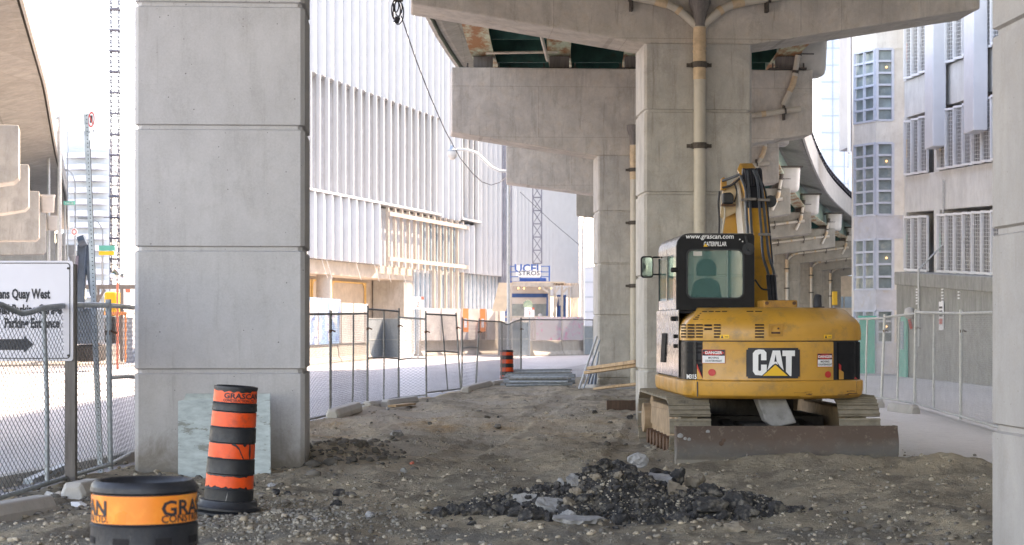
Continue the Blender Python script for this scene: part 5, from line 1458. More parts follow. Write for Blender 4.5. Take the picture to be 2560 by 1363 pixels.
m = MB(); m.add([side(-.93, 1.008, .007), side(-.885, 1.008, .007), side(xl, 1.14, .007), side(xl, 1.20, .007)], [(0, 1, 2, 3)]); emb(m, 'red_flash', 'red')
m = MB(); m.add([side(-.885, 1.008, .008), side(xl, 1.008, .008), side(xl, 1.14, .008)], [(0, 1, 2)]); emb(m, 'yellow_flash', 'cat')
xr = cwx1 + .014
m = MB(); m.add([side(xr, 1.13, .008), side(xr, 1.20, .008), side(1.02, 1.008, .008), side(.97, 1.008, .008)], [(0, 1, 2, 3)]); emb(m, 'red_flash', 'red')
m = MB(); m.add([side(xr, 1.008, .008), side(xr, 1.13, .008), side(.97, 1.008, .008)], [(0, 1, 2)]); emb(m, 'yellow_flash', 'cat')
# warning stickers on the hood
for px in (1812, 2071):
    x = elx(px, -2); decal(x - .045, x + .06, 1.50, 1.545, 'catyel', 'warning_sticker', .006, hood)
    m = MB(); m.add([surf(x - .035, 1.505, .008), surf(x - .005, 1.505, .008), surf(x - .02, 1.54, .008)], [(0, 1, 2)]); m.strip(patch(x + .01, x + .05, 1.515, 1.522, .008)); emb(m, 'warning_mark', 'ink', hood)
# bracket box, exhaust
bxa, bxb = elx(1907, -1.3), elx(1992, -1.3)
m = MB(); m.span((bxa, -1.35, 1.80), (bxb, -.9, 1.965)); bo = emb(m, 'bracket_box', 'cat_dark', bevel=.012)
for x in (bxa + .04, bxb - .04):
    m = MB(); m.tube([(x, -1.365, 1.93), (x, -1.345, 1.93)], .022, 12); emb(m, 'bolt', 'rust', bo)
ex_ = elx(2047, -1.5)
m = MB(); m.tube([(ex_ - .0, -1.45, 1.80), (ex_, -1.45, 1.90), (ex_ + .005, -1.42, 1.97), (ex_ + .015, -1.40, 2.02)], [.055, .05, .048, .045], 14); m.tube([(ex_ - .05, -1.5, 1.845), (ex_ + .07, -1.5, 1.855)], .035, 10); emb(m, 'exhaust_pipe', 'ink', smooth=50)
# side body below the cab: panel with slanted louvre
m = MB(); m.span((-HWX - .012, -1.15, 1.02), (-HWX - .002, 1.1, 1.85)); sd = emb(m, 'side_door', 'blackgloss', bevel=.01)
m = MB()
for k in range(5):
    y = .05 + k * .09; m.bar((-HWX - .02, y + .10, 1.18), (-HWX - .02, y - .06, 1.55), .02, .03)
o_ = emb(m, 'side_louvre', 'ink', sd); o_['kind'] = 'stuff'
for z in (1.40, 1.52): 
    m = MB(); m.box((-HWX - .03, -.95, z), (.04, .05, .05)); emb(m, 'door_latch', 'black', sd, bevel=.01)
# cab
CY0, CY1 = -.92, .95
cx0, cx1 = elx(1690, CY0), elx(1886, CY0)
zt = elz(583, CY0); zb = 1.84
wx0, wx1, wz0, wz1 = elx(1717, CY0), elx(1858, CY0), elz(745, CY0), elz(625, CY0)
def cabsec(y, i=0):
    r = .17
    pts = [(cx0 + i, zb), (cx1 - i, zb), (cx1 - i, zt - .03 - i), (cx1 - .03 - i, zt - i)]
    for k in range(5):
        a = R(90 + 90 * k / 4); pts.append((cx0 + r + (r - i) * math.cos(a), zt - r + (r - i) * math.sin(a)))
    return [(x, y, z) for x, z in pts]
outer = []
inner = rrect(wx0, wz0, wx1, wz1, .075, 4)
n_in = len(inner)
cxm, czm = (wx0 + wx1) / 2, (wz0 + wz1) / 2
sec = [(p[0], p[2]) for p in cabsec(0)]
def ray_poly(poly, cx, cz, ang):
    dx, dz = math.cos(ang), math.sin(ang); best = 1e9
    for i in range(len(poly)):
        (x1_, z1_), (x2_, z2_) = poly[i], poly[(i+1) % len(poly)]; ex2, ez2 = x2_ - x1_, z2_ - z1_
        den = dx * ez2 - dz * ex2
        if abs(den) < 1e-9: continue
        t = ((x1_ - cx) * ez2 - (z1_ - cz) * ex2) / den; u = ((x1_ - cx) * dz - (z1_ - cz) * dx) / den
        if t > 0 and -1e-6 <= u <= 1 + 1e-6: best = min(best, t)
    return (cx + dx * best, cz + dz * best)
outer = [ray_poly(sec, cxm, czm, math.atan2(z - czm, x - cxm)) for x, z in inner]
# snap nearest outer points to the real corners
for cxy in ((cx0, zb), (cx1, zb), (cx1, zt - .03)):
    i = min(range(n_in), key=lambda k: (outer[k][0] - cxy[0]) ** 2 + (outer[k][1] - cxy[1]) ** 2); outer[i] = cxy
m = MB(); m.ringframe(outer, inner, .05, 'y', CY0); CABR = emb(m, 'cab_rear_frame', 'black', bevel=.006)
m = MB(); m.ringframe(rrect(wx0 - .012, wz0 - .012, wx1 + .012, wz1 + .012, .085, 4), rrect(wx0 + .006, wz0 + .006, wx1 - .006, wz1 - .006, .07, 4), .02, 'y', CY0 - .015); emb(m, 'window_seal', 'rubber', CABR, smooth=40)
m = MB(); m.add([(x, CY0 + .02, z) for x, z in inner], [tuple(range(n_in))]); emb(m, 'rear_window', 'cabglass')
# roof shell and side pillars
m = MB(); a = cabsec(CY0 + .05); b = cabsec(CY1); ai = cabsec(CY0 + .05, .04); bi = cabsec(CY1, .04)
keep = list(range(2, len(a)))
m.loft([[a[i], b[i], bi[i], ai[i]] for i in keep]); emb(m, 'cab_roof', 'blackgloss', smooth=40)
for y0, y1, z0, z1, nm_, mt in ((CY0 + .05, CY0 + .30, zb, zt - .17, 'cab_pillar', 'blackgloss'), (.0, .07, zb, zt - .17, 'cab_pillar', 'blackgloss'), (CY1 - .07, CY1, zb, zt - .17, 'cab_pillar', 'black'), (CY0 + .3, CY1, zb, zb + .14, 'cab_sill', 'blackgloss'), (CY0 + .3, CY1, zt - .26, zt - .17, 'cab_pillar', 'blackgloss')):
    m = MB(); m.span((cx0, y0, z0), (cx0 + .04, y1, z1)); emb(m, nm_, mt)
m = MB(); m.span((cx0 + .01, CY0 + .3, zb + .14), (cx0 + .022, CY1 - .07, zt - .26)); emb(m, 'side_window', 'cabglass')
for y0, y1 in ((CY0 + .05, CY0 + .12), (CY1 - .07, CY1)):
    m = MB(); m.span((cx1 - .04, y0, zb), (cx1, y1, zt - .03)); emb(m, 'cab_pillar', 'black')
m = MB(); m.span((cx1 - .025, CY0 + .12, zb + .1), (cx1 - .015, CY1 - .07, zt - .1)); emb(m, 'side_window', 'cabglass')
m = MB(); m.span((cx1 - .04, CY0 + .12, zb), (cx1, CY1 - .07, zb + .1)); emb(m, 'cab_sill', 'black')
m = MB(); m.span((cx0 + .05, CY1 - .02, zb + .1), (cx1 - .05, CY1 - .01, zt - .1)); emb(m, 'windscreen', 'cabglass')
m = MB(); m.span((cx0, CY0 + .05, zb - .03), (cx1, CY1, zb + .02)); emb(m, 'cab_floor', 'ink')
m = MB(); m.span((cx0 + .45, CY1 - .12, zb + .1), (cx0 + .52, CY1 - .05, zt - .1)); 
# seat behind the rear window
sx_ = elx(1767, CY0 + .4)
def seatback(w0, w1, z0, z1, r, y):
    pts = [(sx_ - w0 / 2, z0), (sx_ + w0 / 2, z0)]
    for k in range(9):
        a = R(0 + 180 * k / 8); pts.append((sx_ + (w1 / 2) * math.cos(a), z1 - r + r * math.sin(a)))
    return MB().prism(pts, y, y + .12, 'y')
M['seatcloth'] = plain('dark_seat_cloth', (.022, .03, .032), .9, 0, .2, 20)
m = seatback(.42, .34, 1.95, elz(695, CY0 + .4), .10, CY0 + .42); emb(m, 'seat', M['seatcloth'], bevel=.03)
m = seatback(.25, .25, elz(690, CY0 + .4), elz(646, CY0 + .4), .12, CY0 + .42); emb(m, 'headrest', M['seatcloth'], bevel=.02)
m = MB(); m.span((wx0 + .08, CY0 + .015, wz1 - .075), (wx0 + .19, CY0 + .018, wz1 - .02)); emb(m, 'window_sticker', 'tub')
# lettering
m = MB(); xm = (elx(1703, CY0) + elx(1845, CY0)) / 2
text(m, 'www.grascan.com', .083, lambda p, q: Vector((xm + p + q * .12, CY0 - .008, elz(592, CY0) + q)), sx=.99, bold=.0011); emb(m, 'lettering', 'white', CABR)
xm2 = elx(1787, CY0)
m = MB(); text(m, 'CATERPILLAR', .078, lambda p, q: Vector((xm2 + p, CY0 - .008, elz(611, CY0) + q)), sx=.60, bold=.0014); emb(m, 'lettering', 'white', CABR)
xq = elx(1763, CY0); m = MB(); m.add([(xq - .028, CY0 - .010, elz(617, CY0)), (xq + .028, CY0 - .010, elz(617, CY0)), (xq, CY0 - .010, elz(609, CY0))], [(0, 1, 2)]); emb(m, 'logo_triangle', 'catyel', CABR)
# roof round horn disc, brackets, mirror
hx, hz = elx(1869, CY0), elz(623, CY0)
m = MB(); m.tube([(hx, CY0 - .06, hz), (hx, CY0 - .01, hz)], [.078, .07], 20); m.tube([(hx + .015, CY0 - .09, hz), (hx + .015, CY0 - .06, hz)], .03, 12); emb(m, 'rear_camera_disc', 'rubber', CABR, smooth=40)
for a, b in ((1849, 599), (1856, 604), (1864, 599)):
    m = MB(); m.tube([(elx(a, CY0), CY0 - .012, elz(b, CY0)), (elx(a, CY0), CY0 - .002, elz(b, CY0))], .009, 8); emb(m, 'screw', 'white', CABR)
m = MB(); m.bar((elx(1862, CY0), CY0 - .02, elz(590, CY0)), (elx(1868, CY0), CY0 - .03, elz(612, CY0)), .03); emb(m, 'disc_bracket', 'black', CABR)
for py in (675, 797):
    m = MB(); m.box((cx0 - .02, CY0 + .02, elz(py, CY0)), (.10, .06, .06)); emb(m, 'door_latch', 'black', CABR, bevel=.015)
my = .75; mx = elx(1617, my); mz = elz(668, my)
m = MB(); m.prism(rrect(mx - .085, mz - .145, mx + .085, mz + .145, .04, 3), my, my + .05, 'y'); mo = emb(m, 'mirror', 'black', bevel=.012)
m = MB(); m.prism(rrect(mx - .068, mz - .125, mx + .068, mz + .125, .03, 3), my - .014, my - .006, 'y'); emb(m, 'mirror_glass', 'mirror_dark', mo)
for dz in (.13, -.10):
    m = MB(); m.tube([(mx + .08, my + .02, mz + dz), (cx0 + .01, my, mz + dz)], .012, 6); emb(m, 'mirror_arm', 'black', mo)
# boom: box section rising from the body right of the cab, hoses on its back
def bp(px, py, ly): x, z = E(px, py, ly); return Vector((x, ly, z))
by0, by1 = .2, 1.9
secs = [(1886, 1945, 775, .15), (1886, 1940, 680, .55), (1885, 1934, 590, .95), (1868, 1926, 500, 1.4), (1852, 1912, 440, 1.75), (1860, 1900, 424, 1.95)]
m = MB(); rings = []
for xa, xb_, py, ly in secs:
    a = bp(xa, py, ly); b = bp(xb_ - 8, py, ly); rings.append([a, b, b + Vector((0, .34, .12)), a + Vector((0, .34, .12))])
m.loft(rings); BM = emb(m, 'boom', 'cat', bevel=.015)
m = MB(); a = bp(1868, 500, 1.36); b = bp(1852, 430, 1.72)
m.loft([[bp(1866, 520, 1.27), bp(1908, 520, 1.27), bp(1908, 520, 1.32), bp(1866, 520, 1.32)], [bp(1858, 430, 1.70), bp(1898, 430, 1.70), bp(1898, 430, 1.76), bp(1858, 430, 1.76)]]); emb(m, 'boom_cover', 'ink')
# side plate toward the left with its lit inner face painted pale
m = MB(); m.prism([(1.2, 2.72), (1.75, 3.55), (2.0, 3.7), (2.2, 3.55), (1.7, 2.72)], elx(1848, 1.7), elx(1853, 1.7), 'x'); emb(m, 'boom_side_plate', 'tub')
# stick and linkage seen left of the boom top
ly = 2.1
m = MB(); m.loft([[bp(1806, 590, ly), bp(1852, 590, ly), bp(1852, 590, ly + .3), bp(1806, 590, ly + .3)], [bp(1808, 530, ly), bp(1850, 520, ly), bp(1850, 520, ly + .3), bp(1808, 530, ly + .3)]]); emb(m, 'stick', 'cat', bevel=.01)
M['catpale'] = plain('sunlit_pale_machine_paint', (.55, .40, .24), .5, 0, .15, 5)  # sunlight painted in as a paler copy of the machine yellow
m = MB(); m.prism([(elx(1797, ly), elz(545, ly)), (elx(1803, ly), elz(480, ly)), (elx(1830, ly), elz(455, ly)), (elx(1850, ly), elz(440, ly)), (elx(1856, ly), elz(470, ly)), (elx(1856, ly), elz(590, ly)), (elx(1849, ly), elz(590, ly)), (elx(1846, ly), elz(528, ly)), (elx(1806, ly), elz(548, ly))], ly - .12, ly - .06, 'y'); emb(m, 'linkage_plate', M['catpale'], bevel=.008)
m = MB(); m.prism([(elx(1797, ly), elz(478, ly)), (elx(1798, ly), elz(450, ly)), (elx(1805, ly), elz(445, ly)), (elx(1812, ly), elz(458, ly)), (elx(1810, ly), elz(478, ly))], ly - .2, ly - .1, 'y'); emb(m, 'stick_lug', 'cat_dark', bevel=.01)
for px, py, w_ in ((1821, 497, .155), ):
    c = bp(px, py, ly - .35); m = MB(); m.prism([(c.x - w_/2, c.z - .07), (c.x + w_/2, c.z - .07), (c.x + w_/2, c.z + .05), (c.x + w_/4, c.z + .09), (c.x - w_/2, c.z + .08)], c.y, c.y + .14, 'y'); wl = emb(m, 'work_light', 'rubber', bevel=.02)
    m = MB(); m.span((c.x - .09, c.y, c.z - .10), (c.x + .10, c.y + .12, c.z - .075)); emb(m, 'light_bracket', 'rust', wl)
c = bp(1925, 504, 1.5); m = MB(); m.tube([(c.x, c.y - .06, c.z), (c.x, c.y + .06, c.z)], [.085, .06], 16); emb(m, 'work_light', 'rubber', smooth=40)
# boom nose pins and hoses
m = MB(); a = bp(1856, 436, 1.78); b = bp(1902, 436, 1.78); m.tube([a, b], .085, 14); emb(m, 'boom_nose', 'ink', smooth=50)
def hose(pts, r=.019, mt='hosepipe', name='hydraulic_line'):
    P = [bp(*p) for p in pts]; out = []
    for i in range(len(P) - 1):
        p0 = P[max(i-1, 0)]; p1 = P[i]; p2 = P[i+1]; p3 = P[min(i+2, len(P)-1)]
        for k in range(5):
            t = k / 5; out.append(.5 * ((2*p1) + (-p0+p2)*t + (2*p0-5*p1+4*p2-p3)*t*t + (-p0+3*p1-3*p2+p3)*t**3))
    out.append(P[-1]); m = MB().tube(out, r, 8); return emb(m, name, mt, smooth=60)
hose([(1868, 428, 1.68), (1872, 470, 1.46), (1876, 520, 1.2), (1879, 575, .95), (1883, 600, .85)])
hose([(1851, 440, 1.62), (1864, 475, 1.42), (1866, 520, 1.18), (1870, 590, .85)])
hose([(1884, 426, 1.66), (1894, 455, 1.5), (1899, 520, 1.16), (1904, 580, .88), (1908, 640, .55), (1922, 690, .30), (1926, 760, .05)])
hose([(1890, 428, 1.66), (1905, 470, 1.44), (1911, 530, 1.12), (1917, 590, .82), (1923, 640, .52), (1936, 685, .30), (1940, 740, .1)])
hose([(1893, 432, 1.7), (1914, 480, 1.45), (1923, 560, 1.0), (1932, 660, .5)], .012, 'ink', 'hose')
for dx in (0, 6, 12, 18, 30, 36):
    hose([(1856 + dx * .3, 448 - dx * .1, 1.66), (1862 + dx, 424 - dx * .05, 1.72), (1866 + dx * 1.05, 440, 1.62), (1868 + dx, 466, 1.5)], .017, 'ink', 'hose')
hose([(1806, 452, 1.9), (1825, 446, 1.82), (1850, 436, 1.78)], .02, 'hosepipe'); hose([(1806, 470, 1.9), (1830, 462, 1.85), (1856, 440, 1.78)], .016, 'ink', 'hose')
hose([(1799, 478, 1.95), (1796, 510, 1.95), (1798, 545, 1.95), (1797, 588, 1.95)], .014, 'ink', 'hose'); hose([(1803, 490, 1.93), (1812, 530, 1.93), (1804, 588, 1.93)], .012, 'catpale' if False else 'pipe', 'hose')
hose([(1840, 470, 1.9), (1850, 500, 1.88), (1848, 540, 1.88), (1854, 590, 1.88)], .013, 'hosepipe'); hose([(1834, 455, 1.86), (1842, 480, 1.86), (1836, 505, 1.86)], .01, 'ink', 'hose')
hose([(1888, 700, .1), (1905, 722, -.02), (1925, 724, -.02)], .012, 'ink', 'hose')
for i, (px, py) in enumerate(((1926, 762), (1934, 762), (1941, 760))):
    hose([(px - 6, 690, .2), (px - 3, 725, .05), (px, py, -.3)], .024, 'ink', 'hose')
for px, py, ly_, w_ in ((1876, 498, 1.25, .16), (1910, 500, 1.22, .16), (1912, 586, .8, .16), (1930, 690, .25, .14), (1862, 500, 1.3, .10)):
    c = bp(px, py, ly_); m = MB(); m.box(c, (w_, .05, .035)); emb(m, 'hose_clamp', 'oldwood')

# ================================================================== TRAFFIC BARRELS
def barrel(loc, label, rad, h, taper, bands, lean=(0, 0), base=None, grooves=True, torn=0, mt='orange', n=56, seed=1):
    rnd = random.Random(seed)
    t = thing('traffic_barrel', label, 'traffic barrel', loc); t.rotation_euler = (lean[0], lean[1], 0)
    def rad_at(z): return rad * (1 - taper * z / h)
    prof = [(rad_at(0), .02)]
    steps = sorted(set([b[0] for b in bands] + [b[1] for b in bands])); z = .03
    for z0, z1 in sorted(bands):
        prof += [(rad_at(z0) + .004, z0 - .03), (rad_at(z0) + .006, z0 - .012), (rad_at(z0) - .004, z0 - .004), (rad_at(z1) - .004, z1 + .004), (rad_at(z1) + .006, z1 + .012), (rad_at(z1) + .004, z1 + .03)]
    prof += [(rad_at(h) + .004, h - .035), (rad_at(h), h - .015), (rad_at(h) - .016, h), (rad_at(h) - .035, h - .004), (rad_at(h) - .05, h - .03), (rad_at(h) - .055, h - .09), (rad_at(h) - .06, h - .5), (.01, h - .52)]
    MB().lathe(prof, n, cap=False).build('body', M['rubber'], t, smooth=50)
    for bi, (z0, z1) in enumerate(bands):
        m = MB(); rows = [[], [], []]
        for k in range(n + 1):
            a = 2 * PI * k / n
            def ed(zv, sgn):
                return zv + (sgn * torn * (abs(math.sin(a * 7 + bi * 3)) * .5 + rnd.random() * .8) if torn and ((math.sin(a * 1.7 + bi * 2.1) > -.2)) else 0)
            for r_, zv in ((rows[0], ed(z0, .9 if bi == 0 else .15)), (rows[1], (z0 + z1) / 2), (rows[2], ed(z1, -.7 if bi in (0, 3) else -.1))):
                rr = rad_at(zv) + .0015; r_.append((rr * math.cos(a), rr * math.sin(a), zv))
        m.strip(rows); m.build('reflective_band', M[mt], t, smooth=60)
    if base:
        rb, hb = base
        MB().lathe([(rad - .03, hb + .03), (rad + .03, hb + .02), (rb - .02, hb * .8), (rb, hb * .62), (rb, hb * .45), (rb - .03, hb * .40), (rb - .02, hb * .3), (rb + .012, hb * .22), (rb + .012, 0), (.05, 0)], n, cap=False).build('rubber_base', M['rubber'], t, smooth=40)
    return t, rad_at
def wrap_text(t, rad_at, z, txt, size, ang, sx=1, bold=.0, mt='ink', align='CENTER', off=.004, name='lettering'):
    vs, fs = text_geo(txt, size, sx=sx, bold=bold, align=align)
    bm = bmesh.new(); V = [bm.verts.new((x, y, 0)) for x, y in vs]
    for f in fs:
        try: bm.faces.new([V[i] for i in f])
        except ValueError: pass
    xs_ = [v[0] for v in vs]; x = min(xs_) + .015
    while x < max(xs_):
        bmesh.ops.bisect_plane(bm, geom=bm.verts[:] + bm.edges[:] + bm.faces[:], plane_co=(x, 0, 0), plane_no=(1, 0, 0)); x += .015
    bm.verts.index_update(); m = MB(); out = []
    for v in bm.verts:
        r = rad_at(z + v.co.y) + off; a = ang + v.co.x / r; out.append((r * math.cos(a), r * math.sin(a), z + v.co.y))
    m.add(out, [tuple(v.index for v in f.verts) for f in bm.faces]); bm.free()
    return m.build(name, M[mt], t)
# angle -90 deg faces the camera
s1 = 590.
p = (( 361 - CX) / s1, F / s1, 0)
t1, ra = barrel(p, 'nearest traffic barrel, cut off by the bottom edge, one wide orange band on top', .2235, 1.0, .02, [(.83, .945), (.60, .715), (.37, .485), (.14, .255)], base=(.33, .09), mt='orange_hi', n=72)
wrap_text(t1, ra, .890, 'GRASCAN', .088, R(-90) + .50, sx=1.2, bold=.002, align='LEFT')
wrap_text(t1, ra, .848, 'CONSTRUCTION LTD.', .044, R(-90) + .50, sx=1.1, bold=.0008, align='LEFT')
wrap_text(t1, ra, .890, 'GRASCAN', .088, R(-90) - .55, sx=1.2, bold=.002, align='RIGHT')
wrap_text(t1, ra, .848, 'CONSTRUCTION LTD.', .042, R(-90) - .53, sx=1.0, bold=.0008, align='RIGHT')
for k, a in enumerate((-.25, .55, -1.1, 1.3)):
    m = MB(); rows = [[], []]
    for q in range(5):
        b_ = R(-90) + a + (q - 2) * .08
        for r_, z in zip(rows, (.742, .772)): rr = ra(z) + .007; r_.append((rr * math.cos(b_), rr * math.sin(b_), z))
    m.strip(rows); m.build('slot', M['slot'], t1)
s2 = 300.
p = ((572 - CX) / s2, F / s2, .0)
zb_ = max(0.0, ground_z(p[0], p[1]) - .02)
t2, rb = barrel((p[0] - .01, p[1], zb_), 'battered leaning traffic barrel with torn orange bands before the turquoise plywood', .205, 1.07, .14, [(.225, .335), (.475, .595), (.735, .855), (.95, 1.02)][:3] + [(.935, 1.035)], lean=(0, R(3.8)), base=(.27, .10), torn=.020, n=64, seed=4)
wrap_text(t2, rb, .990, 'GRASCAN', .060, R(-90) - .40, sx=1.25, bold=.0018, align='LEFT')
wrap_text(t2, rb, .953, 'CONSTRUCTION LTD.', .030, R(-90) - .42, sx=.95, bold=.0006, align='LEFT')
# dark crack and scrape on the second barrel
def crack(t, rad_at, pts, w, mt, off=.005, name='tear'):
    m = MB(); rows = [[], []]
    for a, z in pts:
        for r_, dz in zip(rows, (-w, w)): rr = rad_at(z) + off; r_.append((rr * math.cos(R(-90) + a), rr * math.sin(R(-90) + a), z + dz))
    m.strip(rows); return m.build(name, M[mt], t)
crack(t2, rb, [(.12, .60), (.30, .585), (.45, .56), (.55, .52), (.60, .50), (.68, .475)], .010, 'rubber'); crack(t2, rb, [(.95, .60), (1.0, .54), (1.05, .47)], .07, 'rubber')
crack(t2, rb, [(.62, .60), (.72, .585), (.8, .60)], .012, 'rubber')
crack(t2, rb, [(-.05, .05), (.03, .12), (.08, .18)], .02, 'slab_grey', name='scrape')
s3 = 83.5
p = ((1267 - CX) / s3, F / s3, .0)
t3, _ = barrel(p, 'distant traffic barrel beside the stack of steel pipes', .20, .93, .05, [(.05, .17), (.29, .41), (.53, .65), (.77, .87)], n=28)

# ================================================================== SIGN BOARD, POSTS
s = 250.
y = F / s
def sx1(px): return (px - CX) / s
def sz1(py): return H - (py - HY) / s
SB = thing('sign_board', 'large white road sign with black border, parking words and right arrow', 'sign', (sx1(174), y, 0))
x0, x1 = sx1(-330), sx1(183)
MB().prism(rrect(x0, sz1(903), x1, sz1(652), .03, 4), y, y + .02, 'y').build('board', M['signface'], SB, world=True, bevel=.003)
MB().ringframe(rrect(x0 + .03, sz1(897), x1 - .030, sz1(657), .035, 5), rrect(x0 + .038, sz1(895), x1 - .038, sz1(659), .03, 5), .003, 'y', y - .005).build('border', M['ink'], SB, world=True)
for txt, py, xr in (('Queens Quay West', 736, 125), ('Reserved Parking Garage', 775, 154), ('Parking Entrance', 809, 149)):
    m = MB(); text(m, txt, .135, lambda a, b: Vector((sx1(xr) + a, y - .006, sz1(py) + b)), sx=.60, bold=.0048, align='RIGHT'); m.build('lettering', M['ink'], SB, world=True)
m = MB(); m.add([(sx1(-260), y - .006, sz1(875)), (sx1(60), y - .006, sz1(875)), (sx1(60), y - .006, sz1(882)), (sx1(84), y - .006, sz1(861)), (sx1(60), y - .006, sz1(840)), (sx1(60), y - .006, sz1(848)), (sx1(-260), y - .006, sz1(848))], [(0, 1, 2, 3, 4, 5, 6)]); m.build('arrow', M['ink'], SB, world=True)
for py in (671, 889):
    MB().tube([(sx1(171), y - .014, sz1(py)), (sx1(171), y, sz1(py))], .012, 10).build('bolt', M['iron'], SB, world=True)
MB().span((sx1(160), y + .022, 0), (sx1(187), y + .12, sz1(660))).build('wooden_post', M['oldwood'], SB, world=True, bevel=.006)
MB().span((sx1(-260), y + .022, 0), (sx1(-233), y + .12, sz1(660))).build('wooden_post', M['oldwood'], SB, world=True, bevel=.006)
MB().span((sx1(152), y - .03, 0), (sx1(166), y + .14, sz1(1190))).build('foot_board', M['oldwood'], SB, world=True)
# leaning perforated post with small no-parking style sign
s = 228.; y = F / s
SP = thing('sign_post', 'leaning perforated steel post with small red and white prohibition sign', 'sign', ((252 - CX) / s, y, 0))
a = Vector(((252 - CX) / s, y, 0)); b = Vector(((216 - CX) / s, y, H + (HY - 285) / s))
MB().bar(a, b, .055, .045).build('post', M['galv'], SP, world=True)
m = MB(); n = 92
for k in range(n):
    c = a.lerp(b, (k + .5) / n); m.tube([c + Vector((.006, -.024, 0)), c + Vector((.006, -.0225, 0))], .0065, 6)
m.build('post_hole', M['slot'], SP, world=True)['kind'] = 'stuff'
m = MB(); cx_, cz_ = (231 - CX) / s, H + (HY - 313) / s
th = R(40); ux = Vector((math.cos(th), -math.sin(th), .12)); 
def sg(u, v, off=0): return Vector((cx_, y - .05, cz_)) + ux * u + Vector((0, 0, v)) + Vector((-math.sin(th), -math.cos(th), 0)) * off
hw, hh = .066, .165
pl = rrect(-hw, -hh, hw, hh, .02, 3)
m.add([sg(u, v) for u, v in pl] + [sg(u, v, -.004) for u, v in pl], [tuple(range(len(pl))), tuple(range(2*len(pl)-1, len(pl)-1, -1))]); m.build('plate', M['white'], SP, world=True)
m = MB(); n = 24; vs = [sg(.055 * math.cos(2*PI*k/n), .055 + .085 * math.sin(2*PI*k/n), .003) for k in range(n)] + [sg(.043 * math.cos(2*PI*k/n), .055 + .067 * math.sin(2*PI*k/n), .003) for k in range(n)]
m.add(vs, [(k, (k+1) % n, n + (k+1) % n, n + k) for k in range(n)]); m.add([sg(-.036, .105, .005), sg(-.026, .118, .005), sg(.036, .005, .005), sg(.026, -.008, .005)], [(0, 1, 2, 3)]); m.build('prohibition_ring', M['red'], SP, world=True)
m = MB(); m.add([sg(-.022, .02, .003), sg(.022, .02, .003), sg(.022, .10, .003), sg(-.022, .10, .003)], [(0, 1, 2, 3)]); m.add([sg(-.045, -.075, .003), sg(-.03, -.055, .003), sg(-.03, -.095, .003)], [(0, 1, 2)]); m.add([sg(.045, -.075, .003), sg(.03, -.055, .003), sg(.03, -.095, .003)], [(0, 1, 2)]); m.build('pictogram', M['ink'], SP, world=True)

# blue boom of another machine, timber frame, convex mirror, street signs behind the left fence
s = 70.; y = F / s
def q(px, py, dy=0): return Vector(((px - CX) / s, y + dy, H - (py - HY) / s))
BE = thing('blue_excavator', 'dark blue excavator boom folded in an inverted V behind the road sign', 'excavator', q(205, 815) * 1.0)
BE.location.z = 0
MB().bar(q(200, 780), q(206, 612), .32, .3, up=(0, 1, 0)).build('boom', M['bluedark'], BE, world=True, bevel=.04)
MB().bar(q(212, 604, .1), q(233, 740, .1), .24, .25, up=(0, 1, 0)).build('stick', M['bluedark'], BE, world=True, bevel=.04)
MB().tube([q(200, 606, -.2), q(218, 600, -.2)], .2, 12).build('knuckle', M['bluedark'], BE, world=True, bevel=.02)
MB().tube([q(196, 640, -.2), q(192, 700, -.2)], .06, 8).build('hydraulic_cylinder', M['mast_dark'], BE, world=True)
MB().span(q(186, 860, 0), q(238, 770, 1.5)).build('cab', M['bluedark'], BE, world=True, bevel=.06)
MB().span(q(204, 748, -.06), q(216, 722, -.03)).build('cab_window', M['mirror'], BE, world=True)
MB().span(q(190, 905, 0), q(234, 862, 2.2)).build('undercarriage', M['under'], BE, world=True, bevel=.1)
TF = thing('timber_gantry', 'low brown timber gantry beyond the road between sign and pier', 'gantry', q(265, 815) * 1.0); TF.location.z = 0
s = 62.; y = F / s
MB().span(q(196, 722, 0), q(345, 712, .8)).build('beam', M['oldwood'], TF, world=True)
for px in (240, 300): MB().span(q(px, 905, 0), q(px + 7, 722, .15)).build('post', M['oldwood'], TF, world=True)
MB().bar(q(246, 750), q(262, 724), .10).build('brace', M['oldwood'], TF, world=True)
YM = thing('yellow_loader', 'yellow machine partly visible under the timber gantry', 'loader', q(262, 815) * 1.0); YM.location.z = 0
MB().span(q(243, 790, 1.2), q(276, 728, 2.6)).build('body', M['catyel'], YM, world=True, bevel=.12)
MB().span(q(245, 860, 1.1), q(274, 791, 2.5)).build('undercarriage', M['under'], YM, world=True, bevel=.1)
OB = thing('orange_barrier', 'thin bright orange safety barrier above the white hoarding', 'barrier', q(240, 815) * 1.0); OB.location.z = 0
MB().span(q(186, 788, -.5), q(322, 780, -.45)).build('band', M['orange_hoard'], OB, world=True)
for px in (190, 250, 318): MB().span(q(px, 905, -.5), q(px + 4, 786, -.46)).build('post', M['orange_hoard'], OB, world=True)
s = 66.; y = F / s
CM = thing('convex_mirror', 'round convex traffic mirror on a short pole above gate sign one', 'mirror', q(293, 815) * 1.0); CM.location.z = 0
c = q(293, 690); MB().lathe([(.27, .0), (.26, .03), (.22, .07), (.14, .10), (.01, .11)], 28, (0, 0, 0), f=lambda p: Vector((c.x + p.x, c.y - p.z, c.z + p.y))).build('glass', M['mirror'], CM, world=True, smooth=70)
MB().tube([(c.x, c.y + .05, 0), (c.x, c.y + .05, c.z)], .045, 8).build('pole', M['redmatt'], CM, world=True)
s = 60.; y = F / s
SS = thing('street_sign', 'small green street name sign York St on the left lamp pole', 'sign', q(172, 508))
MB().span(q(159, 512, 0), q(187, 503, .04)).build('plate', M['teal'], SS, world=True)
m = MB(); text(m, 'York St', .13, lambda a, b: Vector((q(173, 508).x + a, y - .01, q(173, 508).z + b)), sx=.9); m.build('lettering', M['white'], SS, world=True)
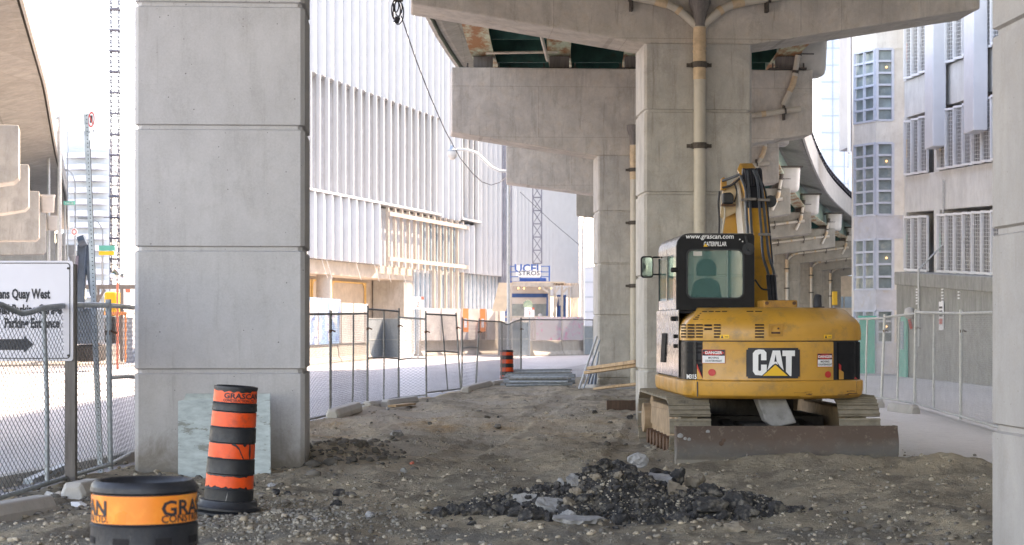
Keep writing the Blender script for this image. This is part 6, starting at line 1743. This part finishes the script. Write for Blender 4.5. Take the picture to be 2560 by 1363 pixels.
MB().span(q(160, 815, .05), q(163, 503, .1)).build('pole', M['galv'], SS, world=True)
GS = thing('overhead_sign', 'green direction sign with yellow lower panel left of the hoist mast', 'sign', q(268, 628))
MB().span(q(247, 627, 0), q(287, 614, .05)).build('green_panel', M['teal'], GS, world=True); MB().span(q(247, 638, 0), q(285, 628, .05)).build('yellow_panel', M['catyel'], GS, world=True)
MB().span(q(252, 815, .1), q(254, 614, .16)).build('pole', M['galv'], GS, world=True)
WS = thing('prohibition_sign', 'tiny round white sign with red ring on a far lamp pole', 'sign', q(186, 580))
c = q(186, 580); MB().lathe([(.13, 0), (.13, .03)], 18, f=lambda p: Vector((c.x + p.x, c.y - p.z, c.z + p.y * 1.2))).build('plate', M['white'], WS, world=True)
MB().lathe([(.10, .034), (.07, .036)], 18, cap=False, f=lambda p: Vector((c.x + p.x, c.y - p.z, c.z + p.y * 1.2))).build('ring', M['red'], WS, world=True)
MB().span(q(185, 815, .05), q(187, 575, .1)).build('pole', M['galv'], WS, world=True)

# ================================================================== LOOSE THINGS ON THE GROUND
def board(name, label, cat, pts, th, mt, bev=.004, group=None):
    """flat board: four corners in space, thickness along its normal"""
    P = [Vector(p) for p in pts]; n = (P[1] - P[0]).cross(P[3] - P[0]).normalized() * th
    m = MB(); m.add([p for p in P] + [p + n for p in P], [(0,1,2,3),(7,6,5,4),(0,4,5,1),(1,5,6,2),(2,6,7,3),(3,7,4,0)])
    o = m.build(name, M[mt], None, at=P[0], bevel=bev); return tag(o, label, cat, group)
s = 238.
def wp(px, py, s): return W(px, py, s)
# turquoise plywood with a broken corner leaning on the pier
sb, st = 240., 234.5
P = [wp(446, 1208, sb), wp(678, 1217, sb), wp(676, 984, st), (wp(466, 984, st)), wp(460, 1000, st), wp(446, 1003, st)]
n = Vector((0, -.022, 0)); m = MB(); m.add(P + [p + n for p in P], [tuple(range(6)), tuple(range(11, 5, -1))] + [(i, i+6, (i+1) % 6+6, (i+1) % 6) for i in range(6)])
tag(m.build('plywood_sheet', M['turq_ply'], None, at=P[0], bevel=.003), 'worn turquoise plywood sheet with chipped corner leaning on the big pier', 'plywood sheet')
P = [wp(443, 1209, sb - 2), wp(452, 1209, sb - 2), wp(462, 1000, st + .5), wp(455, 984, st + .5)]
def kerb(label, a, b, w=.16, h=.13, mt='conc_blk', zoff=0, cat='kerb block', group='precast parking kerb blocks'):
    a = Vector(a); b = Vector(b); d = (b - a).normalized(); n = Vector((d.y, -d.x, 0)).normalized()
    prof = [(-w/2, 0), (-w/2, h * .45), (-w/2 + .035, h * .92), (-w/2 + .05, h), (w/2 - .05, h), (w/2 - .035, h * .92), (w/2, h * .45), (w/2, 0)]
    secs = []
    for p, k in ((a, .75), (a + d * .05, 1), (b - d * .05, 1), (b, .75)):
        secs.append([p + n * u * k + Vector((0, 0, v * (k if v > .02 else 1))) for u, v in prof])
    m = MB().loft(secs); o = m.build('kerb_block', M[mt], None, at=a, bevel=.008); return tag(o, label, cat, group)
def gg(px, py, up=0):
    p = G(px, py); return Vector((p.x, p.y, max(0, ground_z(p.x, p.y)) - .02 + up))
kerb('precast kerb block with pink paint mark at the bottom left corner', gg(-90, 1338), gg(118, 1300), .24, .16)
kerb('kerb block behind the nearest barrel, holding the wooden sign post', gg(180, 1268), gg(236, 1250), .24, .17)
kerb('kerb block at the foot of the fence just right of the big pier', gg(830, 1062), gg(892, 1040), .22, .17)
kerb('pale kerb block, longest of the middle row, beside the dirt clods', gg(961, 1024), gg(1038, 1016), .22, .16)
kerb('flat kerb block half covered by dirt clods by the fence', gg(918, 1028), gg(958, 1020), .20, .11)
kerb('kerb block at the foot of the leaning fence post', gg(1162, 990), gg(1222, 976), .22, .16)
kerb('kerb block under the fence in front of the pipe stack', gg(1226, 972), gg(1262, 965), .2, .13)
kerb('pale kerb block left of two on the lane behind the excavator', G(2152, 1012), G(2201, 1020), .2, .17, 'conc_blk')
kerb('pale kerb block right of two on the lane behind the excavator', G(2228, 1028), G(2290, 1036), .2, .17, 'conc_blk')
kerb('small block lying on the ground at the right fence corner', gg(1452, 980), gg(1494, 982), .2, .10)
# brown board, pale block
P = [wp(1516, 1041, 133), wp(1592, 1041, 133), wp(1592, 1001, 133), wp(1517, 1001, 133)]
board('brown_board', 'dark brown plywood board standing on edge left of the central pier', 'board', P, -.03, 'brownboard')
m = MB(); m.span(wp(1541, 984, 104), wp(1590, 969, 104) + Vector((0, .3, 0))); tag(m.build('concrete_block', M['slab_grey'], None, at=wp(1541, 984, 104), bevel=.01), 'pale grey concrete block lying behind the central pier edge', 'block')
# planks leaning to the right
def plank(label, a, b, w, h, mt='timber_tan'):
    m = MB().bar(a, b, w, h); tag(m.build('timber_plank', M[mt], None, at=a, bevel=.004), label, 'plank', 'timber planks by the central pier')
plank('upper of two tan planks propped up toward the central pier', wp(1475, 921, 118), wp(1596, 904, 134), .14, .07)
plank('lower tan plank directly beneath the upper propped plank', wp(1466, 932, 117), wp(1596, 913, 133), .12, .06)
plank('tan plank lying low across the block near the ground', wp(1490, 972, 112), wp(1596, 960, 130), .14, .05)
plank('thin pale splintered plank beside the fence blocks', gg(980, 1032, .05), gg(1030, 1022, .06), .16, .04)
# stack of steel pipes/frames
for i in range(26):
    lay = i // 8; k = i % 8
    xa = 1251 + random.uniform(-3, 10) + lay * 8; xb = 1444 - random.uniform(0, 14) - lay * 6
    py0 = 979 - k * 3.1 - lay * 5.5; py1 = 972 - k * 2.7 - lay * 5.5
    sA = 100 - k * 2.6 - lay * .5; zA = .04 + lay * .075 + .006 * k
    a = Vector(((xa - CX) / sA, F / sA, zA + .04)); b = Vector(((xb - CX) / sA, F / sA + random.uniform(-.3, .5), zA + .05 + random.uniform(0, .02)))
    m = MB().tube([a, b], .034, 8); o = m.build('steel_pipe', M['galv' if (i * 7) % 3 else 'galv_dark'], None, at=a, smooth=60)
    tag(o, 'galvanised steel pipe in the long low stack by the far barrel', 'pipe', 'steel pipes stacked on the ground')
# leaning steel frames
for i, (xb, yb__, xt, yt, sb_, st_) in enumerate(((1444, 984, 1492, 842, 104, 100), (1456, 975, 1500, 850, 102, 99), (1470, 970, 1492, 905, 100, 98), (1482, 972, 1497, 880, 100, 98))):
    a = wp(xb, yb__, sb_); b = wp(xt, yt, st_); a.z = .03
    m = MB().tube([a, b], .022 if i else .03, 8)
    tag(m.build('leaning_bar', M['galv' if i % 2 else 'galv_pale'], None, at=a, smooth=60), 'steel bar number %s leaning on the second pier beside the pipe stack' % ('one, the longest', 'two', 'three, the shortest', 'four')[i], 'bar', 'steel bars leaning beside the pipe stack')
a = wp(1455, 965, 100)
board('dark_panel', 'dark blue-grey metal panel leaning behind the steel bars', 'panel', [wp(1466, 974, 99), wp(1490, 974, 99), wp(1494, 925, 97), wp(1478, 925, 97)], .02, 'bluedark')
# timber offcut and square tube by the near fence
m = MB().bar(gg(70, 1226, .04), gg(160, 1190, .06), .10, .05); tag(m.build('timber_offcut', M['galv'], None, at=gg(70, 1226)), 'grey square tube lying behind the near fence', 'tube')
c = gg(75, 1308, .06); m = MB().tube([c + Vector((-.05, 0, .0)), c + Vector((.05, -.02, .02))], .032, 14)
can = m.build('drink_can', M['red'], None, at=c, smooth=60, bevel=.003); tag(can, 'crushed red and white drink can by the corner kerb block', 'can')
for i, (px, py, sz) in enumerate(((212, 1252, .10), (150, 1262, .07), (196, 1290, .07), (128, 1255, .06))):
    c = gg(px, py, .03); m = MB(); rnd = random.Random(i); rock(m, c, (sz, sz * .8, sz * .55), .4, rnd)
    tag(m.build('paper_scrap', M['litter' if i != 1 else 'timber'], None, at=c), ('crumpled white paper touching the kerb block behind the barrel', 'crushed brown paper bag at the foot of the fence post', 'crumpled white scrap on the gravel left of the barrel', 'pale plastic scrap between fence post and sign post')[i], 'litter')

# ================================================================== RUBBLE HEAP
hx0, hy0 = (1590 - CX) / 292., F / 292.
gxs = np.linspace(-2.1, 1.7, 150); gys = np.linspace(-.95, .95, 80); HX, HYg = np.meshgrid(gxs, gys)
def heap_h(x, y):
    b = .335 * np.exp(-((x + .12) / .60) ** 2 - ((y - .10) / .46) ** 2) + .16 * np.exp(-((x - .75) / .45) ** 2 - (y / .4) ** 2) + .12 * np.exp(-((x + 1.05) / .55) ** 2 - ((y + .10) / .28) ** 2) - .035
    n = fbm(x * 3 + 5, y * 3, 5, 40, .62) - .5; n2 = fbm(x * 16, y * 16, 3, 50, .6) - .5
    return b * (1 + .6 * n) + .10 * n * (b > -.02) + .045 * n2
HZ = heap_h(HX, HYg)
me = bpy.data.meshes.new('rubble_heap'); nr, nc = HX.shape
gzz = np.maximum(0, dirt_h(HX + hx0, HYg + hy0))
vs = np.stack([HX, HYg, np.where(HZ > 0, HZ, -.06) + gzz], -1).reshape(-1, 3)
idx = np.arange(nr * nc).reshape(nr, nc); qd = np.stack([idx[:-1, :-1], idx[:-1, 1:], idx[1:, 1:], idx[1:, :-1]], -1).reshape(-1, 4)
me.from_pydata(vs.tolist(), [], qd.tolist()); me.materials.append(M['asphalt_chunk'])
o = bpy.data.objects.new('rubble_heap', me); COL.objects.link(o); o.location = (hx0, hy0, 0)
tag(o, 'heap of crumbled black asphalt and pebbles in front of the blade', 'rubble', None, 'stuff')
def hz_at(x, y): return float(max(0, heap_h(np.array(x), np.array(y)))) + float(max(0, dirt_h(x + hx0, y + hy0)))
mp, mk = MB(), MB(); rnd = random.Random(5)
for _ in range(3200):
    x = rnd.gauss(-.0, .75); y = rnd.gauss(-.05, .36); r = .004 * (5.0 ** (rnd.random() ** 2.2))
    if heap_h(np.array(x), np.array(y)) < -.02 and rnd.random() < .8: continue
    rock(mp, (hx0 + x, hy0 + y, hz_at(x, y) + r * .3), (r, r * .85, r * .7), .2, rnd)
for _ in range(2600):
    x = rnd.gauss(-.2, .72); y = rnd.gauss(-.05, .34); r = .009 * (5 ** (rnd.random() ** 2.0))
    if heap_h(np.array(x), np.array(y)) < -.02 and rnd.random() < .75: continue
    rock(mk, (hx0 + x, hy0 + y, hz_at(x, y) + r * .2), (r, r * .85, r * .75), .35, rnd)
tag(mp.build('pebbles', M['stonepale'], smooth=80), 'pale pebbles embedded over the black rubble heap', 'pebbles', None, 'stuff')
tag(mk.build('asphalt_crumbs', M['asphalt_chunk']), 'black asphalt crumbs strewn over and around the heap', 'rubble', None, 'stuff')
def on_heap(px, py, s0, lift):
    y = 14.2
    while y < 19:
        q = W(px, py, F / y)
        if q.z <= hz_at(q.x - hx0, q.y - hy0): return Vector((q.x, q.y, q.z + lift))
        y += .015
    return W(px, py, s0)
def chunk(label, px, py, w, h, d, mt, rot=0, tilt=(0, 0), seed=0, group=None, cat='asphalt chunk', base=285., name='asphalt_chunk', nseg=9, lift=None):
    """irregular broken slab or lump: roughened, with chipped edges"""
    from mathutils import noise as mn
    rnd = random.Random(seed + 100); bm = bmesh.new(); slab = h < w * .34
    if slab:
        outl = []
        for k in range(nseg):
            a = 2 * PI * k / nseg + rnd.uniform(-.28, .28); rr = rnd.uniform(.68, 1.12); outl.append((w / 2 * rr * math.cos(a), d / 2 * rr * math.sin(a)))
        vb = [bm.verts.new((x * rnd.uniform(.8, 1), y * rnd.uniform(.8, 1), -h / 2)) for x, y in outl]; vt = [bm.verts.new((x, y, h / 2)) for x, y in outl]
        bm.faces.new(list(reversed(vb))); bm.faces.new(vt)
        for k in range(nseg): bm.faces.new((vb[k], vb[(k+1) % nseg], vt[(k+1) % nseg], vt[k]))
        bmesh.ops.triangulate(bm, faces=bm.faces[:]); bmesh.ops.subdivide_edges(bm, edges=bm.edges[:], cuts=3, use_grid_fill=True)
        for v in bm.verts:
            n_ = Vector(mn.noise_vector(v.co * 18 + Vector((seed, 0, 0)))); v.co += Vector((n_.x * .10 * w, n_.y * .10 * d, n_.z * .25 * h))
    else:
        bmesh.ops.create_icosphere(bm, subdivisions=3, radius=1)
        cuts = [(Vector((rnd.uniform(-1, 1), rnd.uniform(-1, 1), rnd.uniform(-1, 1))).normalized(), rnd.uniform(.45, .8)) for _ in range(7)]
        for v in bm.verts:
            for n_, dd in cuts:
                k = v.co.dot(n_)
                if k > dd: v.co -= n_ * (k - dd)
            v.co += Vector(mn.noise_vector(v.co * 2.2 + Vector((seed * 3.1, 0, 0)))) * .22 + Vector(mn.noise_vector(v.co * 6 + Vector((0, seed, 0)))) * .10
            v.co = Vector((v.co.x * w * .58, v.co.y * d * .58, v.co.z * h * .62))
    me = bpy.data.meshes.new(name); bm.to_mesh(me); bm.free(); me.materials.append(M[mt])
    o = bpy.data.objects.new(name, me); COL.objects.link(o)
    p = W(px, py, base)
    if cat != 'stone' or group == 'brown stones in the heap face':
        p = on_heap(px, py, base, min(h, .08) * .2)
    o.location = p; o.rotation_euler = (R(tilt[0]), R(tilt[1]), R(rot)); tag(o, label, cat, group); return o
chunk('big cracked grey slab standing at the top right of the heap', 1594, 1152, .17, .12, .12, 'slab_grey', 0, (10, 5), 1, base=278)
chunk('tilted pale slab at the top left of the heap', 1438, 1207, .19, .05, .15, 'slab_grey', 0, (35, 20), 2, base=292)
chunk('narrow pale slab edge left of the heap top', 1398, 1215, .13, .04, .12, 'slab_grey', 20, (50, -40), 3, base=292)
chunk('smooth blue-grey slab propped up on the left flank', 1310, 1256, .24, .035, .20, 'slab_grey', 10, (50, -8), 4, base=296, nseg=5)
chunk('white-topped crumbling slab beside the smooth blue-grey one', 1378, 1268, .27, .06, .22, 'slab_grey', 0, (28, 12), 5, base=298)
chunk('large flat pale slab at the front foot of the heap', 1445, 1302, .42, .035, .26, 'slab_grey', 8, (8, 2), 6, base=305)
chunk('long flat grey slab on the right shoulder', 1640, 1200, .30, .05, .2, 'slab_grey', -5, (14, 4), 7, base=288)
chunk('tan rounded slab on the right flank', 1690, 1232, .22, .07, .16, 'slab_tan', -20, (30, 25), 8, base=292)
chunk('black wedge with pale flat top at the right foot', 1765, 1270, .36, .13, .24, 'asphalt_chunk', 0, (8, 0), 9, base=298)
chunk('pale cap slab lying on the right wedge', 1765, 1253, .36, .025, .22, 'slab_grey', 0, (6, -3), 10, base=298)
chunk('dark pointed lump right of the heap top', 1697, 1196, .15, .16, .12, 'asphalt_chunk', 30, (20, 30), 11, base=286)
chunk('grey-brown rock behind the right flank', 1740, 1205, .17, .14, .14, 'slab_tan', 10, (15, 10), 12, base=284)
chunk('speckled dark rock above the right wedge', 1775, 1232, .24, .11, .16, 'asphalt_chunk', -15, (15, 20), 13, base=288)
chunk('rough black lump at the far right end of the heap', 1845, 1262, .22, .16, .2, 'asphalt_chunk', 0, (10, 30), 14, base=296)
chunk('black lump below the far right end', 1872, 1290, .20, .13, .16, 'asphalt_chunk', 0, (0, 10), 15, base=302)
chunk('separate black cube-like lump right of the heap', 1946, 1277, .17, .11, .14, 'asphalt_chunk', 10, (4, 4), 16, base=298)
chunk('small black lump farthest right on the dirt', 1990, 1280, .09, .06, .08, 'asphalt_chunk', 10, (4, 4), 17, base=298)
chunk('low grey lump in front of the right foot', 1850, 1326, .22, .09, .16, 'slab_tan', 0, (4, 8), 18, base=312)
chunk('leftmost black lump with white top edge', 1103, 1290, .15, .11, .13, 'asphalt_chunk', 10, (5, 8), 19, base=296)
chunk('pale crust on the leftmost black lump', 1101, 1274, .12, .02, .10, 'slab_grey', 10, (5, 8), 20, base=296)
chunk('black lump second from the left end', 1143, 1279, .14, .10, .12, 'asphalt_chunk', 30, (10, 8), 21, base=294)
for i, (px, py, w_) in enumerate(((1180, 1286, .17), (1210, 1282, .2), (1250, 1286, .24), (1205, 1270, .12), (1290, 1290, .22), (1330, 1298, .22), (1280, 1270, .15), (1370, 1300, .18), (1262, 1256, .12), (1230, 1292, .15))):
    chunk('rough black asphalt lump in the low tail left of the heap', px, py, w_, w_ * .55, w_ * .8, 'asphalt_chunk', i * 40, (i * 7 % 30, i * 11 % 25), 30 + i, 'black lumps in the tail of the heap', base=299)
for i, (px, py, w_, s_) in enumerate(((1480, 1180, .14, 287), (1510, 1165, .15, 287), (1545, 1163, .16, 286), (1570, 1178, .14, 286), (1640, 1180, .15, 284), (1668, 1187, .12, 284), (1455, 1250, .14, 298), (1420, 1290, .16, 303), (1560, 1310, .2, 306), (1640, 1312, .18, 306), (1700, 1305, .18, 304), (1800, 1300, .16, 303), (1730, 1296, .14, 303))):
    chunk('rough black asphalt lump embedded in the main heap', px, py, w_, w_ * .6, w_ * .8, 'asphalt_chunk', i * 50, (i * 7 % 30, i * 13 % 25), 50 + i, 'black lumps in the main heap', base=s_)
for i, (px, py, w_, s_) in enumerate(((1488, 1198, .10, 292), (1440, 1232, .1, 294), (1478, 1238, .07, 295), (1425, 1262, .12, 299), (1545, 1196, .09, 292))):
    chunk('brown stone stuck in the heap face', px, py, w_, w_ * .8, w_, 'slab_tan', i * 50, (20, 10), 70 + i, 'brown stones in the heap face', 'stone', s_, 'stone')
# scattered larger stones on the dirt
for i, (px, py, w_, mt) in enumerate(((880, 1128, .10, 'slab_tan'), (905, 1135, .14, 'slab_tan'), (990, 1120, .19, 'slab_grey'), (1010, 1200, .09, 'slab_grey'), (848, 1268, .12, 'asphalt_chunk'), (840, 1290, .10, 'asphalt_chunk'), (1071, 1260, .07, 'asphalt_chunk'), (1030, 1183, .06, 'redmatt'), (925, 1318, .10, 'slab_grey'), (1200, 1228, .09, 'slab_tan'), (1420, 1325, .13, 'slab_grey'), (1488, 1043, .12, 'asphalt_chunk'), (1245, 1055, .07, 'asphalt_chunk'), (1575, 1055, .15, 'asphalt_chunk'), (968, 1037, .10, 'slab_grey'), (900, 1163, .15, 'lump'), (940, 1165, .13, 'lump'), (690, 1265, .10, 'asphalt_chunk'), (720, 1263, .08, 'asphalt_chunk'), (680, 1245, .08, 'slab_grey'), (1880, 1350, .08, 'slab_tan'))):
    s_ = (py - HY) / H
    pos = ('beside the big pier', 'in the middle of the lot', 'near the fence', 'near the heap', 'in the foreground')
    kind = {'slab_tan': 'tan', 'slab_grey': 'pale grey', 'asphalt_chunk': 'black', 'redmatt': 'brick red', 'lump': 'dark brown'}[mt]
    o = chunk('loose %s stone lying on the bare dirt away from the heap' % kind, px, py - 4, w_, w_ * .6, w_ * .8, mt, i * 37, (i * 5 % 20, i * 9 % 20), 90 + i, 'loose %s stones on the dirt' % kind, 'stone', s_, 'stone')
    g_ = ground_z(o.location.x, o.location.y); o.location.z = g_ + w_ * .18
# ================================================================== CAMERA, LIGHT
cd = bpy.data.cameras.new('camera'); cam = bpy.data.objects.new('camera', cd); COL.objects.link(cam)
cam.location = (0, 0, H); cam.rotation_euler = (R(90), 0, 0)
cd.sensor_width = 36; cd.lens = 36 * F / 2560; cd.shift_y = (HY - 681.5) / 2560
cd.clip_start = .1; cd.clip_end = 4000
cd.dof.use_dof = True; cd.dof.focus_distance = 22.5; cd.dof.aperture_fstop = 5.6
SC.camera = cam
EL, AZ = 48.0, 45.0         # sun elevation; degrees past +X towards +Y
to_sun = Vector((math.cos(R(EL)) * math.cos(R(AZ)), math.cos(R(EL)) * math.sin(R(AZ)), math.sin(R(EL))))
ld = bpy.data.lights.new('sun', 'SUN'); ld.energy = 2.1; ld.angle = R(.5); ld.color = (1, .95, .88)
sun = bpy.data.objects.new('sun', ld); COL.objects.link(sun); sun.rotation_euler = to_sun.to_track_quat('Z', 'Y').to_euler()
w = bpy.data.worlds.new('World'); SC.world = w; w.use_nodes = True
nt = w.node_tree; bg = nt.nodes['Background']
sk = nt.nodes.new('ShaderNodeTexSky'); sk.sky_type = 'NISHITA'; sk.sun_disc = False
sk.sun_elevation = R(EL); sk.sun_rotation = R(90 - AZ); sk.air_density = 1.0; sk.dust_density = 1.0; sk.ozone_density = 1.0
nt.links.new(sk.outputs[0], bg.inputs[0]); bg.inputs[1].default_value = .15
SC.view_settings.view_transform = 'Standard'; SC.view_settings.look = 'None'; SC.view_settings.gamma = 1
SC.view_settings.exposure = 3.0
SC.view_settings.use_white_balance = True; SC.view_settings.white_balance_temperature = 8700; SC.view_settings.white_balance_tint = 21
SC.cycles.use_denoising = True
SC.cycles.max_bounces = 6; SC.cycles.diffuse_bounces = 4; SC.cycles.glossy_bounces = 3; SC.cycles.transparent_max_bounces = 8
SC.render.film_transparent = False
